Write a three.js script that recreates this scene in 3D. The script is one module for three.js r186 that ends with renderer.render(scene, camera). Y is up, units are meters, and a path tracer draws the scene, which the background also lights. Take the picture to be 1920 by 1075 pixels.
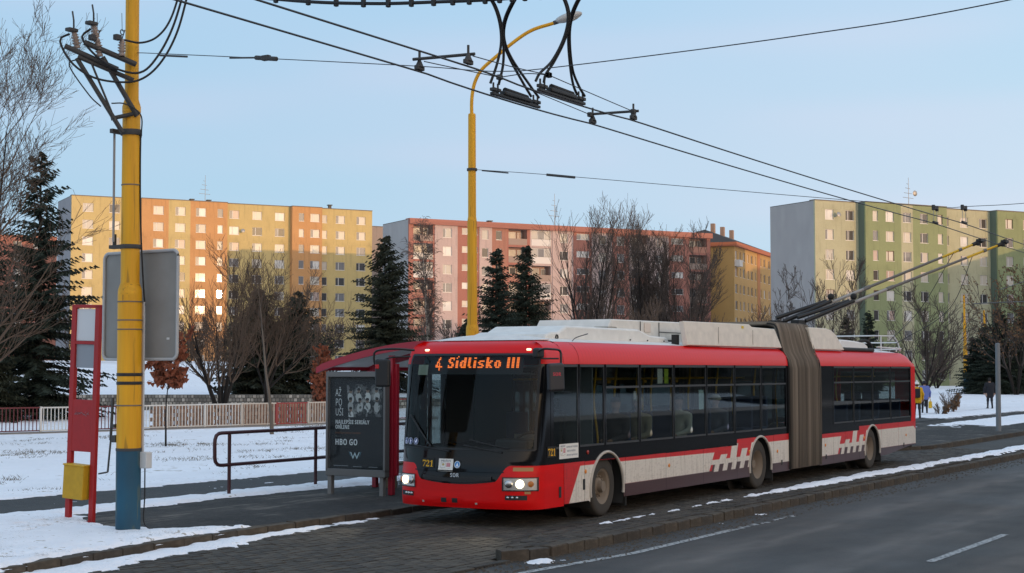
import * as THREE from 'three';
import { mergeGeometries } from 'three/addons/utils/BufferGeometryUtils.js';
import { RoundedBoxGeometry } from 'three/addons/geometries/RoundedBoxGeometry.js';
import { MarchingCubes } from 'three/addons/objects/MarchingCubes.js';
import { TextGeometry } from 'three/addons/geometries/TextGeometry.js';
import { FontLoader } from 'three/addons/loaders/FontLoader.js';

// ---------------------------------------------------------------- camera, sky, sun, exposure
// street frame: x runs along the street, z = -n where n is the distance across the street from the viewer's kerb
const scene = new THREE.Scene();
const HEAD = 30.8 * Math.PI / 180;                       // heading of the view against the street
const camera = new THREE.PerspectiveCamera(21.36, 1920 / 1075, 0.1, 4000);
camera.position.set(0, 2.4, 0);
camera.lookAt(Math.cos(HEAD) * 100, 2.4 + 5.526, -Math.sin(HEAD) * 100);
const renderer = new THREE.WebGLRenderer({ antialias: true });
renderer.toneMapping = THREE.LinearToneMapping;
renderer.toneMappingExposure = 0.98;
renderer.shadowMap.enabled = true;

// low evening sun behind the viewer's right shoulder
const SUN_EL = 2.7 * Math.PI / 180;
const SUN = new THREE.Vector3(-0.245, 0, 0.969).normalize().multiplyScalar(Math.cos(SUN_EL)); SUN.y = Math.sin(SUN_EL);
{
  const w = 512, h = 256, d = new Float32Array(w * h * 4);
  const mix = (a, b, t) => a + (b - a) * t, ss = (a, b, x) => { const t = Math.min(1, Math.max(0, (x - a) / (b - a))); return t * t * (3 - 2 * t); };
  const hash = (x, y) => { const s = Math.sin(x * 127.1 + y * 311.7) * 43758.5453; return s - Math.floor(s); };
  const vn = (x, y, px) => { const xi = Math.floor(x), yi = Math.floor(y), xf = x - xi, yf = y - yi, u = xf * xf * (3 - 2 * xf), v = yf * yf * (3 - 2 * yf);
    const m = k => ((k % px) + px) % px; return mix(mix(hash(m(xi), yi), hash(m(xi + 1), yi), u), mix(hash(m(xi), yi + 1), hash(m(xi + 1), yi + 1), u), v); };
  for (let j = 0; j < h; j++) for (let i = 0; i < w; i++) {
    const az = ((i + 0.5) / w - 0.5) * 2 * Math.PI, el = ((j + 0.5) / h - 0.5) * Math.PI;
    const D = [Math.cos(el) * Math.cos(az), Math.sin(el), Math.cos(el) * Math.sin(az)];
    const e = Math.max(0, el) * 180 / Math.PI;
    // clear winter dusk: pale horizon, bluer above; zenith lifted to brighten the ground
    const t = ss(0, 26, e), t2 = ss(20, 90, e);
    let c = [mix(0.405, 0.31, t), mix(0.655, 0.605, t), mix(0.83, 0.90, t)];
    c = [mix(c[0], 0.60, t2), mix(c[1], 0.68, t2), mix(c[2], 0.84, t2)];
    // thin high veil, pinkish
    const veil = ss(0.42, 0.8, 0.6 * vn(i / w * 14, e * 0.16, 14) + 0.4 * vn(i / w * 38, e * 0.42 + 7, 38)) * ss(1, 8, e) * (1 - ss(40, 75, e));
    const streak = ss(0.5, 0.78, vn(i / w * 22 + 3, e * 0.95 + 2 * vn(i / w * 9, 3.3, 9), 22)) * ss(1, 4, e) * (1 - ss(12, 26, e));
    const cl = Math.min(1, veil * 0.34 + streak * 0.26); c = [mix(c[0], 0.60, cl), mix(c[1], 0.665, cl), mix(c[2], 0.86, cl)];
    // sunset glow round the sun
    const cs = Math.min(1, D[0] * SUN.x + D[1] * SUN.y + D[2] * SUN.z), ang = Math.acos(cs) * 180 / Math.PI;
    const daz = Math.abs(Math.atan2(Math.sin(az - Math.atan2(SUN.z, SUN.x)), Math.cos(az - Math.atan2(SUN.z, SUN.x)))) * 180 / Math.PI;
    const band = Math.exp(-Math.pow(daz / 55, 2)) * Math.exp(-e / 11), near = Math.exp(-ang / 9), core = Math.exp(-Math.pow(ang / 5, 2));
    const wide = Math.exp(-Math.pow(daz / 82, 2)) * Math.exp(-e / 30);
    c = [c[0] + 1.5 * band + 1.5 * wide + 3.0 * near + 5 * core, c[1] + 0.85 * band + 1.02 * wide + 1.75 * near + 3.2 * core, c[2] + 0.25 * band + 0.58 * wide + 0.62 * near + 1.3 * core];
    if (el < 0) { const k = ss(0, -0.12, el); c = [mix(c[0], 0.3, k), mix(c[1], 0.32, k), mix(c[2], 0.36, k)]; }
    const o = (j * w + i) * 4; d[o] = c[0]; d[o + 1] = c[1]; d[o + 2] = c[2]; d[o + 3] = 1;
  }
  const sky = new THREE.DataTexture(d, w, h, THREE.RGBAFormat, THREE.FloatType);
  sky.mapping = THREE.EquirectangularReflectionMapping; sky.magFilter = THREE.LinearFilter; sky.minFilter = THREE.LinearFilter; sky.needsUpdate = true;
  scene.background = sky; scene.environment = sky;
}
const sun = new THREE.DirectionalLight(new THREE.Color().setRGB(1.0, 0.61, 0.32), 2.1);
sun.position.copy(SUN).multiplyScalar(900); sun.target.position.set(0, 0, 0);
sun.castShadow = true; sun.shadow.mapSize.set(2048, 2048);
Object.assign(sun.shadow.camera, { left: -450, right: 450, top: 200, bottom: -120, near: 1, far: 1800 });
scene.add(sun, sun.target);

// ---------------------------------------------------------------- helpers
const V = (x, y, z) => new THREE.Vector3(x, y, z);
const P = (s, y, n) => V(s, y, -n);                                  // street coordinates to a point
const FS = Math.sin(HEAD), FC = Math.cos(HEAD);
const farP = (X, Z, y = 0) => V(X * FS + Z * FC, y, X * FC - Z * FS);   // housing estate frame, turned against the street
function rng(seed) { let a = seed >>> 0; return () => { a |= 0; a = a + 0x6D2B79F5 | 0; let t = Math.imul(a ^ a >>> 15, 1 | a); t = t + Math.imul(t ^ t >>> 7, 61 | t) ^ t; return ((t ^ t >>> 14) >>> 0) / 4294967296; }; }
const sstep = (a, b, x) => { const t = Math.min(1, Math.max(0, (x - a) / (b - a))); return t * t * (3 - 2 * t); };
const lerp = (a, b, t) => a + (b - a) * t;
function hash2(x, y) { let h = Math.imul(x | 0, 374761393) + Math.imul(y | 0, 668265263) | 0; h = Math.imul(h ^ h >>> 13, 1274126177); return ((h ^ h >>> 16) >>> 0) / 4294967296; }
function vnoise(x, y, per = 0) {
  const xi = Math.floor(x), yi = Math.floor(y), xf = x - xi, yf = y - yi, u = xf * xf * (3 - 2 * xf), v = yf * yf * (3 - 2 * yf);
  const m = per ? k => ((k % per) + per) % per : k => k;
  return lerp(lerp(hash2(m(xi), m(yi)), hash2(m(xi + 1), m(yi)), u), lerp(hash2(m(xi), m(yi + 1)), hash2(m(xi + 1), m(yi + 1)), u), v);
}
function fbm(x, y, oct = 4, per = 0) { let a = 0.5, s = 0, t = 0; for (let i = 0; i < oct; i++) { s += a * vnoise(x, y, per); t += a; a *= 0.5; x *= 2; y *= 2; per *= 2; } return s / t; }
// tileable textures; f(u, v) gives [r, g, b] in 0..1 (sRGB) or a grey
function tex(size, f, srgb = true, rep = 1) {
  const d = new Uint8Array(size * size * 4);
  for (let j = 0; j < size; j++) for (let i = 0; i < size; i++) {
    const c = f(i / size, j / size), o = (j * size + i) * 4;
    if (c.length) { d[o] = c[0] * 255; d[o + 1] = c[1] * 255; d[o + 2] = c[2] * 255; } else d[o] = d[o + 1] = d[o + 2] = Math.max(0, Math.min(1, c)) * 255;
    d[o + 3] = 255;
  }
  const t = new THREE.DataTexture(d, size, size, THREE.RGBAFormat); t.wrapS = t.wrapT = THREE.RepeatWrapping; t.magFilter = THREE.LinearFilter; t.minFilter = THREE.LinearMipmapLinearFilter; t.generateMipmaps = true;
  if (srgb) t.colorSpace = THREE.SRGBColorSpace; t.repeat.set(rep, rep); t.needsUpdate = true; return t;
}
const lin = (r, g, b) => new THREE.Color().setRGB(r, g, b);
function mat(r, g, b, rough = 0.8, o = {}) { return new THREE.MeshStandardMaterial(Object.assign({ color: lin(r, g, b), roughness: rough, metalness: 0 }, o)); }
function phys(r, g, b, rough = 0.4, o = {}) { return new THREE.MeshPhysicalMaterial(Object.assign({ color: lin(r, g, b), roughness: rough }, o)); }
const used = new Map();
function numbered(n) { const k = used.get(n) || 0; used.set(n, k + 1); return k ? n + '_' + String(k).padStart(3, '0') : n; }
function shade(o) { o.castShadow = true; o.receiveShadow = true; return o; }
function part(name, geo, m, parent, label) { const o = shade(new THREE.Mesh(geo, m)); o.name = name; if (label) o.userData.label = label; parent.add(o); return o; }
function thing(name, label, category, pos = [0, 0, 0], turn = 0, group) {
  const o = new THREE.Group(); o.name = numbered(name); o.position.set(...pos); o.rotation.y = turn; o.userData = { label, category }; if (group) o.userData.group = group; scene.add(o); return o;
}
function single(name, geo, m, label, category, group, pos) {
  const o = shade(new THREE.Mesh(geo, m)); o.name = numbered(name); o.userData = { label, category }; if (group) o.userData.group = group; if (pos) o.position.set(...pos); scene.add(o); return o;
}
function struct(name, geo, m) { const o = shade(new THREE.Mesh(geo, m)); o.name = numbered(name); o.userData.kind = 'structure'; scene.add(o); return o; }
// geometry helpers
function clean(g) { if (g.index) g = g.toNonIndexed(); for (const k of Object.keys(g.attributes)) if (!['position', 'normal', 'uv'].includes(k)) g.deleteAttribute(k); if (!g.attributes.uv) g.setAttribute('uv', new THREE.BufferAttribute(new Float32Array(g.attributes.position.count * 2), 2)); g.morphAttributes = {}; return g; }
const M = list => mergeGeometries(list.map(clean), false);
function box(w, h, d, x = 0, y = 0, z = 0) { const g = new THREE.BoxGeometry(w, h, d); g.translate(x, y, z); return g; }
function rbox(w, h, d, x = 0, y = 0, z = 0, r = 0.02, seg = 1) { const g = new RoundedBoxGeometry(w, h, d, seg, Math.min(r, w / 2.01, h / 2.01, d / 2.01)); g.translate(x, y, z); return g; }
const UP = V(0, 1, 0);
function rod(a, b, r0, r1 = r0, seg = 8) {
  const d = b.clone().sub(a), L = d.length(), g = new THREE.CylinderGeometry(r1, r0, L, seg, 1);
  g.applyQuaternion(new THREE.Quaternion().setFromUnitVectors(UP, d.divideScalar(L))); g.translate((a.x + b.x) / 2, (a.y + b.y) / 2, (a.z + b.z) / 2); return g;
}
function tube(pts, r, seg = 6, n = 0, closed = false) { return new THREE.TubeGeometry(new THREE.CatmullRomCurve3(pts, closed, 'catmullrom', 0.5), n || pts.length * 6, r, seg, closed); }
function poly(pts) { const s = new THREE.Shape(); pts.forEach(([x, y], i) => i ? s.lineTo(x, y) : s.moveTo(x, y)); s.closePath(); return s; }
function extr(shape, depth, o = {}) { return new THREE.ExtrudeGeometry(shape, Object.assign({ depth, bevelEnabled: false, curveSegments: 12 }, o)); }
// fast batch of prisms and triangles
class Batch {
  constructor() { this.p = []; this.n = []; this.c = []; }
  seg(a, b, r0, r1, k = 3) {
    let dx = b[0] - a[0], dy = b[1] - a[1], dz = b[2] - a[2]; const L = Math.hypot(dx, dy, dz) || 1; dx /= L; dy /= L; dz /= L;
    let ux, uy, uz; if (Math.abs(dy) < 0.9) { ux = dz; uy = 0; uz = -dx; } else { ux = 0; uy = -dz; uz = dy; } const ul = Math.hypot(ux, uy, uz); ux /= ul; uy /= ul; uz /= ul;
    const vx = dy * uz - dz * uy, vy = dz * ux - dx * uz, vz = dx * uy - dy * ux;
    const R = []; for (let i = 0; i <= k; i++) { const t = i / k * 6.28318, c = Math.cos(t), s = Math.sin(t); R.push([ux * c + vx * s, uy * c + vy * s, uz * c + vz * s]); }
    for (let i = 0; i < k; i++) { const A = R[i], B = R[i + 1];
      const q = (P0, r, D) => { this.p.push(P0[0] + D[0] * r, P0[1] + D[1] * r, P0[2] + D[2] * r); this.n.push(D[0], D[1], D[2]); };
      q(a, r0, A); q(b, r1, B); q(b, r1, A); q(a, r0, A); q(a, r0, B); q(b, r1, B); }
  }
  tri(a, b, c) { const ux = b[0] - a[0], uy = b[1] - a[1], uz = b[2] - a[2], vx = c[0] - a[0], vy = c[1] - a[1], vz = c[2] - a[2]; let x = uy * vz - uz * vy, y = uz * vx - ux * vz, z = ux * vy - uy * vx; const l = Math.hypot(x, y, z) || 1; x /= l; y /= l; z /= l; this.p.push(...a, ...b, ...c); this.n.push(x, y, z, x, y, z, x, y, z); }
  geo() { const g = new THREE.BufferGeometry(); g.setAttribute('position', new THREE.Float32BufferAttribute(this.p, 3)); g.setAttribute('normal', new THREE.Float32BufferAttribute(this.n, 3)); g.setAttribute('uv', new THREE.BufferAttribute(new Float32Array(this.p.length / 3 * 2), 2)); return g; }
}
// regular grid surface from a function (i, j) -> [x, y, z, u, v]; cells may be dropped
function gridGeo(nu, nv, f, keep) {
  const p = [], uv = [], idx = [], map = new Int32Array((nu + 1) * (nv + 1)).fill(-1);
  const get = (i, j) => { const k = j * (nu + 1) + i; if (map[k] < 0) { const q = f(i, j); map[k] = p.length / 3; p.push(q[0], q[1], q[2]); uv.push(q[3] ?? q[0], q[4] ?? q[2]); } return map[k]; };
  for (let j = 0; j < nv; j++) for (let i = 0; i < nu; i++) { if (keep && !keep(i, j)) continue; const a = get(i, j), b = get(i + 1, j), c = get(i + 1, j + 1), d = get(i, j + 1); idx.push(a, b, c, a, c, d); }
  const g = new THREE.BufferGeometry(); g.setAttribute('position', new THREE.Float32BufferAttribute(p, 3)); g.setAttribute('uv', new THREE.Float32BufferAttribute(uv, 2)); g.setIndex(idx); g.computeVertexNormals(); return g;
}
function canvas(w, h, draw) {
  const c = document.createElement('canvas'); c.width = w; c.height = h; const x = c.getContext('2d'); draw(x, w, h);
  const t = new THREE.CanvasTexture(c); t.colorSpace = THREE.SRGBColorSpace; t.magFilter = THREE.LinearFilter; t.anisotropy = 8; return t;
}
// ---------------------------------------------------------------- surface textures
const asphaltTex = tex(512, (u, v) => { const g = fbm(u * 64, v * 64, 3, 64), c = fbm(u * 4, v * 4, 4, 4), k = hash2(u * 512, v * 512); const s = 0.235 + 0.09 * (c - 0.5) + 0.10 * (g - 0.5) + 0.06 * (k - 0.5); return [s * 1.06, s, s * 0.93]; });
const asphaltBump = tex(512, (u, v) => 0.5 * hash2(u * 512, v * 512) + 0.5 * fbm(u * 96, v * 96, 2, 96), false);
const asphaltRough = tex(256, (u, v) => 0.62 + 0.34 * fbm(u * 5, v * 5, 4, 5), false);
const snowBump = tex(512, (u, v) => 0.6 * fbm(u * 10, v * 10, 5, 10) + 0.4 * fbm(u * 60, v * 60, 2, 60), false);
const snowTex = tex(512, (u, v) => { const c = fbm(u * 6, v * 6, 4, 6), g = fbm(u * 40, v * 40, 3, 40); const d = sstep(0.66, 0.74, g * 0.6 + c * 0.4); const s = 0.96 + 0.06 * (c - 0.5); return [lerp(s, 0.62, d * 0.75), lerp(s * 1.0, 0.58, d * 0.75), lerp(s * 1.01, 0.52, d * 0.75)]; });
const concreteTex = tex(256, (u, v) => { const c = fbm(u * 6, v * 6, 5, 6), g = hash2(u * 256, v * 256); const s = 0.62 + 0.28 * (c - 0.5) + 0.08 * (g - 0.5); return [s, s * 0.97, s * 0.93]; });
const plasterTex = tex(512, (u, v) => { const c = fbm(u * 5, v * 5, 4, 5), g = fbm(u * 90, v * 90, 2, 90), st = fbm(u * 34, v * 3, 3, 0 || 34); const s = 0.95 + 0.07 * (c - 0.5) + 0.06 * (g - 0.5) - 0.05 * sstep(0.58, 0.8, st); return [s, s, s]; });
const grimeTex = tex(256, (u, v) => { const c = fbm(u * 8, v * 8, 4, 8); const s = 0.93 + 0.09 * (c - 0.5); return [s, s * 0.99, s * 0.97]; });
const rep = (t, x, y = x) => { const c = t.clone(); c.repeat.set(x, y); c.needsUpdate = true; return c; };

const roadMat = new THREE.MeshStandardMaterial({ color: lin(1, 1, 1), map: rep(asphaltTex, 0.45), bumpMap: rep(asphaltBump, 0.9), bumpScale: 0.006, roughnessMap: rep(asphaltRough, 0.11), roughness: 1 });
const paveTex = tex(512, (u, v) => { const g = fbm(u * 64, v * 64, 3, 64), c = fbm(u * 5, v * 5, 4, 5), st = fbm(u * 7, v * 46, 3, 0), k = hash2(u * 512, v * 512), f = sstep(0.52, 0.72, 0.55 * st + 0.45 * c); const s = 0.20 + 0.12 * (c - 0.5) + 0.12 * (g - 0.5) + 0.06 * (k - 0.5) + 0.15 * f; return [s * 1.06, s, s * 0.94]; });
const paveMat = new THREE.MeshStandardMaterial({ color: lin(0.95, 0.93, 0.9), map: rep(paveTex, 0.19), bumpMap: rep(asphaltBump, 0.55), bumpScale: 0.012, roughness: 0.9 });
const pathMat = new THREE.MeshStandardMaterial({ color: lin(0.75, 0.75, 0.78), map: rep(asphaltTex, 0.27), bumpMap: rep(asphaltBump, 0.7), bumpScale: 0.008, roughness: 0.75 });
const snowMat = new THREE.MeshStandardMaterial({ color: lin(0.97, 0.97, 0.98), map: rep(snowTex, 0.42), bumpMap: rep(snowBump, 0.55), bumpScale: 0.03, roughness: 0.85 });
const fieldSnowMat = new THREE.MeshStandardMaterial({ color: lin(0.97, 0.97, 0.98), map: rep(snowTex, 0.13), bumpMap: rep(snowBump, 0.2), bumpScale: 0.06, roughness: 0.85 });

// ---------------------------------------------------------------- road, bay, pavements
const flat = (s0, s1, n0, n1, y, ns = 1, nn = 1) => gridGeo(ns, nn, (i, j) => { const s = lerp(s0, s1, i / ns), n = lerp(n0, n1, j / nn); return [s, y, -n, s, n]; });
// long sheet for the carriageway; wheel tracks are worn paler by traffic, with ragged streaks
const trackTex = (() => { const w = 1024, h = 256, d = new Uint8Array(w * h * 4);
  for (let j = 0; j < h; j++) for (let i = 0; i < w; i++) { const n = j / h * 22 - 12; const tr = Math.max(...[7.9, 6.2, 4.3, 2.4].map(c => Math.exp(-Math.pow((n - c - 0.25 * (fbm(i / 40, 3.1, 2) - 0.5)) / 0.42, 2))));
    const edge = sstep(9.05, 9.6, n + 0.5 * (fbm(i / 9, j / 14, 3) - 0.5)); const st = fbm(i / 22, j / 2.2, 3), bl = fbm(i / 16, j / 16, 4);
    let s = 0.225 + 0.085 * tr * (0.5 + st) + 0.06 * (bl - 0.5) + 0.06 * (st - 0.5) - 0.035 * edge + 0.02 * (hash2(i, j) - 0.5); const o = (j * w + i) * 4; d[o] = s * 1.085 * 255; d[o + 1] = s * 1.0 * 255; d[o + 2] = s * 0.925 * 255; d[o + 3] = 255; }
  const t = new THREE.DataTexture(d, w, h, THREE.RGBAFormat); t.magFilter = THREE.LinearFilter; t.wrapS = THREE.RepeatWrapping; t.colorSpace = THREE.SRGBColorSpace; t.needsUpdate = true; return t; })();
{
  const g = gridGeo(60, 8, (i, j) => { const s = lerp(-90, 260, i / 60), n = lerp(-12, 10, j / 8); return [s, 0, -n, s / 44, j / 8]; });
  struct('road', g, new THREE.MeshStandardMaterial({ map: trackTex, roughnessMap: rep(asphaltRough, 4, 3), roughness: 0.95, bumpMap: rep(asphaltBump, 30, 16), bumpScale: 0.006 }));
  struct('bus_bay_ground', flat(-90, 260, 9.4, 14.9, -0.02, 8, 2), roadMat);
}
// painted lines, worn: built of short ragged flakes of paint
const paintMat = new THREE.MeshStandardMaterial({ color: lin(0.42, 0.42, 0.41), map: rep(tex(256, (u, v) => { const k = sstep(0.5, 0.62, fbm(u * 30, v * 30, 3, 30)); const s = 0.95 - 0.4 * k; return [s, s, s]; }), 1.2), roughness: 0.8 });
function paintLine(pts, w, name) {
  const m = pts.length - 1; const N = Math.max(2, Math.round(m * 24));
  const at = t => { const k = Math.min(m - 1, Math.floor(t * m)), f = t * m - k; return [lerp(pts[k][0], pts[k + 1][0], f), lerp(pts[k][1], pts[k + 1][1], f)]; };
  const g = gridGeo(N, 2, (i, j) => { const [s, n] = at(i / N); const r = 0.02 * (fbm(i * 0.7, j * 3.3, 2) - 0.5); const nn = n + (j / 2 - 0.5) * (w + r); return [s, 0.005, -nn, s, nn]; });
  return struct(name, g, paintMat);
}
for (const s0 of [7.3, 19.2, 31.2, 43.2]) paintLine([[s0, 5.34], [s0 + 3.75, 5.27]], 0.12, 'lane_marking');
paintLine([[6, 9.6], [12, 9.35], [15.9, 9.18], [18.1, 8.93], [21.5, 8.95]], 0.13, 'edge_marking');
// worn end of the edge line: separate flakes
{ const r = rng(5), b = []; for (let i = 0; i < 46; i++) { const s = 21.4 + i * 0.06 + r() * 0.05; if (r() < i / 60) continue; b.push([s, 8.95 + (r() - 0.5) * 0.1, 0.03 + r() * 0.05, 0.02 + r() * 0.03]); }
  const bt = new Batch(); for (const [s, n, a, c] of b) { bt.tri([s - a, 0.005, -n - c], [s + a, 0.005, -n - c * 0.6], [s + a * 0.8, 0.005, -n + c]); bt.tri([s - a, 0.005, -n - c], [s + a * 0.8, 0.005, -n + c], [s - a * 0.9, 0.005, -n + c]); }
  const o = struct('edge_marking', bt.geo(), paintMat); o.userData.kind = 'structure'; }

// kerb lines in street coordinates
const kerbL = [[2, 12.8], [8, 13.55], [12.9, 14.12], [16.9, 14.5], [22, 14.5], [40, 14.5], [43, 13.75], [46, 12.75], [60, 12.75], [110, 12.75]];
const along = line => { const d = [0]; for (let i = 1; i < line.length; i++) d.push(d[i - 1] + Math.hypot(line[i][0] - line[i - 1][0], line[i][1] - line[i - 1][1])); const L = d[d.length - 1];
  return { L, at: t => { let k = 0; while (k < line.length - 2 && d[k + 1] < t) k++; const f = (t - d[k]) / (d[k + 1] - d[k]); return [lerp(line[k][0], line[k + 1][0], f), lerp(line[k][1], line[k + 1][1], f), Math.atan2(line[k + 1][1] - line[k][1], line[k + 1][0] - line[k][0])]; } }; };
const kerbN = s => { for (let i = 1; i < kerbL.length; i++) if (s <= kerbL[i][0]) return lerp(kerbL[i - 1][1], kerbL[i][1], (s - kerbL[i - 1][0]) / (kerbL[i][0] - kerbL[i - 1][0])); return 12.75; };
const kerbMats = [[0.20, 0.165, 0.13], [0.235, 0.195, 0.15], [0.17, 0.145, 0.12], [0.215, 0.17, 0.125], [0.19, 0.17, 0.145]].map(c => new THREE.MeshStandardMaterial({ color: lin(...c), map: concreteTex, bumpMap: concreteTex, bumpScale: 0.01, roughness: 0.92 }));
const stoneGeos = [0, 1, 2].map(k => { const g = new RoundedBoxGeometry(1, 0.3, 0.2, 1, 0.018); const p = g.attributes.position, r = rng(40 + k); for (let i = 0; i < p.count; i++) { const q = hash2(Math.round(p.getX(i) * 50) + k * 77, Math.round(p.getY(i) * 90) + Math.round(p.getZ(i) * 50) * 13); p.setY(i, p.getY(i) + (q - 0.5) * 0.014); p.setZ(i, p.getZ(i) + (hash2(i, k) > 2 ? 0 : (q - 0.5) * 0.012)); } g.computeVertexNormals(); return g; });
function kerb(name, line, len, top, seed, off = 0.1, gap = 0.018) {
  const root = new THREE.Group(); root.name = numbered(name); root.userData.kind = 'structure'; scene.add(root);
  const a = along(line), r = rng(seed); let t = 0, k = 0;
  while (t < a.L - 0.2) { const l = Math.min(len * (0.9 + 0.2 * r()), a.L - t); const [s, n, ang] = a.at(t + l / 2);
    const o = part('kerb_stone', stoneGeos[k % 3], kerbMats[Math.floor(r() * 5)], root); o.scale.set(l - gap - (r() < 0.08 ? 0.03 : 0), 1, 1); o.position.set(s + Math.sin(ang) * -off, top - 0.15 + (r() - 0.5) * 0.012, -(n + Math.cos(ang) * off)); o.rotation.set((r() - 0.5) * 0.05, ang + (r() - 0.5) * 0.012, (r() - 0.5) * 0.012); t += l; k++; }
  return root;
}
kerb('pavement_kerb', kerbL.slice(0).map(p => p), 0.62, 0.135, 11);
const islandN = [[16.45, 9.98], [16.75, 9.76], [17.4, 9.68], [20, 9.66], [43, 9.45], [80, 9.35]], islandF = [[16.5, 10.02], [17.2, 10.3], [18.5, 10.62], [22, 10.78], [43, 10.5], [80, 10.4]];
kerb('island_kerb', islandN, 0.42, 0.135, 12, 0.08);
kerb('island_back_kerb', islandF, 0.6, 0.12, 13, -0.1);
const interp = (line, s) => { for (let i = 1; i < line.length; i++) if (s <= line[i][0]) return lerp(line[i - 1][1], line[i][1], Math.max(0, (s - line[i - 1][0]) / (line[i][0] - line[i - 1][0]))); return line[line.length - 1][1]; };
{ const g = gridGeo(140, 1, (i, j) => { const s = lerp(16.6, 80, i / 140); const n = j ? interp(islandF, s) : interp(islandN, s) + 0.03; return [s, 0.098, -n, s, n]; }); struct('island_bed', g, roadMat); }

// block paving: the nearest blocks are single meshes, the rest one instanced part
const paverMats = [[0.135, 0.118, 0.098], [0.165, 0.145, 0.12], [0.108, 0.096, 0.084], [0.2, 0.175, 0.145]].map(c => new THREE.MeshStandardMaterial({ color: lin(...c), map: concreteTex, roughness: 0.88 }));
const paverGeo = (() => { const a = 0.5, b = 0.465, h = 0.03; // chamfered block, open below
  const bt = new Batch(), q = (A, B, C, D) => { bt.tri(A, B, C); bt.tri(A, C, D); }; const o = [[-a, -h, -a], [a, -h, -a], [a, -h, a], [-a, -h, a]], m = o.map(p => [p[0], h - 0.008, p[2]]), t = [[-b, h, -b], [b, h, -b], [b, h, b], [-b, h, b]];
  q(t[3], t[2], t[1], t[0]); for (let i = 0; i < 4; i++) { const j = (i + 1) % 4; q(m[j], m[i], t[i], t[j]); q(o[j], o[i], m[i], m[j]); } const g = bt.geo(); const p = g.attributes.position, uv = g.attributes.uv; for (let i = 0; i < p.count; i++) uv.setXY(i, p.getX(i) * 0.3 + 0.5, p.getZ(i) * 0.3 + 0.5); return g; })();
function paving(name, s0, s1, n0, n1, y, inside, ls, ln, nearS, nearN, seed) {
  const root = new THREE.Group(); root.name = numbered(name); root.userData.kind = 'structure'; scene.add(root); const r = rng(seed), near = [], rest = []; let row = 0;
  for (let n = n0; n < n1; n += ln, row++) for (let s = s0 + (row % 2) * ls / 2; s < s1; s += ls) { if (!inside(s, n)) { continue; }
    const q = [s, y - 0.03 + (r() - 0.5) * 0.010 + 0.02 * (fbm(s * 0.7, n * 0.9, 2) - 0.5), n, (r() - 0.5) * 0.03, (r() - 0.5) * 0.04, Math.floor(r() * 4), r()]; (s < nearS && n < nearN && n > 9.9 && near.length < 300 ? near : rest).push(q); }
  const place = (o, q) => { o.position.set(q[0], q[1], -q[2]); o.rotation.set(q[3], 0, q[4]); o.scale.set(ls - 0.012, 1, ln - 0.012); };
  for (const q of near) place(part('paving_block', paverGeo, paverMats[q[5]], root), q);
  const im = new THREE.InstancedMesh(paverGeo, new THREE.MeshStandardMaterial({ color: 0xffffff, map: concreteTex, roughness: 0.88 }), rest.length), d = new THREE.Object3D();
  rest.forEach((q, i) => { place(d, q); d.updateMatrix(); im.setMatrixAt(i, d.matrix); const c = paverMats[q[5]].color, k = 0.85 + 0.3 * q[6] + 0.35 * (fbm(q[0] * 0.5, q[2] * 1.6, 3) - 0.5); im.setColorAt(i, lin(c.r * k, c.g * k, c.b * k)); });
  im.name = 'paving_blocks'; im.userData.kind = 'stuff'; root.add(shade(im)); return root;
}
paving('bus_bay_paving', 7, 47, 9.75, 14.5, 0.03, (s, n) => n < kerbN(s) + 0.02 && (s < 16.4 ? n > 9.75 + Math.max(0, (13 - s) * 0.1) : n > interp(islandF, s) + 0.02) && !(s < 9 && n < 10.4), 0.21, 0.135, 15.6, 13.2, 21);
paving('island_paving', 16.9, 58, 9.9, 10.8, 0.135, (s, n) => n > interp(islandN, s) + 0.2 && n < interp(islandF, s) - 0.12, 0.2, 0.12, 20.5, 10.7, 22);

// raised pavement with platform and footpath
{
  const g = gridGeo(180, 12, (i, j) => { const s = lerp(2, 110, i / 180), a = kerbN(s) + 0.19, n = lerp(a, 24, j / 12); return [s, 0.118 + 0.012 * (fbm(s * 0.4, n * 0.5, 2) - 0.5), -n, s, n]; });
  struct('pavement', g, paveMat);
  const p = gridGeo(240, 10, (i, j) => { const s = lerp(-30, 110, i / 240), n = lerp(19.15, 21.9, j / 10); return [s, 0.138 + 0.012 * (fbm(s * 0.3, n * 0.6, 2) - 0.5), -n, s, n]; });
  struct('footpath', p, pathMat);
}
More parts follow.
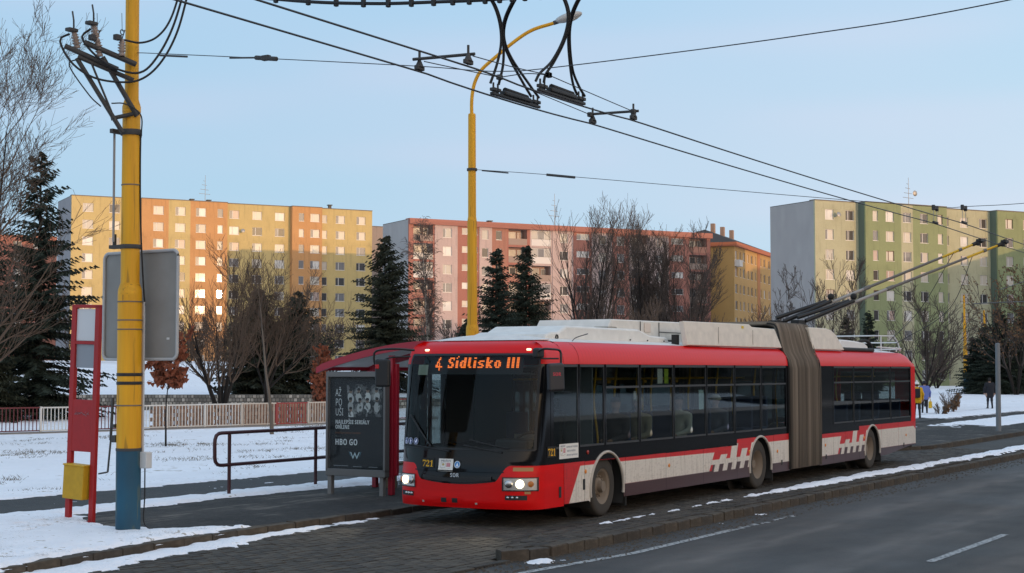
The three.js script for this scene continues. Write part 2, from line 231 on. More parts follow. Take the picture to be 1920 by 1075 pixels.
// ---------------------------------------------------------------- terrain beyond the footpath
function ground(s, n) {
  const X = s * FS - n * FC, Z = s * FC + n * FS, left = 1 - sstep(-14, 18, X);
  let h = 0.15 + 0.05 * (fbm(s * 0.35, n * 0.35, 3) - 0.5) * sstep(21, 24, n);
  h += left * (0.12 * sstep(60, 72, Z) + 0.72 * sstep(79.5, 81, Z) + 2.2 * sstep(81, 165, Z) + 0.7 * sstep(160, 260, Z));
  h += sstep(60, 90, Z) * 0.5 * (fbm(s * 0.03, n * 0.03, 2) - 0.5);
  return h;
}
{
  const ax = (a, b, c, m) => { const o = []; for (let i = 0; i <= m; i++) { const t = i / m; o.push(a + (b - a) * Math.pow(t, c)); } return o; };
  const N = ax(21.6, 620, 2.3, 150), S = [...ax(30, -260, 1.9, 60).reverse(), ...ax(31, 620, 1.9, 130)];
  struct('snow_field', gridGeo(S.length - 1, N.length - 1, (i, j) => [S[i], ground(S[i], N[j]), -N[j], S[i], N[j]]), fieldSnowMat);
  // right hand verge and the far side of the road behind the viewer
  struct('snow_verge', gridGeo(60, 20, (i, j) => { const s = lerp(110, 620, (i / 60) ** 1.4), n = lerp(12.9, 21.7, j / 20); return [s, 0.15, -n, s, n]; }), fieldSnowMat);
  struct('opposite_verge', gridGeo(80, 24, (i, j) => { const s = lerp(-160, 300, i / 80), n = lerp(-12, -90, (j / 24) ** 1.3); return [s, 0.12 + 0.5 * sstep(-12, -20, n) + 0.25 * fbm(s * 0.1, n * 0.1, 3) + sstep(-20, -90, n) * 2, -n, s, n]; }), fieldSnowMat);
  // wooded ridge on the sunset side that keeps the street in shade
  const az0 = Math.atan2(SUN.z, SUN.x);
  struct('hill', gridGeo(150, 40, (i, j) => { const a = az0 + lerp(-1.9, 1.75, i / 150), r = lerp(92, 420, j / 40); const f = a - az0; let H = HILL(f); H += 1.6 * (fbm(i * 0.35, 3, 3) - 0.5) + 2.4 * (fbm(i * 1.9, j * 1.9, 2) - 0.5) * sstep(130, 260, r); const h = H * sstep(95, 300, r) * (1 - 0.75 * sstep(310, 430, r)) + 0.6; return [Math.cos(a) * r, h, Math.sin(a) * r, a * 60, r]; }), new THREE.MeshStandardMaterial({ color: lin(1, 1, 1), map: rep(tex(256, (u, v) => { const k = sstep(0.42, 0.6, fbm(u * 12, v * 12, 4, 12)); return [lerp(0.20, 0.34, k), lerp(0.18, 0.32, k), lerp(0.15, 0.30, k)]; }), 0.05), roughness: 0.95 }));
}
function HILL(f) { return 30 + 3 * Math.sin(f * 2.1 + 0.6); }

// ---------------------------------------------------------------- snow lying on the pavements: thick where it lies, with ragged edges
function snowSheet(name, s0, s1, n0, n1, step, mask, base, thick, prints = []) {
  const nu = Math.round((s1 - s0) / step), nv = Math.round((n1 - n0) / step), m = new Float32Array((nu + 1) * (nv + 1));
  for (let j = 0; j <= nv; j++) for (let i = 0; i <= nu; i++) { const s = s0 + i * step, n = n0 + j * step; m[j * (nu + 1) + i] = mask(s, n) + 0.34 * (fbm(s * 1.5, n * 1.5, 4) - 0.5) + 0.2 * (fbm(s * 6, n * 6, 3) - 0.5); }
  const g = gridGeo(nu, nv, (i, j) => { const s = s0 + i * step, n = n0 + j * step, k = m[j * (nu + 1) + i]; const h = k <= 0 ? -0.012 : thick * (sstep(0, 0.16, k) * 0.7 + sstep(0.1, 0.6, k) * 0.3) + 0.035 * (fbm(s * 3, n * 3, 3) - 0.5) * sstep(0.02, 0.3, k) + 0.004 - prints.reduce((a, [ps, pn, ca, sa]) => { const dx = s - ps, dn = n - pn; if (Math.abs(dx) > 0.3 || Math.abs(dn) > 0.3) return a; const l = dx * ca + dn * sa, q = -dx * sa + dn * ca; return a + 0.045 * Math.exp(-((l / 0.13) ** 4) - (q / 0.055) ** 4); }, 0) * (k > 0.05 ? 1 : 0); return [s, base + h, -n, s, n]; },
    (i, j) => { const q = j * (nu + 1) + i; return Math.max(m[q], m[q + 1], m[q + nu + 1], m[q + nu + 2]) > 0; });
  const o = struct(name, g, snowMat); return o;
}
const inb = (x, a, b) => Math.min(x - a, b - x);
const footprints = []; { const r = rng(61); for (const [s0, n0, ang, m] of [[9.5, 16.2, 0.12, 13], [12.4, 14.9, 0.9, 7], [10, 18.2, -0.1, 12]]) for (let i = 0; i < m; i++) { const a = ang + (r() - 0.5) * 0.25, side = i % 2 ? 0.1 : -0.1; footprints.push([s0 + Math.cos(ang) * i * 0.55 - Math.sin(ang) * side, n0 + Math.sin(ang) * i * 0.55 + Math.cos(ang) * side, Math.cos(a), Math.sin(a)]); } }
// foreground lawn left of the platform, up to the kerb
snowSheet('snow_lawn', 6, 19.2, 12.9, 19.4, 0.045, (s, n) => { const e = n < 15.6 ? lerp(17.3, 16.15, sstep(14.6, 15.6, n)) : lerp(16.15, 17.1, sstep(16.2, 18.4, n)); return Math.min(n - kerbN(s) - 0.2 + 0.1, e - s, 19.0 - n) * 0.8; }, 0.12, 0.065, footprints);
// bank along the footpath
snowSheet('snow_bank', 8, 30, 17.9, 19.4, 0.05, (s, n) => Math.min(inb(n, 18.38 - 0.25 * sstep(22, 25, s), 19.18) * 1.1, (27 - s) * 0.3), 0.12, 0.06);
snowSheet('snow_edge', 4, 60, 20.9, 22.4, 0.07, (s, n) => Math.min((n - 21.25) * 1.1, 0.4), 0.128, 0.045);
snowSheet('snow_crumbs', 9, 34, 19.3, 21.2, 0.05, (s, n) => -0.19 + 0.12 * (fbm(s * 2.3, n * 2.3, 2) - 0.4), 0.135, 0.02);
// snow in the gutter of the bay
snowSheet('gutter_snow', 6, 24, 12.2, 14.5, 0.04, (s, n) => { const d = kerbN(s) - n; return Math.min(0.62 - d - 0.1 * Math.max(0, s - 15), d + 0.1, (19.6 - s) * 0.14, 0.3) * 0.9 - 0.02; }, 0.028, 0.035);
// strip of snow on the traffic island
snowSheet('island_snow', 20, 79, 9.4, 10.9, 0.05, (s, n) => { const c = lerp(10.45, 10.1, sstep(23, 45, s)), w = lerp(0.0, 0.24, sstep(22, 32, s)) + 0.16 * (fbm(s * 0.9, 4.4, 3) - 0.55); return (w - Math.abs(n - c)) * 1.2; }, 0.135, 0.05);
// right hand end of the street
snowSheet('snow_lawn', 46, 110, 13, 21.9, 0.16, (s, n) => Math.max(Math.min(inb(n, 15.0, 17.6), (s - 64) * 0.06), Math.min((n - 19.2), (s - 72) * 0.1)) * 0.9, 0.125, 0.05);
// lumps of dirty snow by the island kerb
snowSheet('snow_lump', 15.9, 17.3, 9.2, 10.0, 0.03, (s, n) => 0.06 - Math.hypot((s - 16.6) * 0.45, (n - 9.58)) * 0.9, 0.0, 0.05);
snowSheet('snow_lump', 21.5, 25.2, 9.1, 9.7, 0.03, (s, n) => 0.02 - Math.hypot((s - 23.2) * 0.09, (n - 9.45)) * 0.9, 0.0, 0.04);
// dry grass poking through the snow
{
  const r = rng(99), bt = new Batch();
  const tuft = (s, n, y, k, h) => { for (let i = 0; i < k; i++) { const a = r() * 6.28, l = h * (0.5 + r()), x = s + (r() - 0.5) * 0.16, z = -n + (r() - 0.5) * 0.16, w = 0.004 + r() * 0.004, dx = Math.cos(a) * l * 0.7, dz = Math.sin(a) * l * 0.7; bt.tri([x - w, y, z + w], [x + w, y, z - w], [x + dx, y + l * 0.75, z + dz]); } };
  for (let i = 0; i < 5200; i++) { const s = 8 + r() * 9.4, n = kerbN(s) + 0.3 + r() * 4.4; if (n > 19) continue; const q = fbm(s * 1.3, n * 1.3, 3); if (q < 0.53) continue; tuft(s, n, 0.16, q > 0.62 ? 5 : 2, 0.05); }
  const o = shade(new THREE.Mesh(bt.geo(), mat(0.17, 0.13, 0.07, 0.95, { side: THREE.DoubleSide }))); o.name = 'dry_grass'; o.userData = { kind: 'stuff', label: 'dry grass blades poking through the foreground snow', category: 'grass' }; scene.add(o);
  const b2 = new Batch(), rr = rng(100);
  for (let i = 0; i < 9000; i++) { const s = 14 + rr() * 46, n = 22 + rr() * 17, q = fbm(s * 0.55 + 9, n * 0.9, 3); if (q < 0.6) continue; const y = ground(s, n), k = q > 0.68 ? 6 : 2; for (let j = 0; j < k; j++) { const a = rr() * 6.28, l = 0.05 + rr() * 0.08, x = s + (rr() - 0.5) * 0.35, z = -n + (rr() - 0.5) * 0.3, w = 0.012; b2.tri([x - w, y - 0.02, z], [x + w, y - 0.02, z], [x + Math.cos(a) * l, y + l * 0.6, z + Math.sin(a) * l]); } }
  const o2 = shade(new THREE.Mesh(b2.geo(), mat(0.12, 0.095, 0.055, 0.95, { side: THREE.DoubleSide }))); o2.name = 'field_grass'; o2.userData = { kind: 'stuff', label: 'patches of dry grass showing through the snow field', category: 'grass' }; scene.add(o2);
}
// grit swept against the island kerb and over the bay
{ const r = rng(123), bt = new Batch(); for (let i = 0; i < 2600; i++) { const s = 15 + Math.pow(r(), 1.5) * 45, n = interp(islandN, Math.max(16.5, s)) - 0.04 - Math.pow(r(), 2) * 0.7, k = 0.006 + r() * 0.014; bt.tri([s - k, 0.003, -n - k], [s + k, 0.003, -n - k * 0.5], [s, 0.003 + k, -n + k * 0.3]); bt.tri([s - k, 0.003, -n - k], [s, 0.003 + k, -n + k * 0.3], [s, 0.003, -n + k * 1.4]); bt.tri([s + k, 0.003, -n - k * 0.5], [s, 0.003, -n + k * 1.4], [s, 0.003 + k, -n + k * 0.3]); }
  const o = shade(new THREE.Mesh(bt.geo(), mat(0.09, 0.075, 0.06, 0.95))); o.name = 'grit'; o.userData = { kind: 'stuff', label: 'dark grit swept along the island kerb', category: 'grit' }; scene.add(o); }
// low wooded ridge closing the valley far behind the housing blocks
struct('far_ridge', gridGeo(120, 8, (i, j) => { const a = lerp(-1.5, 0.75, i / 120), r = lerp(470, 600, j / 8), h = (13 + 7 * fbm(i * 0.09, 2.2, 3) + 1.6 * fbm(i * 1.7, j * 2, 2)) * sstep(0, 5, j); return [Math.cos(a - 0.1) * r, h - 1, Math.sin(a - 0.1) * r, a * 60, r]; }), mat(0.07, 0.065, 0.055, 0.95));
// ---------------------------------------------------------------- articulated trolleybus
const BUS = [19.55, 0, -12.68];
const bus = thing('articulated_trolleybus', 'red and white articulated trolleybus with black glazing standing at the bus stop', 'trolleybus', BUS);
const redPaint = phys(0.82, 0.004, 0.005, 0.38, { specularIntensity: 0.5, clearcoat: 0.06, clearcoatRoughness: 0.16, map: rep(grimeTex, 0.7) });
const blackGloss = phys(0.006, 0.006, 0.007, 0.08, { specularIntensity: 0.6 });
const blackMatt = mat(0.014, 0.014, 0.015, 0.55);
const rubber = mat(0.022, 0.021, 0.02, 0.85);
const roofWhite = phys(0.84, 0.83, 0.82, 0.55, { map: rep(grimeTex, 0.9) });
const fairingMat = phys(0.86, 0.79, 0.71, 0.55, { map: rep(grimeTex, 1.3) });
const glassSide = new THREE.MeshPhysicalMaterial({ color: lin(0.64, 0.68, 0.67), transmission: 1, thickness: 0, roughness: 0.02, ior: 1.5, specularIntensity: 0.55 });
const glassFront = new THREE.MeshPhysicalMaterial({ color: lin(0.56, 0.61, 0.60), transmission: 1, thickness: 0, roughness: 0.015, ior: 1.5, specularIntensity: 0.4 });
const glassFar = new THREE.MeshPhysicalMaterial({ color: lin(0.2, 0.23, 0.23), transmission: 1, thickness: 0, roughness: 0.02, ior: 1.5, specularIntensity: 0.4 });
const chrome = new THREE.MeshStandardMaterial({ color: lin(0.6, 0.6, 0.6), metalness: 1, roughness: 0.25 });
const yellowRail = mat(0.72, 0.42, 0.01, 0.4);
const greyMetal = new THREE.MeshStandardMaterial({ color: lin(0.32, 0.32, 0.32), metalness: 0.6, roughness: 0.5 });
const W2 = 1.275;
// plan of the nose: a superellipse running into the straight sides
const nose = (() => { const pts = [], X0 = 0.1, D = 0.52, p = 2.6; for (let k = -90; k <= 90; k += 1.5) { const t = k * Math.PI / 180, s = Math.sin(t), c = Math.cos(t); pts.push([X0 + D * (1 - Math.pow(Math.abs(c) < 1e-9 ? 0 : c, 2 / p)), W2 * Math.sign(s) * Math.pow(Math.abs(s), 2 / p)]); }
  const full = [[1.15, -W2], [0.85, -W2], ...pts, [0.85, W2], [1.15, W2]]; const d = [0]; for (let i = 1; i < full.length; i++) d.push(d[i - 1] + Math.hypot(full[i][0] - full[i - 1][0], full[i][1] - full[i - 1][1])); const L = d[d.length - 1];
  const at = u => { const t = Math.min(L - 1e-6, Math.max(0, u + L / 2)); let k = 0; while (d[k + 1] < t) k++; const f = (t - d[k]) / (d[k + 1] - d[k]); return [lerp(full[k][0], full[k + 1][0], f), lerp(full[k][1], full[k + 1][1], f)]; };
  const nrm = u => { const a = at(u - 0.02), b = at(u + 0.02), dx = b[0] - a[0], dz = b[1] - a[1], l = Math.hypot(dx, dz); return [-dz / l, dx / l]; };   // outward
  const ofZ = z => { let a = -L / 2, b = L / 2; for (let i = 0; i < 40; i++) { const m = (a + b) / 2; if (at(m)[1] < z) a = m; else b = m; } return (a + b) / 2; };
  return { at, nrm, L, ofZ }; })();
const UM = nose.L / 2;
function insetAt(y) { return y < 2.5 ? 0 : [[2.5, 0], [2.6, 0.012], [2.7, 0.045], [2.79, 0.11], [2.85, 0.21], [2.89, 0.42], [2.94, 0.9]].reduce((r, q, i, a) => i && y >= a[i - 1][0] && y <= q[0] + 1e-9 ? lerp(a[i - 1][1], q[1], (y - a[i - 1][0]) / (q[0] - a[i - 1][0])) : r, 0); }
function surf(u, y, off = 0) {
  const [x, z] = nose.at(u), [nx, nz] = nose.nrm(u), front = 1 - sstep(0.1, 0.75, x), rk = y > 1 ? 0.30 * Math.pow((y - 1) / 1.7, 1.15) : -0.05 * sstep(1.0, 0.75, y) * 1 + 0.03 * sstep(0.42, 0.3, y);
  const i = insetAt(y) - off; return [x + rk * front - nx * i, y, z - nz * i];
}
function noseGeo(u0, u1, bot, top, nu, nv, off = 0) { return gridGeo(nu, nv, (i, j) => { const u = lerp(u0, u1, i / nu), [x, y, z] = surf(u, lerp(bot(u), top(u), j / nv), off); return [x, y, z, i / nu, j / nv]; }); }
const k_ = c => () => c;
const zOf = u => nose.at(u)[1];
const blackEdge = u => { const z = Math.abs(zOf(u)); return z < 0.66 ? 0.67 + 0.05 * (z / 0.66) ** 2 : z < 0.86 ? lerp(0.72, 0.955, sstep(0.66, 0.86, z)) : 0.965; };
{
  const wl = nose.ofZ(-1.14), wr = nose.ofZ(1.2);
  part('front_bumper', noseGeo(-UM, UM, k_(0.31), blackEdge, 120, 14), redPaint, bus);
  part('front_panel', noseGeo(-UM, UM, blackEdge, k_(1.2), 110, 10), blackGloss, bus);
  // recessed shelf of the panel and its lower lip
  part('panel_lip', noseGeo(nose.ofZ(-0.62), nose.ofZ(0.62), u => blackEdge(u) + 0.03, u => blackEdge(u) + 0.09, 40, 3, 0.022), blackMatt, bus);
  part('panel_crease', noseGeo(nose.ofZ(-0.8), nose.ofZ(0.8), k_(0.86), k_(0.875), 40, 2, 0.014), blackGloss, bus);
  part('windscreen', noseGeo(wl, wr, k_(1.2), k_(2.66), 70, 26), glassFront, bus);
  part('pillar', noseGeo(-UM, wl, k_(1.2), k_(2.5), 14, 10), blackGloss, bus);
  part('pillar', noseGeo(wr, UM - 0.42, k_(1.2), k_(2.5), 12, 10), blackGloss, bus);
  part('windscreen_seal', M([noseGeo(wl, wr, k_(1.185), k_(1.215), 60, 1, 0.008), noseGeo(wl, wr, k_(2.63), k_(2.665), 60, 1, 0.008), noseGeo(wl - 0.02, wl + 0.03, k_(1.2), k_(2.65), 2, 14, 0.008), noseGeo(wr - 0.03, wr + 0.02, k_(1.2), k_(2.65), 2, 14, 0.008)]), blackMatt, bus);
  const header = u => (u > wl && u < wr) ? 2.66 : 2.5;
  const hg = M([noseGeo(-UM, wl, k_(2.5), k_(2.86), 16, 9), noseGeo(wl, wr, k_(2.66), k_(2.86), 70, 7), noseGeo(wr, UM, k_(2.5), k_(2.86), 16, 9)]);
  part('roof_front', hg, redPaint, bus);
  for (const z of [-0.86, 1.02]) { const [x, y, zz] = surf(nose.ofZ(z), 2.72, 0.012); part('marker_light', rbox(0.05, 0.035, 0.07, x, y, zz, 0.012), mat(0.9, 0.8, 0.6, 0.3, { emissive: lin(1, 0.82, 0.5), emissiveIntensity: 1.6 }), bus); }
  // roof cap over the nose
  const n = 60, sh = new THREE.Shape(); for (let i = 0; i <= n; i++) { const [x, , z] = surf(lerp(-UM, UM, i / n), 2.86); i ? sh.lineTo(x, -z) : sh.moveTo(x, -z); }
  const rc = gridGeo(12, 60, (i, j) => { const [x, , z] = surf(lerp(-UM, UM, j / 60), 2.86); const t = i / 12; return [lerp(x, 1.2, t * (1 - 0.0)), 2.86 + 0.10 * (1 - (lerp(z, 0, 0) / 1.1) ** 2) * sstep(0, 0.75, t) + 0.012, z]; });
  part('roof_cap', rc, roofWhite, bus);
}
// painted sides: one livery print mapped on separate panels
const livery = canvas(2048, 128, (c, w, h) => {
  const X = x => (x - 0.9) / 19.6 * w, Y = y => h - (y - 0.3) / 0.84 * h;
  const pg = (col, pts) => { c.fillStyle = col; c.beginPath(); pts.forEach(([x, y], i) => i ? c.lineTo(X(x), Y(y)) : c.moveTo(X(x), Y(y))); c.closePath(); c.fill(); };
  const red = '#cf1416', white = '#e2d8cb', dark = '#4a2f31';
  c.fillStyle = red; c.fillRect(0, 0, w, h);
  const city = (x0, right, bt, base) => { // the skyline: slanted blocks up into the red and down into the skirt
    pg(dark, [[x0 - 0.02, bt - 0.05], [right - 0.3, bt - 0.05], [right - 0.3, base], [x0 + 0.1, base]]);
    for (const [a, b, t] of [[0.34, 0.66, 0.13], [0.88, 1.2, 0.31], [1.38, 1.68, 0.20]]) pg(white, [[x0 + a, base], [x0 + b, base], [x0 + b + 0.12, base + t], [x0 + a + 0.12, base + t]]);
    pg(white, [[x0 - 0.1, base - 0.045], [right, base - 0.045], [right, base + 0.045], [x0 - 0.1, base + 0.045]]);
    pg(white, [[x0 + 1.84, base - 0.06], [right, base - 0.06], [right, 0.98], [x0 + 2.0, 0.98]]);
    for (let k = 0; k < 5; k++) pg(white, [[x0 + 0.10 + k * 0.42, bt], [x0 + 0.32 + k * 0.42, bt], [x0 + 0.42 + k * 0.42, base], [x0 + 0.2 + k * 0.42, base]]);
  };
  // front section
  pg(dark, [[3.1, 0.2], [10.98, 0.2], [10.98, 0.53], [3.1, 0.52]]);
  pg(white, [[1.27, 0.28], [2.6, 0.28], [2.6, 0.9], [1.68, 0.9]]);
  pg(white, [[2.6, 0.52], [6.75, 0.52], [7.0, 0.865], [2.6, 0.9]]);
  city(6.85, 9.3, 0.50, 0.68);
  pg(white, [[9.3, 0.5], [10.98, 0.5], [10.98, 0.95], [9.3, 0.95]]);
  // rear section
  pg(dark, [[12.8, 0.2], [20.5, 0.2], [20.5, 0.5], [12.8, 0.5]]);
  pg(white, [[12.8, 0.5], [14.05, 0.5], [14.3, 0.9], [12.8, 0.9]]);
  city(14.15, 16.6, 0.49, 0.68);
  pg(white, [[16.6, 0.5], [20.1, 0.5], [20.1, 0.955], [16.6, 0.955]]); pg(white, [[20.1, 0.5], [20.4, 0.5], [20.4, 0.8], [20.1, 0.955]]);
  // road dirt: spattered specks and streaks, densest near the wheels
  const r = rng(77); for (let i = 0; i < 9000; i++) { const x = r() * w, y = h - Math.pow(r(), 1.8) * h * 0.85; c.fillStyle = `rgba(${70 + r() * 30},${58 + r() * 20},${46 + r() * 14},${0.03 + r() * 0.06})`; c.fillRect(x, y, 1 + r() * 7, 1 + r() * 2.2); }
  for (let i = 0; i < 900; i++) { const x = r() * w; c.fillStyle = `rgba(80,62,48,${0.04 + r() * 0.1})`; c.fillRect(x, h * (0.2 + 0.5 * r()), 0.6 + r() * 1.8, h * r() * 0.5); }
});
const liveryMat = phys(1, 1, 1, 0.42, { map: livery, clearcoat: 0.45, clearcoatRoughness: 0.2 });
const wheelsX = [2.6, 9.32, 16.6], ARCH = 0.575, AX = 0.49;
function sidePanel(xa, xb, side, edge) {
  const nu = Math.max(6, Math.ceil((xb - xa) / 0.06));
  const bottom = x => { let b = x < 2 ? 0.335 : x > 17.3 ? lerp(0.31, 0.47, sstep(17.3, 20.3, x)) : 0.31; for (const cx of wheelsX) if (Math.abs(x - cx) < ARCH) b = Math.max(b, AX + Math.sqrt(ARCH * ARCH - (x - cx) ** 2)); return b; };
  return gridGeo(nu, 4, (i, j) => { const x = lerp(xa + 0.004, xb - 0.004, i / nu), b = Math.min(bottom(x), edge - 0.004), y = lerp(b, edge, j / 4); return [x, y, side * (W2 + 0.003), (x - 0.9) / 19.6, (y - 0.3) / 0.84]; });
}
const seams = [[1.15, 1.83, 0.965], [1.83, 2.6, 0.96], [2.6, 3.27, 0.957], [3.27, 4.86, 0.955], [4.86, 6.48, 0.95], [6.48, 8.1, 0.95], [8.1, 9.32, 1.07], [9.32, 10.05, 1.075], [10.05, 10.97, 1.08], [12.83, 13.75, 0.99], [13.75, 14.6, 0.99], [14.6, 15.6, 0.99], [15.6, 16.6, 1.085], [16.6, 17.35, 1.085], [17.35, 18.75, 1.085], [18.75, 20.28, 1.085]];
const archGeo = (() => { const g = new THREE.TorusGeometry(ARCH + 0.012, 0.026, 6, 28, Math.PI * 1.12); g.rotateZ(-Math.PI * 0.06); return g; })();
const archMat = phys(0.56, 0.51, 0.46, 0.5, { map: grimeTex }), archRed = phys(0.5, 0.03, 0.03, 0.45);
for (const side of [1, -1]) {
  for (const [a, b, e] of seams) part('side_panel', sidePanel(a, b, side, e), liveryMat, bus);
  for (const cx of wheelsX) { const o = part('wheel_arch', archGeo, archMat, bus); o.position.set(cx, AX, side * (W2 + 0.004)); const h = part('wheel_housing', M([new THREE.CylinderGeometry(0.62, 0.62, 0.5, 20, 1, true, -Math.PI * 0.64, Math.PI * 1.28).rotateX(-Math.PI / 2), new THREE.CircleGeometry(0.62, 28).translate(0, 0, -side * 0.24)]), rubber, bus); h.position.set(cx, AX - 0.02, side * 1.02); }
  // glossy black strip under the windows
  const strip = (a, b, e) => gridGeo(8, 1, (i, j) => [lerp(a, b, i / 8), j ? 1.2 : e, side * (W2 + 0.001)]);
  part('black_band', M([strip(1.15, 8.1, 0.955), strip(8.1, 10.96, 1.075)]), blackGloss, bus);
  part('black_band', M([strip(12.84, 15.6, 0.992), strip(15.6, 20.1, 1.087)]), blackGloss, bus);
  // red eaves and white roof
  const prof = [[0, 2.5], [0.012, 2.6], [0.045, 2.7], [0.11, 2.79], [0.21, 2.85]];
  const eave = (a, b) => gridGeo(Math.ceil((b - a) / 0.1), 4, (i, j) => [lerp(a, b, i / Math.ceil((b - a) / 0.1)), 2.5 + (prof[j][1] - 2.5) * (1 - 0.75 * Math.max(0, (lerp(a, b, i / Math.ceil((b - a) / 0.1)) - 19.55) / 0.73) ** 2.4), side * (W2 + 0.002 - prof[j][0]), lerp(a, b, i / 8), prof[j][1]]);
  part('eaves', eave(1.155, 1.65), redPaint, bus); part('eaves', eave(1.662, 10.96), redPaint, bus); part('eaves', eave(12.84, 20.28), redPaint, bus);
}
for (const [a, b] of [[1.155, 10.96], [12.84, 20.25]]) part('roof', gridGeo(60, 14, (i, j) => { const z = lerp(-1.067, 1.067, j / 14), x = lerp(a, b, i / 60); return [x, 2.852 + 0.11 * (1 - (z / 1.067) ** 2) - 0.2 * Math.max(0, (x - 19.2) / 1.05) ** 2.4, z, x, z]; }), roofWhite, bus);
// glazing: pillars, rails and panes
const bayF = [0.78, 1.64, 2.54, 3.83, 5.21, 6.65, 8.01, 9.40, 10.82], bayR = [13.78, 15.25, 16.69, 18.14, 19.86];
const barMat = mat(0.05, 0.052, 0.055, 0.35);
function glazing(side, edges, hopperFrom, doors = [], blank = []) {
  const z = side * (W2 - 0.012);
  for (let k = 0; k < edges.length; k++) { const e = edges[k]; part('window_pillar', box(k === 0 || k === edges.length - 1 ? 0.09 : 0.06, 1.32, 0.035, e, 1.84, z), blackGloss, bus); }
  for (let k = 0; k + 1 < edges.length; k++) { const a = edges[k] + 0.03, b = edges[k + 1] - 0.03, w = b - a, c = (a + b) / 2, door = doors.includes(k);
    if (door) { part('door', M([box(0.05, 2.0, 0.04, a + 0.03, 1.42, z), box(0.05, 2.0, 0.04, b - 0.03, 1.42, z), box(0.07, 2.0, 0.04, c, 1.42, z), box(w, 0.08, 0.04, c, 0.46, z), box(w, 0.06, 0.04, c, 2.42, z)]), blackMatt, bus); part('door_glass', box(w, 1.95, 0.006, c, 1.43, z), k ? glassFar : glassSide, bus); continue; }
    if (blank.includes(k)) { part('blank_panel', box(w, 1.3, 0.03, c, 1.84, z), blackMatt, bus); continue; }
    const hop = k >= hopperFrom;
    const f = part('window', M([box(w, 0.04, 0.03, c, 2.475, z), box(w, 0.03, 0.03, c, 1.21, z), box(0.012, 1.26, 0.03, a + 0.006, 1.84, z), box(0.012, 1.26, 0.03, b - 0.006, 1.84, z)]), barMat, bus);
    if (hop) part('window_bar', box(w, 0.035, 0.034, c, 2.125, z), barMat, f);
    const gm = side > 0 ? glassSide : glassFar; if (hop) { part('pane', box(w, 0.325, 0.006, c, 2.298, z), gm, f); part('pane', box(w, 0.885, 0.006, c, 1.666, z), gm, f); } else part('pane', box(w, 1.235, 0.006, c, 1.84, z), gm, f);
  }
}
glazing(1, bayF, 2); glazing(1, bayR, 0); glazing(-1, bayF, 2, [0, 3, 6], [1, 2]); glazing(-1, bayR, 0, [1]);  // blanked far bays are added, to darken the view through the windscreen
for (const side of [1, -1]) { part('blank_panel', box(0.93, 1.3, 0.03, 13.3, 1.85, side * (W2 - 0.012)), blackGloss, bus); part('rear_corner', box(0.4, 1.42, 0.04, 20.09, 1.79, side * (W2 - 0.018)), redPaint, bus); part('joint_frame', box(0.12, 1.32, 0.035, 10.9, 1.84, side * (W2 - 0.014)), blackGloss, bus); }
part('rear_wall', M([rbox(0.06, 1.0, 2.5, 20.29, 0.98, 0, 0.03), rbox(0.06, 0.22, 2.5, 20.29, 2.48, 0, 0.03), box(0.05, 1.0, 0.5, 20.29, 1.9, 1.0), box(0.05, 1.0, 0.5, 20.29, 1.9, -1.0)]), redPaint, bus);
part('rear_window', box(0.008, 1.0, 1.5, 20.285, 1.9, 0), glassSide, bus);
// chassis, floor, ceiling
part('chassis', M([box(1.6, 0.22, 2.3, 1.15, 0.43, 0), box(5.3, 0.22, 2.44, 6.0, 0.42, 0), box(0.9, 0.22, 2.4, 10.4, 0.42, 0), box(2.6, 0.22, 2.4, 14.5, 0.42, 0), box(2.8, 0.2, 2.4, 18.8, 0.5, 0), box(10, 0.25, 1.2, 6, 0.45, 0), box(7, 0.25, 1.2, 16.5, 0.45, 0), box(1.2, 0.4, 0.5, 5.2, 0.35, -0.7)]), rubber, bus);
const interiorGrey = mat(0.16, 0.17, 0.18, 0.7), lino = mat(0.08, 0.085, 0.09, 0.7);
part('floor', M([box(10.3, 0.03, 1.5, 5.75, 0.56, 0), box(2, 0.03, 1.49, 11.9, 0.55, 0), box(7.4, 0.03, 1.5, 16.55, 0.56, 0), ...[[0.65, 1.9], [3.3, 8.62], [10.02, 10.9], [12.86, 15.9], [17.3, 20.2]].flatMap(([a, b]) => [1, -1].map(q => box(b - a, 0.03, 0.47, (a + b) / 2, 0.56, q * 0.99)))]), lino, bus);
part('ceiling', M([box(9.4, 0.03, 2.3, 6.2, 2.47, 0), box(7.3, 0.03, 2.3, 16.5, 2.47, 0)]), mat(0.22, 0.23, 0.23, 0.6), bus);
part('dashboard', M([rbox(0.5, 0.35, 2.2, 0.72, 1.02, 0, 0.05), rbox(0.35, 0.18, 0.6, 0.85, 1.25, 0.6, 0.05)]), blackMatt, bus);
part('driver_seat', M([rbox(0.5, 0.12, 0.5, 1.55, 1.0, 0.65, 0.04, 2), rbox(0.14, 0.75, 0.5, 1.82, 1.4, 0.65, 0.05, 2), rbox(0.1, 0.2, 0.28, 1.86, 1.86, 0.65, 0.04, 2)]), blackMatt, bus);
part('cab_partition', M([box(0.04, 1.9, 0.95, 2.2, 1.5, 0.75), box(0.04, 0.8, 0.5, 2.2, 0.95, 0.02)]), interiorGrey, bus);  // partition widened to keep the view through the windscreen dark
{ const st = new THREE.TorusGeometry(0.23, 0.018, 6, 24); st.rotateY(Math.PI / 2); st.rotateZ(-0.9); st.translate(1.1, 1.28, 0.65); part('steering_wheel', st, blackMatt, bus); }
const seatMat = mat(0.03, 0.05, 0.12, 0.8);
const seatGeo = M([rbox(0.45, 0.1, 0.42, 0, 0.44, 0, 0.03), rbox(0.09, 0.66, 0.42, 0.24, 0.78, 0, 0.03), box(0.06, 0.42, 0.06, 0, 0.21, 0)]);
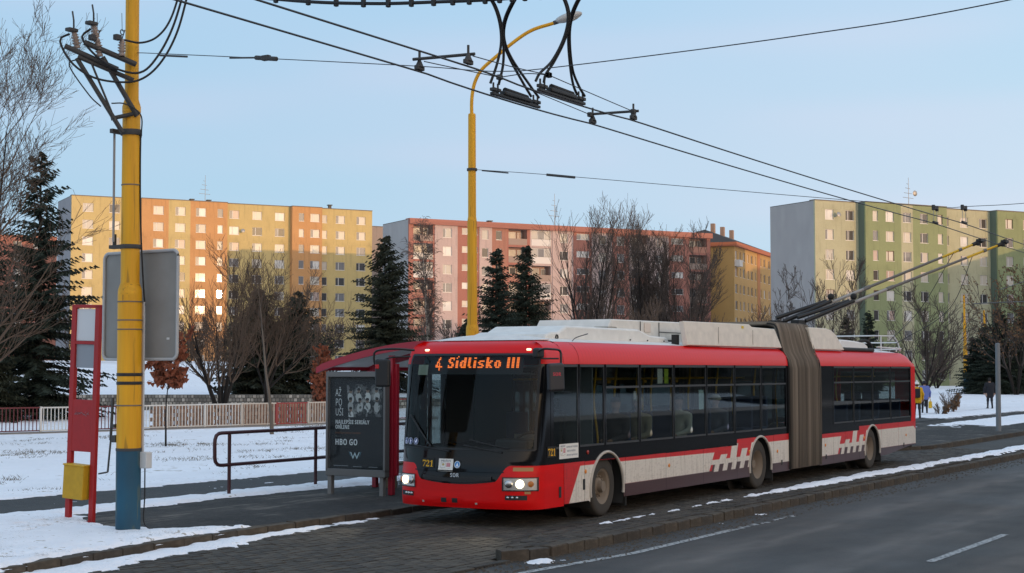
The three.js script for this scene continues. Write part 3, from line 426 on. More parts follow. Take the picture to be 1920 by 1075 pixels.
for (const x of [3.4, 4.25, 5.1, 5.95, 6.8, 7.65, 8.9, 9.7, 13.9, 14.8, 15.7, 17.2, 18.1, 19.0]) for (const z of [0.98, 0.52]) { const o = part('seat', seatGeo, seatMat, bus); o.position.set(x, 0.57 + (Math.abs(x - 9.3) < 0.8 || Math.abs(x - 16.6) < 0.9 ? 0.2 : 0), z); }
for (const x of [3.3, 4.2, 8.6, 9.5, 14.2, 17.8, 18.7]) { const o = part('seat', seatGeo, seatMat, bus); o.position.set(x, 0.57, -0.98); }
for (const [x, z] of [[2.38, 0.95], [3.05, 0.85], [4.0, 0.75], [4.75, 0.8], [5.45, 0.75], [6.1, 0.85], [7.1, 0.75], [8.2, 0.85], [9.2, 0.75], [10.3, 0.8], [14.6, 0.7], [15.5, 0.8], [17.0, 0.7], [18.3, 0.8], [5.3, -0.6], [7.9, -0.6], [15.2, -0.6]])
  part('handrail', tube([V(x, 0.57, z), V(x, 1.2, z + 0.04 * Math.sin(x * 7)), V(x, 1.9, z - 0.05), V(x, 2.46, z)], 0.02, 6, 14), yellowRail, bus);
part('ceiling_rail', M([rod(V(2.5, 2.25, 0.42), V(10.6, 2.25, 0.42), 0.018), rod(V(2.5, 2.25, -0.42), V(10.6, 2.25, -0.42), 0.018), rod(V(13.6, 2.25, 0.42), V(19.6, 2.25, 0.42), 0.018)]), yellowRail, bus);
for (const [x, w, h, y, c] of [[2.58, 0.1, 0.24, 1.98, [0.8, 0.8, 0.78]], [3.72, 0.09, 0.14, 1.98, [0.8, 0.8, 0.78]], [6.5, 0.22, 0.36, 1.86, [0.55, 0.75, 0.78]], [4.72, 0.2, 0.26, 2.3, [0.7, 0.75, 0.7]], [4.98, 0.16, 0.26, 2.3, [0.45, 0.6, 0.05]]]) part('notice', box(w, h, 0.004, x, y, 1.235), mat(...c, 0.7), bus);
for (const x of [2.9, 4.35, 5.8, 7.2, 8.6, 10.0]) part('hand_strap', box(0.1, 0.05, 0.02, x, 2.2, 0.42), yellowRail, bus);
// ---------------------------------------------------------------- bellows: folded cloth from floor over the roof hoods
{
  const ring = [[1.27, 0.33], [1.28, 1.2], [1.275, 2.45], [1.24, 2.62], [1.15, 2.78], [1.1, 2.95], [1.04, 3.2], [0.98, 3.36], [0.8, 3.40], [-0.8, 3.40], [-0.98, 3.36], [-1.04, 3.2], [-1.1, 2.95], [-1.15, 2.78], [-1.24, 2.62], [-1.275, 2.45], [-1.28, 1.2], [-1.27, 0.33]];
  const folds = 26, nu = folds * 4;
  const bt = gridGeo(nu, ring.length - 1, (i, j) => { const t = i / nu, ph = (t * folds) % 1, f = 0.085 * (Math.abs(ph - 0.5) * 2 - 0.5) + (Math.abs(t - 0.5) < 0.018 ? -0.04 : 0) + 0.012 * (hash2(Math.floor(t * folds), 3) - 0.5); const [z, y] = ring[j]; const cz = z / 1.28, cy = sstep(2.4, 3.4, y); return [lerp(10.93, 12.87, t) + 0.03 * (fbm(y * 1.7, i * 0.06, 2) - 0.5), y + f * cy, z + f * cz, t, j / 18]; });
  const bellTex = tex(256, (u, v) => { const c = fbm(u * 5, v * 2, 3, 0), g = fbm(u * 60, v * 2, 2, 0); const s = 0.50 + 0.3 * (c - 0.5) + 0.34 * (g - 0.5); return [s, s * 0.93, s * 0.85]; });
  part('bellows', bt, new THREE.MeshStandardMaterial({ color: lin(0.8, 0.77, 0.74), map: bellTex, roughness: 0.9 }), bus);
  part('bellows_frame', M([10.935, 12.865].map(x => tube(ring.slice(0, 9).map(([z, y]) => V(x, y, z + 0.008)), 0.02, 5, 40))), rubber, bus);
}
// ---------------------------------------------------------------- wheels
const tyreGeo = (() => { const p = [[0.29, -0.13], [0.40, -0.145], [0.46, -0.13], [0.485, -0.10], [0.488, 0], [0.485, 0.10], [0.46, 0.13], [0.40, 0.145], [0.29, 0.13]].map(([r, y]) => new THREE.Vector2(r, y)); const g = new THREE.LatheGeometry(p, 40); g.rotateX(Math.PI / 2); return g; })();
const rimGeo = k => { const p = (k ? [[0.06, 0.07], [0.13, 0.07], [0.14, 0.02], [0.2, 0.02], [0.235, 0.10], [0.27, 0.11], [0.295, 0.125]] : [[0.05, -0.02], [0.1, -0.02], [0.13, -0.05], [0.18, -0.06], [0.215, 0.02], [0.27, 0.105], [0.297, 0.125]]).map(([r, y]) => new THREE.Vector2(r, y)); const g = new THREE.LatheGeometry(p, 36); g.rotateX(Math.PI / 2); return g; };
const dirtRim = new THREE.MeshStandardMaterial({ color: lin(0.25, 0.2, 0.155), map: grimeTex, roughness: 0.85 }), tyreMat = new THREE.MeshStandardMaterial({ color: lin(0.062, 0.055, 0.048), map: grimeTex, roughness: 0.95 });
const rimG = [rimGeo(0), rimGeo(1)], hubG = [0, 1].map(k => { const l = [new THREE.CylinderGeometry(0.085, 0.1, 0.1, 18)]; l[0].rotateX(Math.PI / 2); l[0].translate(0, 0, k ? 0.10 : 0.0); for (let i = 0; i < 10; i++) { const b = new THREE.CylinderGeometry(0.016, 0.016, 0.05, 6); b.rotateX(Math.PI / 2); b.translate(Math.cos(i * 0.628) * 0.165, Math.sin(i * 0.628) * 0.165, k ? 0.045 : -0.04); l.push(b); } return M(l); });
wheelsX.forEach((cx, k) => { for (const side of [1, -1]) { const w = new THREE.Group(); w.name = 'wheel'; w.position.set(cx - (k ? 0 : 0.05), 0.52, side * (W2 - 0.19)); if (side < 0) w.rotation.y = Math.PI; else if (!k) w.rotation.y = 0.05; bus.add(w); const f = k ? 0 : 1; part('tyre', tyreGeo, tyreMat, w); part('rim', rimG[f], dirtRim, w); part('hub', hubG[f], dirtRim, w); part('brake_disc', (() => { const g = new THREE.CylinderGeometry(0.28, 0.28, 0.05, 24); g.rotateX(Math.PI / 2); g.translate(0, 0, -0.08); return g; })(), rubber, w); } });
for (const [x, z] of [[3.3, 1.1], [9.98, 1.1], [17.28, 1.1]]) part('mudflap', box(0.03, 0.42, 0.34, x, 0.36, z), rubber, bus);
// ---------------------------------------------------------------- roof equipment
{
  const ac = extr(poly([[1.6, 2.88], [1.64, 2.95], [1.8, 2.99], [2.05, 3.0], [2.32, 3.1], [5.0, 3.1], [5.45, 3.0], [6.15, 2.98], [6.22, 2.94], [6.24, 2.86]]), 1.3, { bevelEnabled: true, bevelSize: 0.035, bevelThickness: 0.05, bevelSegments: 2 }); ac.translate(0, 0, -0.65);
  const a = part('air_conditioner', ac, phys(0.86, 0.85, 0.83, 0.45, { map: rep(grimeTex, 0.8) }), bus);
  part('vent', M([box(0.62, 0.03, 0.5, 3.9, 3.115, 0.35), box(0.5, 0.03, 0.5, 4.6, 3.115, 0.35)]), blackMatt, a); part('cap', rbox(0.35, 0.07, 0.3, 4.45, 3.14, 0.3, 0.02), mat(0.3, 0.27, 0.22, 0.8), a);
  part('base_seal', box(4.6, 0.05, 1.34, 3.9, 2.885, 0), rubber, a); for (const x of [4.6, 5.3, 6.0]) part('bolt', (() => { const g = new THREE.CylinderGeometry(0.012, 0.012, 0.02, 8); g.rotateX(Math.PI / 2); g.translate(x, 2.94, 0.72); return g; })(), blackMatt, a);
  { const g = new THREE.TorusGeometry(0.035, 0.01, 6, 16); g.translate(1.95, 2.94, 0.71); part('lifting_ring', g, blackMatt, a); }
  const box1 = extr(poly([[4.3, 2.92], [4.32, 3.12], [4.48, 3.29], [8.4, 3.32], [8.4, 2.92]]), 1.45, { bevelEnabled: true, bevelSize: 0.02, bevelThickness: 0.02, bevelSegments: 1 }); box1.translate(0, 0, -1.05);
  const e = part('equipment_box', box1, phys(0.82, 0.79, 0.75, 0.5, { map: rep(grimeTex, 1.1) }), bus);
  part('joint', M([box(1.55, 0.012, 0.01, 7.2, 3.12, 0.43), box(0.012, 0.36, 0.01, 6.4, 3.12, 0.43), box(0.012, 0.36, 0.01, 5.6, 3.12, 0.43)]), blackMatt, e); part('hatch', rbox(0.26, 0.17, 0.02, 5.9, 3.19, 0.43, 0.008), phys(0.66, 0.56, 0.48, 0.6), e); part('dark_gap', box(1.3, 0.06, 0.02, 6.6, 2.95, 0.44), rubber, e);
  part('bracket', M([box(0.12, 0.22, 0.1, 6.1, 2.95, 0.9), box(0.04, 0.14, 0.03, 5.6, 3.02, 0.46)]), rubber, bus);
  for (const side of [1, -1]) { const f = extr(poly([[6.1, 2.855], [6.06, 3.28], [9.25, 3.3], [9.38, 3.25], [10.62, 3.235], [10.9, 2.86]]), 0.08, { bevelEnabled: true, bevelSize: 0.012, bevelThickness: 0.012, bevelSegments: 1 }); f.translate(0, -2.855, 0); f.rotateX(side > 0 ? -0.13 : 0.13); f.translate(0, 2.865, side > 0 ? 1.06 : -1.14); const o = part('roof_fairing', f, fairingMat, bus);
    if (side > 0) { part('fairing_sticker', box(0.1, 0.05, 0.006, 8.85, 3.26, 1.108), mat(0.7, 0.5, 0.02), o); part('fairing_joint', M([box(0.008, 0.33, 0.008, 7.55, 3.07, 1.145).rotateX(0), box(0.008, 0.3, 0.008, 9.3, 3.06, 1.145)]), mat(0.3, 0.25, 0.22), o); }
    const rf = extr(poly([[12.86, 2.86], [12.72, 3.33], [13.9, 3.33], [14.25, 3.29], [14.5, 3.2], [14.75, 3.02], [14.95, 2.86]]), 0.08, { bevelEnabled: true, bevelSize: 0.012, bevelThickness: 0.012, bevelSegments: 1 }); rf.translate(0, -2.855, 0); rf.rotateX(side > 0 ? -0.13 : 0.13); rf.translate(0, 2.865, side > 0 ? 1.06 : -1.14); part('roof_fairing', rf, fairingMat, bus); }
  const ra = extr(poly([[15.1, 2.92], [15.05, 3.02], [15.2, 3.1], [15.9, 3.09], [16.9, 3.06], [17.15, 2.98], [17.2, 2.92]]), 0.9, { bevelEnabled: true, bevelSize: 0.03, bevelThickness: 0.06, bevelSegments: 2 }); ra.translate(0, 0, 0.05);
  const r = part('rear_air_conditioner', ra, mat(0.8, 0.8, 0.8, 0.8), bus); part('base', rbox(2.3, 0.09, 1.1, 16.3, 2.9, 0.55, 0.03), blackMatt, r); part('hose', tube([V(16.5, 3.08, 0.95), V(17.0, 3.13, 1.0), V(17.4, 3.05, 1.0), V(17.5, 2.95, 1.0), V(17.3, 2.9, 1.0), V(16.8, 2.9, 1.02)], 0.04, 6, 24), rubber, r);
  part('resistor_box', M([box(1.8, 0.26, 0.6, 16.4, 3.16, -0.35), box(0.7, 0.3, 0.02, 17.0, 3.18, -0.02)]), mat(0.14, 0.14, 0.14, 0.7), bus);
  const cg = [[V(17.55, 3.26, 1.12), V(19.0, 3.28, 1.12)], [V(17.55, 2.98, 1.12), V(19.6, 2.97, 1.12)], [V(19.0, 3.28, 1.12), V(19.35, 3.12, 1.12)], [V(19.35, 3.12, 1.12), V(19.6, 2.9, 1.1)], [V(17.9, 2.88, 1.12), V(17.9, 3.27, 1.12)], [V(19.2, 2.88, 1.12), V(19.2, 3.0, 1.12)], [V(19.35, 3.12, 1.12), V(19.35, 3.12, -1.0)], [V(19.6, 2.95, 1.12), V(19.6, 2.95, -1.0)], [V(17.9, 3.27, -1.0), V(19.35, 3.12, -1.0)], [V(17.55, 3.26, 1.12), V(17.55, 3.26, -1.0)]];
  part('rope_cage', M(cg.map(([a, b]) => rod(a, b, 0.017, 0.017, 6))), mat(0.75, 0.75, 0.75, 0.5), bus);
  part('aerial', tube([V(1.95, 2.86, 0.98), V(2.1, 2.93, 0.98), V(2.5, 3.0, 0.98)], 0.008, 4, 10), blackMatt, bus);
  // trolley poles on their turntable
  part('trolley_base', M([rbox(1.5, 0.18, 1.5, 14.4, 3.28, 0, 0.04), box(0.5, 0.3, 0.2, 14.3, 3.42, -0.27), box(0.5, 0.3, 0.2, 14.3, 3.42, 0.28), rod(V(14.2, 3.0, 0), V(14.2, 3.3, 0), 0.3)]), blackMatt, bus);
  const poleGrey = mat(0.34, 0.32, 0.3, 0.6), poleDark = mat(0.15, 0.14, 0.13, 0.6), poleYellow = mat(0.68, 0.4, 0.01, 0.5);
  for (const [A, B] of [[[14.5, 3.5, -0.27], [18.04, 5.55, 3.6]], [[14.45, 3.5, 0.28], [18.42, 5.53, 4.1]]]) {
    const a = V(...A), b = V(...B), at = t => a.clone().lerp(b, t);
    const o = part('trolley_pole', rod(at(0.05), at(0.42), 0.042, 0.036), poleGrey, bus);
    part('pole_shaft', rod(at(0.42), at(0.8), 0.035, 0.03), poleDark, o); part('pole_tip', rod(at(0.8), at(0.965), 0.03, 0.027), poleYellow, o);
    part('sleeve', M([rod(at(0.41), at(0.44), 0.05), rod(at(0.885), at(0.9), 0.04)]), poleDark, o);
    part('spring', M([0, 1].map(k => rod(at(0.0).add(V(0.05, 0.06 + k * 0.08, 0.1 - k * 0.2)), at(0.24).add(V(0, 0.06, 0.06 - k * 0.12)), 0.05, 0.045))), blackMatt, o); part('spring_cap', new THREE.SphereGeometry(0.08, 10, 8).translate(...at(0.25).add(V(0.0, 0.14, 0)).toArray()), rubber, o);
    const h = at(0.985); part('shoe', M([rbox(0.34, 0.09, 0.07, b.x, b.y + 0.02, b.z, 0.02), rod(at(0.955), V(b.x, b.y, b.z), 0.045, 0.05), rbox(0.12, 0.16, 0.1, h.x, h.y, h.z, 0.02)]), blackMatt, o);
  }
}
// ---------------------------------------------------------------- lamps, mirrors, signs on the nose
{
  const lensMat = new THREE.MeshPhysicalMaterial({ color: lin(1, 1, 1), transmission: 1, thickness: 0, roughness: 0.02, ior: 1.45 });
  const reflector = new THREE.MeshStandardMaterial({ color: lin(0.75, 0.73, 0.7), metalness: 0.9, roughness: 0.28 });
  const bulbMat = mat(1, 0.95, 0.8, 0.4, { emissive: lin(1, 0.86, 0.58), emissiveIntensity: 5 });
  for (const sg of [-1, 1]) {
    const a = nose.ofZ(sg * 0.80), b = nose.ofZ(sg * 1.235), u0 = Math.min(a, b), u1 = Math.max(a, b);
    const H = part('headlight', noseGeo(u0, u1, k_(0.60), k_(0.785), 16, 4, 0.004), reflector, bus);
    part('lamp_frame', M([noseGeo(u0 - 0.015, u1 + 0.015, k_(0.588), k_(0.604), 16, 1, 0.014), noseGeo(u0 - 0.015, u1 + 0.015, k_(0.78), k_(0.796), 16, 1, 0.014), noseGeo(u0 - 0.015, u0 + 0.006, k_(0.59), k_(0.795), 1, 4, 0.014), noseGeo(u1 - 0.006, u1 + 0.015, k_(0.59), k_(0.795), 1, 4, 0.014)]), blackMatt, H);
    const q = z => surf(nose.ofZ(z), 0.695, 0.02), disc = (z, r, m, nm) => { const [x, y, zz] = q(z), [nx, nz] = nose.nrm(nose.ofZ(z)); const g = new THREE.SphereGeometry(r, 18, 12); g.scale(1, 1, 0.35); g.rotateY(Math.atan2(nx, nz)); g.translate(x, y, zz); return part(nm, g, m, H); };
    disc(sg * 1.04, 0.064, bulbMat, 'bulb'); disc(sg * 0.885, 0.06, chrome, 'high_beam'); disc(sg * 1.17, 0.045, mat(0.5, 0.16, 0.02, 0.3), 'turn_signal');
    part('lens', noseGeo(u0, u1, k_(0.60), k_(0.785), 16, 4, 0.06), lensMat, H);
    const [x, y, z] = surf(nose.ofZ(sg * 1.04), 0.695, 0.16), sp = new THREE.SpotLight(lin(1, 0.86, 0.6), 6, 30, 0.5, 0.8, 2); sp.position.set(x + BUS[0], y, z + BUS[2]); sp.target.position.set(x + BUS[0] - 12, -1.0, z + BUS[2] + sg * 0.6); sp.castShadow = true; sp.shadow.radius = 3; scene.add(sp, sp.target);
    // fog lamp cluster
    const f0 = nose.ofZ(sg * 0.83), f1 = nose.ofZ(sg * 1.13); const F = part('fog_lamp', noseGeo(Math.min(f0, f1), Math.max(f0, f1), k_(0.455), k_(0.525), 10, 2, 0.006), blackMatt, bus);
    for (let k = 0; k < 3; k++) { const [fx, fy, fz] = surf(nose.ofZ(sg * (0.87 + k * 0.065)), 0.49, 0.012), g = new THREE.SphereGeometry(0.022, 8, 6); g.scale(0.5, 1, 1.2); g.translate(fx, fy, fz); part('lamp_cell', g, chrome, F); }
  }
  // scuffs where the paint is worn to the filler
  const filler = mat(0.45, 0.24, 0.10, 0.8); part('paint_scuff', noseGeo(nose.ofZ(0.93), nose.ofZ(1.19), k_(0.885), k_(0.94), 8, 2, 0.0025), filler, bus); part('paint_scuff', noseGeo(nose.ofZ(1.1), nose.ofZ(1.17), k_(0.545), k_(0.583), 4, 2, 0.0025), filler, bus);
  part('number_plate_holder', noseGeo(nose.ofZ(-0.42), nose.ofZ(0.12), k_(0.36), k_(0.475), 10, 2, 0.006), redPaint, bus);
  for (const z of [-0.22, -0.02]) part('tow_socket', noseGeo(nose.ofZ(z - 0.05), nose.ofZ(z + 0.05), k_(0.385), k_(0.455), 3, 2, 0.01), blackMatt, bus);
  for (const z of [-0.62, 0.36]) part('bumper_bolt', noseGeo(nose.ofZ(z - 0.02), nose.ofZ(z + 0.02), k_(0.37), k_(0.40), 2, 1, 0.01), mat(0.5, 0.45, 0.4), bus);
  // wipers
  const wp = (z0, z1, y0, y1) => tube([0, 0.5, 1].map(t => V(...surf(nose.ofZ(lerp(z0, z1, t)), lerp(y0, y1, t), 0.03))), 0.012, 5, 12);
  part('wiper', M([wp(-0.15, -0.9, 1.16, 1.24), wp(-0.5, -1.0, 1.22, 1.7)]), blackMatt, bus); part('wiper', M([wp(0.75, 0.1, 1.16, 1.26), wp(0.85, 0.2, 1.22, 1.34)]), blackMatt, bus);
  // mirrors
  const arm = (pts, r = 0.018) => tube(pts.map(p => V(...p)), r, 6, 20);
  const lx = -19.55, MIR = (name, pieces, head, hx) => { const o = part('mirror', M(pieces), blackMatt, bus); return o; };
  const m1 = part('mirror', M([rbox(0.2, 0.16, 0.12, 0.35, 2.66, 1.28, 0.04, 2), arm([[0.3, 2.68, 1.3], [0.2, 2.72, 1.45], [0.35, 2.72, 1.5], [0.58, 2.7, 1.52], [0.6, 2.6, 1.53], [0.6, 2.46, 1.53]]), arm([[0.35, 2.58, 1.32], [0.58, 2.58, 1.5]], 0.013)]), blackMatt, bus);
  const head1 = rbox(0.1, 0.42, 0.27, 0, 0, 0, 0.04, 2); head1.rotateY(0.95); head1.rotateZ(0.06); head1.translate(0.38, 2.3, 1.56); part('mirror_head', head1, mat(0.03, 0.03, 0.035, 0.5), m1);
  const m2 = part('mirror', M([arm([[0.35, 2.72, -0.98], [0.1, 2.74, -1.2], [0.05, 2.71, -1.5], [0.06, 2.62, -1.56], [0.08, 2.5, -1.56]]), arm([[0.3, 2.62, -1.02], [0.12, 2.6, -1.3], [0.07, 2.5, -1.5]], 0.013)]), blackMatt, bus);
  const head2 = rbox(0.1, 0.44, 0.25, 0, 0, 0, 0.04, 2); head2.rotateY(0.2); head2.translate(0.08, 2.36, -1.4); part('mirror_head', head2, blackMatt, m2); { const g = rbox(0.02, 0.07, 0.07, 0.02, 2.46, -1.47, 0.01); part('reflector', g, mat(0.5, 0.01, 0.01, 0.4), m2); }
  // destination display: rows of diodes behind the windscreen
  const glyph = { '4': ['...#..', '..##..', '..#...', '.##...', '.#.#..', '##.#..', '######', '...#..', '...#..'], S: ['.####', '##..#', '##...', '.###.', '...##', '#..##', '####.'], 'í': ['.#', '#.', '..', '##', '##', '##', '##', '##'], d: ['...##', '...##', '.####', '##.##', '##.##', '##.##', '.####'], l: ['##.', '##.', '##.', '##.', '##.', '##.', '.##'], i: ['##', '..', '##', '##', '##', '##', '##'], s: ['.....', '.....', '.####', '##...', '.###.', '...##', '####.'], k: ['##...', '##...', '##.##', '####.', '###..', '####.', '##.##'], o: ['.....', '.....', '.###.', '##.##', '##.##', '##.##', '.###.'], I: ['##', '##', '##', '##', '##', '##', '##'] };
  const pitch = 0.0235, dots = [], put = (ch, z0, yb) => { const g = glyph[ch]; g.forEach((row, r) => [...row].forEach((c, k) => { if (c === '#') dots.push([z0 + k * pitch, yb + (g.length - 1 - r) * pitch]); })); return z0 + (g[0].length + 1) * pitch; };
  let z = put('4', -0.66, 2.41); z = -0.40; for (const ch of 'Sídlisko') z = put(ch, z, 2.45) + 0.012; z += 0.07; for (const ch of 'III') z = put(ch, z, 2.45) + 0.012;
  const D = part('destination_display', noseGeo(nose.ofZ(-0.95), nose.ofZ(0.95), k_(2.36), k_(2.645), 24, 4, -0.075), mat(0.012, 0.012, 0.014, 0.6), bus);
  const zs = 0.97, dg = dots.map(([zz, y]) => { const [x, yy, z3] = surf(nose.ofZ(zz * zs), y, -0.058); return box(0.004, pitch * 0.82, pitch * 0.82, x, yy, z3); });
  part('display_text', M(dg), mat(0.02, 0.01, 0.0, 0.6, { emissive: lin(1.0, 0.19, 0.03), emissiveIntensity: 1.9 }), D);
  part('header_shade', noseGeo(nose.ofZ(-1.1), nose.ofZ(1.15), k_(2.34), k_(2.36), 24, 1, -0.05), blackMatt, bus);
  part('window_card', noseGeo(nose.ofZ(-1.0), nose.ofZ(-0.78), k_(2.33), k_(2.49), 4, 3, -0.03), mat(0.42, 0.46, 0.36, 0.8), bus);
  // fleet numbers, coat of arms plates and badges
  const flatMat = (t, o = {}) => new THREE.MeshStandardMaterial(Object.assign({ map: t, roughness: 0.6 }, o));
  const num = canvas(128, 72, (c, w, h) => { c.fillStyle = '#060606'; c.fillRect(0, 0, w, h); c.fillStyle = '#f0b400'; c.font = 'bold 66px serif'; c.textAlign = 'center'; c.textBaseline = 'middle'; c.fillText('721', w / 2, h / 2 + 3); });
  part('fleet_number', noseGeo(nose.ofZ(-0.69), nose.ofZ(-0.43), k_(0.895), k_(1.045), 4, 2, 0.008), flatMat(num), bus);
  const crest = (c, x, y, s) => { c.strokeStyle = '#444'; c.lineWidth = 2; c.strokeRect(x, y, s * 0.9, s); c.fillStyle = '#b9a46a'; c.beginPath(); c.arc(x + s * 0.45, y + s * 0.35, s * 0.25, 0, 7); c.fill(); c.fillStyle = '#b3263a'; c.fillRect(x + s * 1.1, y, s * 0.8, s * 0.8); c.fillStyle = '#f2f2f2'; for (let k = 0; k < 3; k++) c.fillRect(x + s * 1.1, y + s * (0.12 + k * 0.24), s * 0.8, s * 0.08); c.strokeStyle = '#8a6d3b'; c.beginPath(); c.moveTo(x, y + s * 1.15); c.quadraticCurveTo(x + s, y + s * 1.5, x + s * 1.9, y + s * 1.05); c.stroke(); };
  const plate = canvas(160, 140, (c, w, h) => { c.fillStyle = '#e6e3dc'; c.fillRect(0, 0, w, h); c.fillStyle = '#3a3f55'; c.font = 'bold 27px serif'; c.textAlign = 'center'; c.fillText('PREŠOV', w / 2, 34); crest(c, 26, 46, 54); });
  part('crest_plate', noseGeo(nose.ofZ(-0.345), nose.ofZ(-0.075), k_(0.855), k_(1.045), 4, 2, 0.009), flatMat(plate), bus);
  const badge = canvas(96, 96, (c) => { c.fillStyle = '#101010'; c.fillRect(0, 0, 96, 96); c.fillStyle = '#dfe9f2'; c.beginPath(); c.arc(48, 48, 45, 0, 7); c.fill(); c.fillStyle = '#3b86c8'; c.beginPath(); c.arc(48, 48, 37, 0, 7); c.fill(); c.fillStyle = '#eef4fa'; c.beginPath(); c.moveTo(48, 20); c.lineTo(66, 64); c.lineTo(30, 64); c.fill(); c.fillRect(24, 66, 48, 7); });
  part('round_badge', noseGeo(nose.ofZ(-0.06), nose.ofZ(0.055), k_(0.905), k_(1.02), 4, 3, 0.009), flatMat(badge), bus);
  for (let k = 0; k < 3; k++) { const ic = canvas(96, 96, c => { c.fillStyle = '#0a0b0e'; c.fillRect(0, 0, 96, 96); c.fillStyle = '#cfd6e6'; c.beginPath(); c.arc(48, 48, 46, 0, 7); c.fill(); c.fillStyle = '#1c2f66'; c.beginPath(); c.arc(48, 48, 41, 0, 7); c.fill(); c.fillStyle = c.strokeStyle = '#eef'; c.lineWidth = 7;
      if (k === 0) { c.beginPath(); c.arc(42, 22, 6, 0, 7); c.fill(); c.beginPath(); c.arc(44, 60, 17, 0, 7); c.stroke(); c.beginPath(); c.moveTo(42, 30); c.lineTo(44, 54); c.lineTo(62, 56); c.lineTo(68, 74); c.stroke(); }
      if (k === 1) { c.beginPath(); c.arc(48, 24, 8, 0, 7); c.fill(); c.fillRect(38, 34, 20, 26); c.fillRect(38, 58, 8, 24); c.fillRect(50, 58, 8, 24); c.fillRect(58, 40, 16, 6); }
      if (k === 2) { c.beginPath(); c.arc(46, 44, 22, 0, Math.PI); c.fill(); c.fillRect(46, 22, 22, 22); c.beginPath(); c.arc(36, 72, 7, 0, 7); c.fill(); c.beginPath(); c.arc(58, 72, 7, 0, 7); c.fill(); c.fillRect(20, 30, 8, 16); } });
    const zc = [-1.085, -0.975, -0.845][k]; part('access_sign', noseGeo(nose.ofZ(zc - (k ? 0.055 : 0.05)), nose.ofZ(zc + 0.055), k_(1.24), k_(1.35), 3, 3, 0.012), flatMat(ic), bus); }
  // maker's emblem: three joined letters in chrome
  const font = await new FontLoader().loadAsync('fonts/droid/droid_sans_bold.typeface.json');
  const eg = new TextGeometry('SOR', { font, size: 0.06, depth: 0.012, curveSegments: 4 }); eg.computeBoundingBox(); const bb = eg.boundingBox; eg.translate(-(bb.max.x + bb.min.x) / 2, 0, 0); eg.rotateY(-Math.PI / 2); eg.translate(0.05, 0.775, -0.02); part('emblem', eg, chrome, bus);
  const eg2 = new TextGeometry('SOR', { font, size: 0.05, depth: 0.004, curveSegments: 3 }); eg2.computeBoundingBox(); const b2 = eg2.boundingBox; eg2.translate(-(b2.max.x + b2.min.x) / 2, 0, 0.05); eg2.rotateY(0.95 - Math.PI / 2); eg2.translate(0.38, 2.32, 1.56); part('mirror_emblem', eg2, mat(0.55, 0.03, 0.06, 0.4), m1);
  // side numbers and plates
  part('fleet_number', (() => { const g = new THREE.PlaneGeometry(0.28, 0.17); g.translate(0.76, 1.16, W2 + 0.006); return g; })(), flatMat(num), bus);
  const plate2 = canvas(320, 120, (c, w, h) => { c.fillStyle = '#e3e0d9'; c.fillRect(0, 0, w, h); c.fillStyle = '#333c55'; c.font = 'bold 20px serif'; c.fillText('PREŠOV', 18, 26); crest(c, 18, 36, 44); c.fillStyle = '#6a6f7a'; c.font = 'bold 20px sans-serif'; c.fillText('DOPRAVNÝ PODNIK', 118, 34); c.fillText('MESTA PREŠOV', 128, 66); c.fillText('akciová spoločnosť', 122, 98); });
  part('operator_plate', (() => { const g = new THREE.PlaneGeometry(0.62, 0.23); g.translate(1.3, 1.15, W2 + 0.008); return g; })(), flatMat(plate2), bus);
  const amber = mat(0.75, 0.26, 0.03, 0.35), amberG = (() => { const g = new THREE.SphereGeometry(0.035, 10, 8); g.scale(1, 1, 0.4); return g; })();
  for (const [x, y] of [[1.85, 0.8], [4.98, 0.73], [8.72, 0.8], [10.25, 0.74], [13.2, 0.74], [15.95, 0.8], [19.4, 0.74]]) { const o = part('side_marker', amberG, amber, bus); o.position.set(x, y, W2 + 0.008); }
  { const o = part('side_repeater', amberG, mat(0.35, 0.03, 0.02, 0.35), bus); o.position.set(1.93, 1.1, W2 + 0.006); }
  for (const [x, y] of [[1.02, 0.53], [1.8, 0.6], [10.5, 0.5], [13.25, 0.48], [19.2, 0.5]]) part('flap_handle', rbox(0.07, x < 3 ? 0.17 : 0.1, 0.012, x, y, W2 + 0.005, 0.005), blackMatt, bus);
}
// ---------------------------------------------------------------- street furniture
const poleYellowMat = new THREE.MeshStandardMaterial({ color: lin(1, 1, 1), map: rep(tex(256, (u, v) => { const c = fbm(u * 6, v * 6, 4, 6), k = 0.6 * sstep(0.68, 0.78, fbm(u * 9, v * 9, 4, 9)), g = fbm(u * 40, v * 4, 2, 40); return [lerp(0.86 + 0.12 * (c - 0.5), 0.4, k * 0.6), lerp(0.62 + 0.1 * (c - 0.5) + 0.05 * (g - 0.5), 0.28, k * 0.6), lerp(0.03, 0.1, k)]; }), 2, 2), roughness: 0.55 });
const poleBlueMat = new THREE.MeshStandardMaterial({ color: lin(1, 1, 1), map: rep(tex(256, (u, v) => { const c = fbm(u * 5, v * 5, 4, 5), k = sstep(0.55, 0.7, fbm(u * 9 + 2, v * 6, 4, 0)); return [lerp(0.09, 0.30, k * 0.8), lerp(0.29 + 0.08 * (c - 0.5), 0.35, k * 0.7), lerp(0.38 + 0.1 * (c - 0.5), 0.33, k * 0.7)]; }), 1, 1), roughness: 0.65 });
const steelDark = mat(0.05, 0.048, 0.047, 0.7), steelBand = mat(0.16, 0.13, 0.10, 0.6), cableBlack = mat(0.012, 0.012, 0.013, 0.6), wireMat = mat(0.03, 0.03, 0.032, 0.5);
const insulMat = phys(0.28, 0.22, 0.19, 0.35);
const lathe = (p, n = 24) => new THREE.LatheGeometry(p.map(([r, y]) => new THREE.Vector2(r, y)), n);
const PB = P(15.70, 0.12, 15.64);
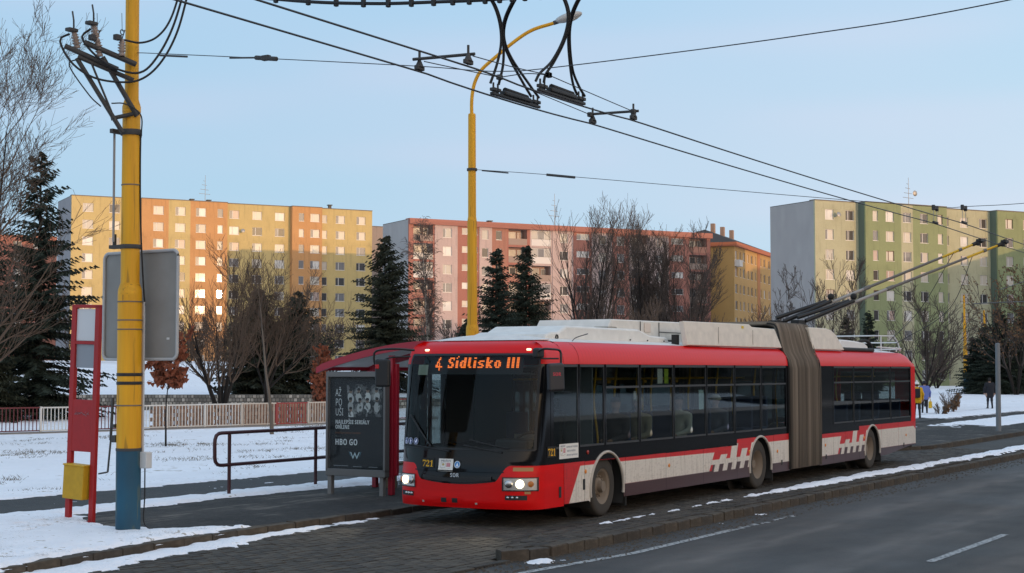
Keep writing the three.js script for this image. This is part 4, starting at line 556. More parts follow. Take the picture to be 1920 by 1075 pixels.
{
  const t = thing('overhead_line_mast', 'tall yellow steel mast with blue foot and insulators beside the red stop frame', 'mast', [PB.x, PB.y, PB.z]); t.rotation.z = 0.004; t.rotation.x = -0.003;
  part('foot', lathe([[0.172, 0], [0.172, 1.16], [0.171, 1.17]]), poleBlueMat, t, 'weathered blue painted foot');
  part('shaft', lathe([[0.171, 1.17], [0.170, 3.34], [0.166, 3.42], [0.133, 3.52], [0.126, 5.86], [0.127, 5.9], [0.126, 6.0]].map(q => q), 28), poleYellowMat, t); part('upper_shaft', lathe([[0.130, 5.95], [0.130, 6.03], [0.098, 6.14], [0.092, 9.2]]), poleYellowMat, t);
  const band = (y, r, h, m, nm) => part(nm, lathe([[r, y], [r + 0.006, y], [r + 0.006, y + h], [r, y + h]]), m, t);
  for (const y of [2.08, 2.2]) band(y, 0.1715, 0.045, blackMatt, 'black_ring'); for (const [y, r] of [[1.78, 0.171], [2.85, 0.171], [3.24, 0.171], [4.9, 0.129], [2.98, 0.171]]) band(y, r, 0.018, steelBand, 'clamp_band'); band(1.15, 0.172, 0.04, steelDark, 'joint_band');
  part('clamp', M([lathe([[0.128, 4.0], [0.15, 4.0], [0.15, 4.06], [0.128, 4.06]]), box(0.1, 0.05, 0.3, -0.1, 4.03, -0.12), box(0.04, 0.18, 0.04, -0.12, 4.12, -0.19)]), steelDark, t);
  part('clamp', M([lathe([[0.124, 5.62], [0.15, 5.62], [0.15, 5.7], [0.124, 5.7]]), box(0.3, 0.06, 0.06, -0.14, 5.66, -0.1)]), steelDark, t);
  part('cable', tube([V(0.05, 5.7, 0.135), V(0.05, 5.2, 0.13), V(0.06, 4.6, 0.13), V(0.09, 4.0, 0.13), V(0.15, 3.4, 0.12), V(0.17, 3.2, 0.13)], 0.012, 5, 30), cableBlack, t);
  part('conduit', box(0.03, 2.2, 0.03, 0.14, 2.15, 0.13), mat(0.5, 0.5, 0.5, 0.6), t); part('junction_box', rbox(0.12, 0.23, 0.16, 0.12, 1.02, 0.2, 0.015), mat(0.55, 0.55, 0.54, 0.6), t); part('cable_tail', tube([V(0.15, 0.9, 0.17), V(0.16, 0.5, 0.16), V(0.17, 0.12, 0.15), V(0.28, 0.02, 0.3)], 0.01, 5, 20), cableBlack, t);
  part('switch_rod', M([rod(V(-0.11, 1.3, -0.24), V(-0.11, 1.9, -0.2), 0.02), rod(V(-0.13, 0.85, -0.27), V(-0.11, 1.35, -0.23), 0.014), rod(V(-0.13, 0.85, -0.27), V(-0.22, 0.83, -0.36), 0.012), box(0.08, 0.1, 0.08, -0.1, 1.32, -0.16), box(0.08, 0.05, 0.06, -0.1, 1.5, -0.17)]), steelDark, t);
  part('drive_rod', rod(V(-0.17, 4.1, -0.16), V(-0.18, 5.7, -0.15), 0.017), mat(0.25, 0.25, 0.26, 0.5), t);
  // disconnector bracket: two beams on raking struts, three insulators with horns
  const L = (s, y, n) => V(s - 15.72, y - 0.12, -(n - 15.6));
  const beam = (a, b, w = 0.05) => { const g = rod(a, b, w * 0.72, w * 0.72, 4); return g; };
  const br = part('switch_bracket', beam(L(14.85, 6.92, 16.02), L(15.4, 6.63, 15.55), 0.06), steelDark, t);
  part('beam', beam(L(15.02, 6.98, 15.82), L(15.6, 6.72, 15.4), 0.06), steelDark, br); part('beam', beam(L(14.98, 6.78, 15.9), L(15.6, 6.5, 15.45), 0.05), steelDark, br);
  part('strut', beam(L(14.98, 6.76, 15.92), L(15.5, 5.75, 15.55), 0.05), steelDark, br); part('strut', beam(L(15.25, 6.8, 15.7), L(15.68, 6.0, 15.45), 0.05), steelDark, br); part('cross_bar', beam(L(15.42, 5.95, 15.7), L(15.7, 6.05, 15.44), 0.05), steelDark, br); part('link_rod', rod(L(15.12, 6.7, 15.78), L(15.45, 5.8, 15.58), 0.016), steelDark, br);
  const ins = (s, y, n, tilt, horn) => { const g = lathe([[0.03, 0], [0.045, 0.0], [0.045, 0.04], [0.03, 0.05], [0.062, 0.075], [0.03, 0.09], [0.062, 0.115], [0.03, 0.13], [0.062, 0.155], [0.03, 0.17], [0.05, 0.195], [0.035, 0.2], [0.035, 0.24], [0.0, 0.24]], 14); g.rotateZ(tilt); const p = L(s, y, n); g.translate(p.x, p.y, p.z); const o = part('insulator', g, insulMat, t);
    const top = p.clone().add(V(-Math.sin(tilt) * 0.25, Math.cos(tilt) * 0.25, 0)); if (horn === 1) part('horn', M([rod(top, top.clone().add(V(-0.05, 0.13, 0.05)), 0.012), rod(top.clone().add(V(-0.05, 0.13, 0.05)), top.clone().add(V(-0.01, 0.27, -0.02)), 0.012), rbox(0.16, 0.05, 0.1, top.x - 0.04, top.y, top.z, 0.01)]), steelDark, o); else part('coil', M([(() => { const c = new THREE.TorusGeometry(0.035, 0.008, 5, 14); c.translate(top.x, top.y + 0.09, top.z); return c; })(), rod(top, top.clone().add(V(0.05, 0.13, 0)), 0.008), rod(top.clone().add(V(0, 0.1, 0)), top.clone().add(V(-0.01, 0.36, 0)), 0.004), rbox(0.1, 0.08, 0.08, top.x - 0.09, top.y, top.z, 0.01)]), steelDark, o); };
  ins(15.0, 6.9, 15.93, 0.28, 1); ins(15.16, 7.0, 15.72, 0.25, 1); ins(15.22, 6.8, 15.72, 0.2, 0); ins(15.42, 6.82, 15.5, -0.02, 0);
  part('jumper_cable', M([tube([L(14.92, 7.1, 16.0), L(14.82, 7.0, 16.08), L(14.9, 6.7, 15.95), L(15.1, 6.5, 15.75), L(15.35, 6.44, 15.5), L(15.6, 6.5, 15.3), L(15.78, 6.75, 15.1), L(15.9, 7.2, 14.9), L(15.95, 7.9, 14.7)], 0.016, 6, 50), tube([L(15.1, 7.18, 15.78), L(15.02, 7.05, 15.86), L(15.12, 6.8, 15.7), L(15.35, 6.62, 15.5), L(15.6, 6.6, 15.3), L(15.75, 6.85, 15.12), L(15.88, 7.3, 14.95), L(15.95, 8, 14.75)], 0.016, 6, 50), tube([L(15.44, 7.05, 15.48), L(15.6, 7.02, 15.3), L(15.74, 7.12, 15.12), L(15.86, 7.4, 14.98), L(15.93, 8, 14.8)], 0.015, 6, 40), tube([L(15.0, 6.75, 15.9), L(14.9, 6.65, 15.98), L(15.1, 6.25, 15.8), L(15.25, 6.1, 15.72)], 0.01, 5, 24), tube([L(15.35, 6.15, 15.62), L(15.5, 6.15, 15.5), L(15.65, 6.0, 15.35), L(15.75, 5.7, 15.44)], 0.01, 5, 20)]), cableBlack, t);
}
// back of a road sign on the mast
{
  const g = thing('road_sign', 'grey back of a large road sign plate clamped to the yellow mast', 'road sign', [15.98, 0, -15.72]); g.rotation.y = -0.03;
  const sh = new THREE.Shape(), w = 0.74, h = 0.77, r = 0.09; sh.moveTo(-w + r, -h); sh.lineTo(w - r, -h); sh.absarc(w - r, -h + r, r, -Math.PI / 2, 0); sh.lineTo(w, h - r); sh.absarc(w - r, h - r, r, 0, Math.PI / 2); sh.lineTo(-w + r, h); sh.absarc(-w + r, h - r, r, Math.PI / 2, Math.PI); sh.lineTo(-w, -h + r); sh.absarc(-w + r, -h + r, r, Math.PI, 1.5 * Math.PI);
  const pl = extr(sh, 0.004); pl.rotateY(-Math.PI / 2); pl.translate(0.0, 3.33, 0.0); part('plate', pl, new THREE.MeshStandardMaterial({ color: lin(0.30, 0.295, 0.29), map: rep(grimeTex, 0.6), roughness: 0.6, metalness: 0.1 }), g);
  const pts = sh.getPoints(10), rim = new THREE.CatmullRomCurve3(pts.map(p => V(-0.02, 3.33 + p.y, p.x)), true, 'catmullrom', 0.05); part('rim', new THREE.TubeGeometry(rim, 160, 0.024, 6, true), mat(0.42, 0.42, 0.42, 0.5), g);
  part('sticker_mark', M([box(0.004, 0.2, 0.012, -0.008, 2.95, -0.42), box(0.004, 0.012, 0.03, -0.008, 3.05, -0.42)]), mat(0.06, 0.06, 0.06), g); part('sticker_mark', box(0.004, 0.03, 0.05, -0.008, 2.85, 0.55), mat(0.6, 0.6, 0.6), g);
}
// bus stop frame
{
  const g = thing('bus_stop_frame', 'tall red steel bus stop frame with a yellow box, leaning beside the mast', 'stop sign', [16.45, 0.12, -17.38]); g.rotation.x = 0.028; g.rotation.z = 0.0; g.rotation.y = 0.05;
  const red = new THREE.MeshStandardMaterial({ color: lin(0.42, 0.012, 0.014), map: rep(grimeTex, 1.2), roughness: 0.5 }), w = 0.235;
  for (const z of [-w, w]) part('post', rbox(0.07, 3.26, 0.09, 0, 1.63, z, 0.008), red, g);
  part('top_bar', rbox(0.07, 0.05, 0.56, 0, 3.25, 0, 0.008), red, g); part('cross_bar', rbox(0.06, 0.05, 0.4, 0, 2.7, 0, 0.008), red, g); part('foot_bar', rbox(0.07, 0.02, 0.5, 0, 0.015, 0, 0.005), red, g);
  part('upper_plate', box(0.015, 0.48, 0.38, 0.0, 2.97, 0), mat(0.62, 0.62, 0.63, 0.5), g); part('lower_plate', box(0.015, 0.36, 0.38, 0.01, 2.5, 0), mat(0.27, 0.29, 0.32, 0.5), g);
  part('panel', rbox(0.05, 0.78, 0.4, -0.005, 1.45, 0, 0.006), red, g);
  { const r = rng(9), bt = new Batch(); for (let i = 0; i < 22; i++) { const z = -0.15 + i * 0.013, y = 1.63 + (r() - 0.5) * 0.05; bt.seg([-0.034, y, z], [-0.034, y + (r() - 0.5) * 0.06, z + 0.016], 0.004, 0.004, 4); } part('scrawl', bt.geo(), mat(0.3, 0.2, 0.22, 0.8), g); }
  const b = part('yellow_box', rbox(0.16, 0.5, 0.4, -0.06, 0.6, -0.055, 0.012), new THREE.MeshStandardMaterial({ color: lin(0.62, 0.36, 0.012), map: grimeTex, roughness: 0.55 }), g); b.rotation.x = 0.03; part('lid', rbox(0.19, 0.025, 0.42, -0.06, 0.86, -0.055, 0.008), mat(0.6, 0.35, 0.012, 0.5), b);
}
// tubular handrail
{
  const g = thing('handrail', 'dark red tubular handrail standing in the snow before the shelter', 'railing', [0, 0, 0]); const red = mat(0.05, 0.012, 0.016, 0.5), N = 18.62, y0 = 0.1;
  const loop = [V(26.9, 1.27, -N), V(24, 1.27, -N), V(21.3, 1.27, -N), V(20.98, 1.27, -N), V(20.86, 1.24, -N), V(20.81, 1.14, -N), V(20.81, 0.9, -N), V(20.82, 0.78, -N), V(20.88, 0.71, -N), V(21.0, 0.69, -N), V(21.4, 0.69, -N), V(24, 0.69, -N), V(26.9, 0.69, -N)];
  part('rail', tube(loop, 0.034, 10, 160), red, g); for (const s of [21.2, 23.72, 26.3]) part('post', rod(V(s, y0 - 0.1, -N), V(s, 1.27, -N), 0.033, 0.033, 12), red, g);
}
// ---------------------------------------------------------------- shelter with a lit-less poster case
{
  const g = thing('bus_shelter', 'bus shelter with arched red roof and translucent panels behind the trolleybus', 'bus shelter', [0, 0, 0]); const red = mat(0.36, 0.012, 0.03, 0.42), alu = new THREE.MeshStandardMaterial({ color: lin(0.36, 0.35, 0.33), metalness: 0.3, roughness: 0.5 });
  const s0 = 22.75, s1 = 27.6, arc = k => { const n = lerp(17.82, 14.75, k), y = 2.45 + 0.46 * Math.pow(Math.sin(Math.min(1, k * 1.12 + 0.0) * Math.PI * 0.5), 0.9) - 0.25 * sstep(0.75, 1, k) * (k - 0.75); return [n, y]; };
  const ribPts = m => { const o = []; for (let i = 0; i <= m; i++) o.push(arc(i / m)); return o; };
  const rib = (s, w, h) => { const pts = ribPts(24), sh = new THREE.Shape(); pts.forEach(([n, y], i) => i ? sh.lineTo(-n, y + h * 0.3) : sh.moveTo(-n, y)); [...pts].reverse().forEach(([n, y], i) => sh.lineTo(-n, y - h * Math.min(1, i < 2 ? 0.9 : 1))); const e = extr(sh, w); e.rotateY(-Math.PI / 2); e.translate(s + w, 0, 0); return e; };
  for (const s of [s0 - 0.06, 24.3, 25.9, s1]) part('roof_rib', rib(s, 0.07, 0.10), red, g);
  part('roof_panel', gridGeo(3, 24, (i, j) => { const [n, y] = arc(j / 24); return [lerp(s0, s1, i / 3), y + 0.005, -n]; }), new THREE.MeshPhysicalMaterial({ color: lin(0.5, 0.5, 0.48), transmission: 0.45, roughness: 0.75, thickness: 0 }), g);
  part('gutter', rbox(s1 - s0 + 0.1, 0.07, 0.06, (s0 + s1) / 2, 2.43, -17.8, 0.01), red, g); part('gutter', rbox(s1 - s0 + 0.1, 0.07, 0.06, (s0 + s1) / 2, 2.83, -14.78, 0.01), red, g);
  for (const [s, n] of [[s0 + 0.12, 16.2], [24.3, 17.6], [25.9, 17.6], [s1, 17.6], [s1, 16.2]]) part('post', rbox(0.1, n < 17 ? 2.55 : 2.4, 0.1, s, n < 17 ? 1.4 : 1.32, -n, 0.012), red, g);
  part('side_post', rbox(0.09, 2.05, 0.2, s0 + 0.18, 1.5, -16.2, 0.012), red, g);
  for (const [a, b] of [[s0 + 0.1, 24.25], [24.35, 25.85], [25.95, s1]]) part('back_pane', box(b - a, 1.6, 0.01, (a + b) / 2, 1.4, -17.6), new THREE.MeshPhysicalMaterial({ color: lin(0.75, 0.78, 0.78), transmission: 1, thickness: 0, roughness: 0.08 }), g);
  part('bench', M([box(3, 0.05, 0.36, 25.4, 0.58, -17.25), box(0.05, 0.46, 0.3, 24.3, 0.35, -17.25), box(0.05, 0.46, 0.3, 26.6, 0.35, -17.25)]), mat(0.2, 0.14, 0.08, 0.7), g);
}
{
  const g = thing('poster_case', 'glazed advertising case with black poster on two legs, under the shelter roof', 'poster case', [22.68, 0.12, -16.84]); const alu = new THREE.MeshStandardMaterial({ color: lin(0.15, 0.145, 0.14), metalness: 0.2, roughness: 0.5 });
  part('frame', M([rbox(0.14, 0.1, 1.36, 0, 2.21, 0, 0.01), rbox(0.14, 0.13, 1.36, 0, 0.4, 0, 0.01), rbox(0.14, 1.74, 0.05, 0, 1.3, -0.655, 0.01), rbox(0.14, 1.74, 0.05, 0, 1.3, 0.655, 0.01), box(0.05, 1.72, 1.26, 0.03, 1.3, 0)]), alu, g);
  for (const z of [-0.6, 0.58]) part('leg', rbox(0.1, 0.4, 0.09, 0, 0.17, z, 0.01), mat(0.2, 0.19, 0.18, 0.6), g);
  const poster = canvas(560, 768, (c, w, h) => {
    const r = rng(31); c.fillStyle = '#0b0c0f'; c.fillRect(0, 0, w, h);
    // grainy grey photograph: a crowd in pale clothes, as soft shapes
    c.save(); c.beginPath(); c.moveTo(170, 60); c.lineTo(545, 60); c.lineTo(545, 330); c.lineTo(190, 335); c.closePath(); c.clip(); c.fillStyle = '#1b1c1f'; c.fillRect(0, 0, w, h);
    for (let i = 0; i < 70; i++) { const x = 175 + r() * 360, y = 70 + r() * 260, q = 80 + r() * 120; c.fillStyle = `rgba(${q},${q},${q * 0.97},0.5)`; c.beginPath(); c.ellipse(x, y, 12 + r() * 26, 8 + r() * 34, r() * 3, 0, 7); c.fill(); }
    for (let i = 0; i < 9; i++) { const x = 200 + (i % 4) * 92 + r() * 20, y = 105 + Math.floor(i / 4) * 80 + r() * 22, q = 150 + r() * 60; c.fillStyle = `rgb(${q},${q},${q * 0.98})`; c.beginPath(); c.ellipse(x, y + 58, 30, 44, r() - 0.5, 0, 7); c.fill(); c.fillStyle = `rgb(${q * 0.7},${q * 0.58},${q * 0.5})`; c.beginPath(); c.ellipse(x, y, 16, 20, 0, 0, 7); c.fill(); c.fillStyle = '#1a1614'; c.beginPath(); c.ellipse(x, y - 11, 17, 12, 0, 0, 7); c.fill(); }
    for (let i = 0; i < 60; i++) { c.fillStyle = `rgba(10,10,12,${0.2 + r() * 0.4})`; c.beginPath(); c.ellipse(175 + r() * 370, 62 + r() * 275, 3 + r() * 14, 3 + r() * 18, r() * 3, 0, 7); c.fill(); } c.restore();
    c.fillStyle = '#c9c9c8'; c.font = '74px sans-serif'; const sq = (t, x, y, k) => { c.save(); c.translate(x, y); c.scale(k, 1.12); c.fillText(t, 0, 0); c.restore(); };
    sq('AŽ', 52, 160, 0.74); sq('PO', 52, 240, 0.74); sq('UŠI', 52, 322, 0.74);
    c.font = 'bold 41px sans-serif'; c.fillStyle = '#d6d6d4'; sq('NAJLEPŠIE SERIÁLY', 52, 392, 0.95); sq('ONLINE', 52, 434, 0.95);
    c.fillStyle = '#9a5226'; c.font = '19px sans-serif'; c.fillText('VYSKÚŠAJTE MESIAC ZADARMO', 52, 474); c.fillStyle = '#77797c'; c.font = '14px sans-serif'; c.fillText('hbogo.sk', 52, 500);
    c.fillStyle = '#d9d9d8'; c.font = 'bold 62px sans-serif'; sq('HBO', 50, 568, 0.98); sq('GO', 196, 568, 0.98); c.fillStyle = '#0b0c0f'; c.beginPath(); c.arc(157, 546, 6, 0, 7); c.fill();
    c.strokeStyle = '#b9cbd0'; c.lineWidth = 9; c.beginPath(); c.moveTo(214, 624); c.lineTo(238, 674); c.lineTo(258, 634); c.lineTo(278, 674); c.lineTo(304, 624); c.stroke(); c.lineWidth = 4; c.strokeStyle = '#5c8a9c'; c.beginPath(); c.moveTo(198, 620); c.lineTo(214, 660); c.moveTo(322, 620); c.lineTo(306, 660); c.stroke();
    c.fillStyle = '#85878a'; c.fillRect(36, 738, 150, 5); c.fillRect(240, 742, 90, 5); c.fillRect(400, 742, 90, 5); });
  const pg = new THREE.PlaneGeometry(1.24, 1.7); pg.rotateY(-Math.PI / 2); pg.translate(-0.005, 1.31, 0); part('poster', pg, new THREE.MeshStandardMaterial({ map: poster, roughness: 0.7 }), g);
  part('glass', box(0.006, 1.7, 1.24, -0.05, 1.31, 0), new THREE.MeshPhysicalMaterial({ color: lin(0.95, 0.97, 0.97), transmission: 1, thickness: 0, roughness: 0.03, specularIntensity: 0.2 }), g);
}
// ---------------------------------------------------------------- lamp post with span wire
{
  const t = thing('street_lamp', 'yellow street lamp with curved arm and grey head above the trolleybus', 'street lamp', [30.3, 0.12, -19.14]); t.rotation.z = 0.006;
  const lampY = new THREE.MeshStandardMaterial({ color: lin(1, 1, 1), map: poleYellowMat.map, roughness: 0.55 });
  part('shaft', lathe([[0.15, 0], [0.15, 3.2], [0.145, 3.3], [0.118, 3.38], [0.113, 5.8], [0.108, 5.84], [0.096, 5.92], [0.09, 8.32], [0.085, 8.36], [0.04, 8.38]], 20), lampY, t);
  const L = (s, y, n) => V(s - 30.3, y - 0.12, -(n - 19.14));
  part('arm', tube([L(30.3, 8.35, 19.14), L(30.27, 8.7, 19.13), L(30.27, 9.0, 19.1), L(30.29, 9.27, 19.03), L(30.34, 9.53, 18.88), L(30.48, 9.82, 18.58), L(30.7, 10.22, 18.13), L(30.88, 10.45, 17.8), L(31.07, 10.58, 17.42), L(31.14, 10.62, 17.3)], 0.042, 8, 60), lampY, t);
  const hd = new THREE.SphereGeometry(0.17, 18, 12); hd.scale(1.0, 0.62, 2.0); hd.rotateX(-0.3); hd.rotateY(0.55 + 0.0); const hp = L(31.28, 10.74, 17.05); hd.translate(hp.x, hp.y, hp.z); const h = part('lamp_head', hd, mat(0.45, 0.44, 0.42, 0.5), t);
  const dl = new THREE.SphereGeometry(0.13, 14, 8, 0, 6.3, Math.PI / 2, Math.PI / 2); dl.scale(1, 0.6, 1.7); dl.rotateX(-0.3); dl.rotateY(0.55); dl.translate(hp.x + 0.02, hp.y - 0.03, hp.z + 0.04); part('diffuser', dl, phys(0.5, 0.48, 0.44, 0.2), h);
  part('neck', rod(L(31.1, 10.6, 17.36), L(31.2, 10.68, 17.18), 0.05, 0.06), steelDark, t); part('collar', lathe([[0.113, 7.0], [0.125, 7.0], [0.125, 7.06], [0.113, 7.06]], 16), steelDark, t);
}
// ---------------------------------------------------------------- overhead wires
const wire = (pts, r) => { const v = pts.map(p => P(...p)); return tube(v, r, 5, Math.max(24, pts.length * 10)); };
const sagLine = (line, sag) => { const o = []; for (let i = 0; i + 1 < line.length; i++) for (let k = 0; k < 6; k++) { const t = k / 6; o.push([lerp(line[i][0], line[i + 1][0], t), lerp(line[i][1], line[i + 1][1], t) - sag * 4 * t * (1 - t), lerp(line[i][2], line[i + 1][2], t)]); } o.push(line[line.length - 1]); return o; };
single('contact_wire', wire(sagLine([[-16, 5.62, 9.1], [13.32, 5.6, 9.12], [17.4, 5.6, 9.15], [33.38, 5.62, 9.05], [60, 5.6, 9.2], [100, 5.6, 9.6], [160, 5.6, 10.6]], 0.03), 0.011), wireMat, 'trolley contact wire nearer the shelter, carrying the left pole shoe', 'wire', 'overhead wires');
single('contact_wire', wire(sagLine([[-16, 5.62, 8.5], [13.4, 5.6, 8.52], [17.5, 5.6, 8.57], [33.68, 5.62, 8.5], [60, 5.6, 8.6], [100, 5.6, 9.0], [160, 5.6, 10.0]], 0.03), 0.011), wireMat, 'trolley contact wire nearer the road, carrying the right pole shoe', 'wire', 'overhead wires');
for (const [s, n0, n1, lab] of [[13.36, 9.12, 8.5, 'dark spreader bar between the contact wires left of the feeder cables'], [17.42, 9.16, 8.57, 'dark spreader bar between the contact wires right of the feeder cables']]) {
  const g = thing('spreader_bar', lab, 'line fitting', [s, 0, 0], 0, 'spreader bars'); part('bar', rod(V(-0.05, 5.73, -n0 - 0.05), V(0.05, 5.73, -n1 + 0.05), 0.018), steelDark, g);
  for (const n of [n0, n1]) part('hanger', M([rod(V(0, 5.61, -n), V(0, 5.82, -n), 0.014), rbox(0.14, 0.05, 0.05, 0, 5.64, -n, 0.01), (() => { const c = new THREE.CylinderGeometry(0.015, 0.05, 0.08, 8); c.translate(0, 5.69, -n); return c; })()]), steelDark, g);
}
for (const [a, b, n, lab] of [[14.87, 15.98, 9.14, 'section insulator hanging on the contact wire nearer the shelter'], [14.95, 16.06, 8.56, 'section insulator hanging on the contact wire nearer the road']]) {
  const g = thing('section_insulator', lab, 'insulator', [0, 0, 0], 0, 'section insulators'); part('runner', M([rbox(b - a, 0.035, 0.05, (a + b) / 2, 5.61, -n, 0.008), rbox(0.62, 0.06, 0.09, (a + b) / 2 + 0.0, 5.65, -n, 0.02)]), blackMatt, g);
  part('insulating_rod', rod(V(a + 0.3, 5.69, -n), V(b - 0.3, 5.68, -n), 0.035), rubber, g); for (const s of [a + 0.04, a + 0.14, b - 0.14, b - 0.04]) part('terminal', M([rod(V(s, 5.62, -n), V(s, 5.74, -n), 0.012), rbox(0.06, 0.04, 0.07, s, 5.66, -n, 0.008)]), steelDark, g);
}
const loops = [[[14.4, 6.78, 9.1], [14.51, 6.73, 9.04], [14.65, 6.60, 8.98], [14.78, 6.41, 8.97], [14.88, 6.19, 9.0], [14.93, 5.95, 9.06], [14.92, 5.72, 9.13]], [[14.75, 6.79, 8.62], [14.88, 6.65, 8.85], [15.02, 6.47, 9.05], [15.21, 6.30, 9.18], [15.44, 6.12, 9.22], [15.73, 5.88, 9.19], [15.9, 5.72, 9.15]], [[14.92, 6.79, 8.33], [15.04, 6.62, 8.26], [15.11, 6.42, 8.25], [15.14, 6.19, 8.33], [15.10, 5.95, 8.45], [15.02, 5.8, 8.54], [14.98, 5.7, 8.56]], [[15.14, 6.85, 7.96], [15.23, 6.64, 8.20], [15.35, 6.45, 8.36], [15.52, 6.25, 8.47], [15.71, 5.97, 8.54], [15.86, 5.8, 8.56], [15.98, 5.7, 8.56]]];
const loopNames = ['leftmost black feeder cable dropping in a bow to the contact wires', 'second black feeder cable from the left, bowing to the right', 'third black feeder cable from the left, bowing back to the left', 'rightmost black feeder cable dropping to the contact wires'];
loops.forEach((l, i) => { const g = thing('feeder_cable', loopNames[i], 'cable', [0, 0, 0], 0, 'feeder cable drops'); for (const k of [-1, 1]) part('strand', wire(l.map((p, j) => { const f = sstep(3.5, 6, j) * 0.05 + 0.012; return [p[0] + k * f, p[1], p[2] - k * f * 0.3]; }), 0.017), cableBlack, g); });
{ const g = thing('feeder_span', 'thick black feeder cable bundle clipped along the top edge of the picture', 'cable', [0, 0, 0]); const pts = [[15.9, 8.0, 14.8], [14.59, 7.44, 14.0], [14.3, 6.90, 11.7], [14.44, 6.74, 10.52], [14.55, 6.67, 9.6], [14.62, 6.63, 8.96], [14.72, 6.63, 8.49], [14.91, 6.66, 7.78], [14.6, 6.9, 5.0], [14.2, 7.4, 1.5]];
  part('cable', wire(pts, 0.022), cableBlack, g); part('support_wire', wire(pts.map(p => [p[0], p[1] + 0.05, p[2]]), 0.008), wireMat, g); const cv = new THREE.CatmullRomCurve3(pts.map(p => P(...p))); for (let k = 0; k < 20; k++) { const p = cv.getPoint(0.14 + k * 0.036); part('clip', rbox(0.05, 0.11, 0.05, p.x, p.y + 0.01, p.z, 0.01), blackMatt, g); } }
{ const g = thing('span_wire', 'thin cross span wire from the yellow mast over the contact wires to the upper right', 'wire', [0, 0, 0], 0, 'overhead wires'); part('wire', wire([[15.70, 6.93, 15.62], [15.6, 6.86, 15.2], [15.21, 6.46, 12.78], [15.0, 6.06, 10.25], [14.88, 5.86, 9.09], [14.68, 5.78, 8.06], [14.02, 5.66, 5.09], [13.48, 5.64, 2.86], [12.6, 5.9, -2]], 0.006), wireMat, g); part('strain_insulator', M([rod(P(15.24, 6.5, 13.0), P(15.18, 6.43, 12.6), 0.03), rod(P(15.3, 6.56, 13.5), P(15.24, 6.5, 13.0), 0.012), rbox(0.07, 0.07, 0.12, 15.21, 6.47, -12.8, 0.01)]), steelDark, g); part('turnbuckle', rod(P(15.55, 6.8, 15.0), P(15.45, 6.7, 14.4), 0.014), steelDark, g); }
{ const br = [[[13.42, 5.72, 9.1], [14.0, 5.74, 9.06], [14.9, 5.79, 9.05]], [[13.45, 5.72, 8.5], [14.2, 5.73, 8.46], [14.94, 5.76, 8.42]], [[14.9, 5.79, 9.05], [16.2, 5.75, 9.1], [17.35, 5.72, 9.16]], [[14.94, 5.76, 8.42], [16.2, 5.74, 8.5], [17.42, 5.72, 8.57]], [[14.9, 5.79, 9.05], [14.92, 5.8, 8.7], [14.94, 5.76, 8.42]]], nm = ['bridle wire from left spreader bar to clamp, shelter side', 'bridle wire from left spreader bar to clamp, road side', 'bridle wire from clamp to right spreader bar, shelter side', 'bridle wire from clamp to right spreader bar, road side', 'short bridle wire joining the two clamps'];
  br.forEach((l, i) => { const g = thing('bridle_wire', nm[i], 'wire', [0, 0, 0], 0, 'overhead wires'); part('wire', wire(l, 0.006), wireMat, g); const e = P(...l[2]); part('clamp', rbox(0.07, 0.06, 0.06, e.x, e.y, e.z, 0.01), steelDark, g); }); }
{ const g = thing('span_wire', 'thin span wire running right from the yellow street lamp over the trolleybus', 'wire', [0, 0, 0], 0, 'overhead wires'); part('wire', wire([[30.3, 7.15, 19.05], [30.46, 6.88, 16.87], [32.04, 6.24, 11.55], [33.27, 5.98, 8.95], [33.68, 6.0, 8.4], [33.9, 6.05, 6.5], [34.4, 6.4, 0], [35, 6.9, -6]], 0.007), wireMat, g); part('strain_insulator', rod(P(30.42, 6.92, 17.2), P(30.5, 6.82, 16.5), 0.03), steelDark, g); part('turnbuckle', rod(P(30.32, 7.12, 18.9), P(30.36, 7.02, 18.2), 0.016), steelDark, g); }
for (const [s, n, lab] of [[33.38, 9.05, 'double hanger holding the left contact wire before the green block'], [33.68, 8.5, 'double hanger holding the right contact wire before the green block']]) { const g = thing('wire_hanger', lab, 'line fitting', [s, 0, -n], 0, 'wire hangers'); part('clamp', M([rbox(0.3, 0.07, 0.06, 0, 5.98, 0, 0.01), rbox(0.05, 0.12, 0.07, -0.14, 5.97, 0, 0.01), rbox(0.05, 0.12, 0.07, 0.14, 5.97, 0, 0.01)]), steelDark, g); for (const k of [-0.13, 0.13]) part('rod', rod(V(k, 5.66, 0), V(k, 5.96, 0), 0.006), greyMetal, g); part('wire_grip', rbox(0.34, 0.05, 0.05, 0, 5.65, 0, 0.012), blackMatt, g); }
for (const [a, m, b, lab] of [[[37.0, 5.25, 9.6], [36.9, 3.9, 10.4], [38.6, 3.15, 11.7], 'slack rope from the left trolley pole to the rear roof'], [[37.5, 5.25, 9.25], [37.6, 3.9, 9.9], [38.9, 3.1, 11.6], 'slack rope from the right trolley pole to the rear roof']]) single('trolley_rope', wire([a, m, b], 0.009), wireMat, lab, 'rope', 'trolley ropes');
single('distant_wire', wire([[44, 4.3, 10.9], [60, 5.2, 10.6], [80, 7.3, 9], [100, 8.8, 6]], 0.016), wireMat, 'distant wire rising to the right in front of the green block', 'wire', 'overhead wires');
single('distant_wire', wire([[52, 5.1, 12], [62, 6.4, 11.5], [76, 7.6, 10], [90, 7.6, 6]], 0.014), wireMat, 'curved distant wire bending level before the green block', 'wire', 'overhead wires');
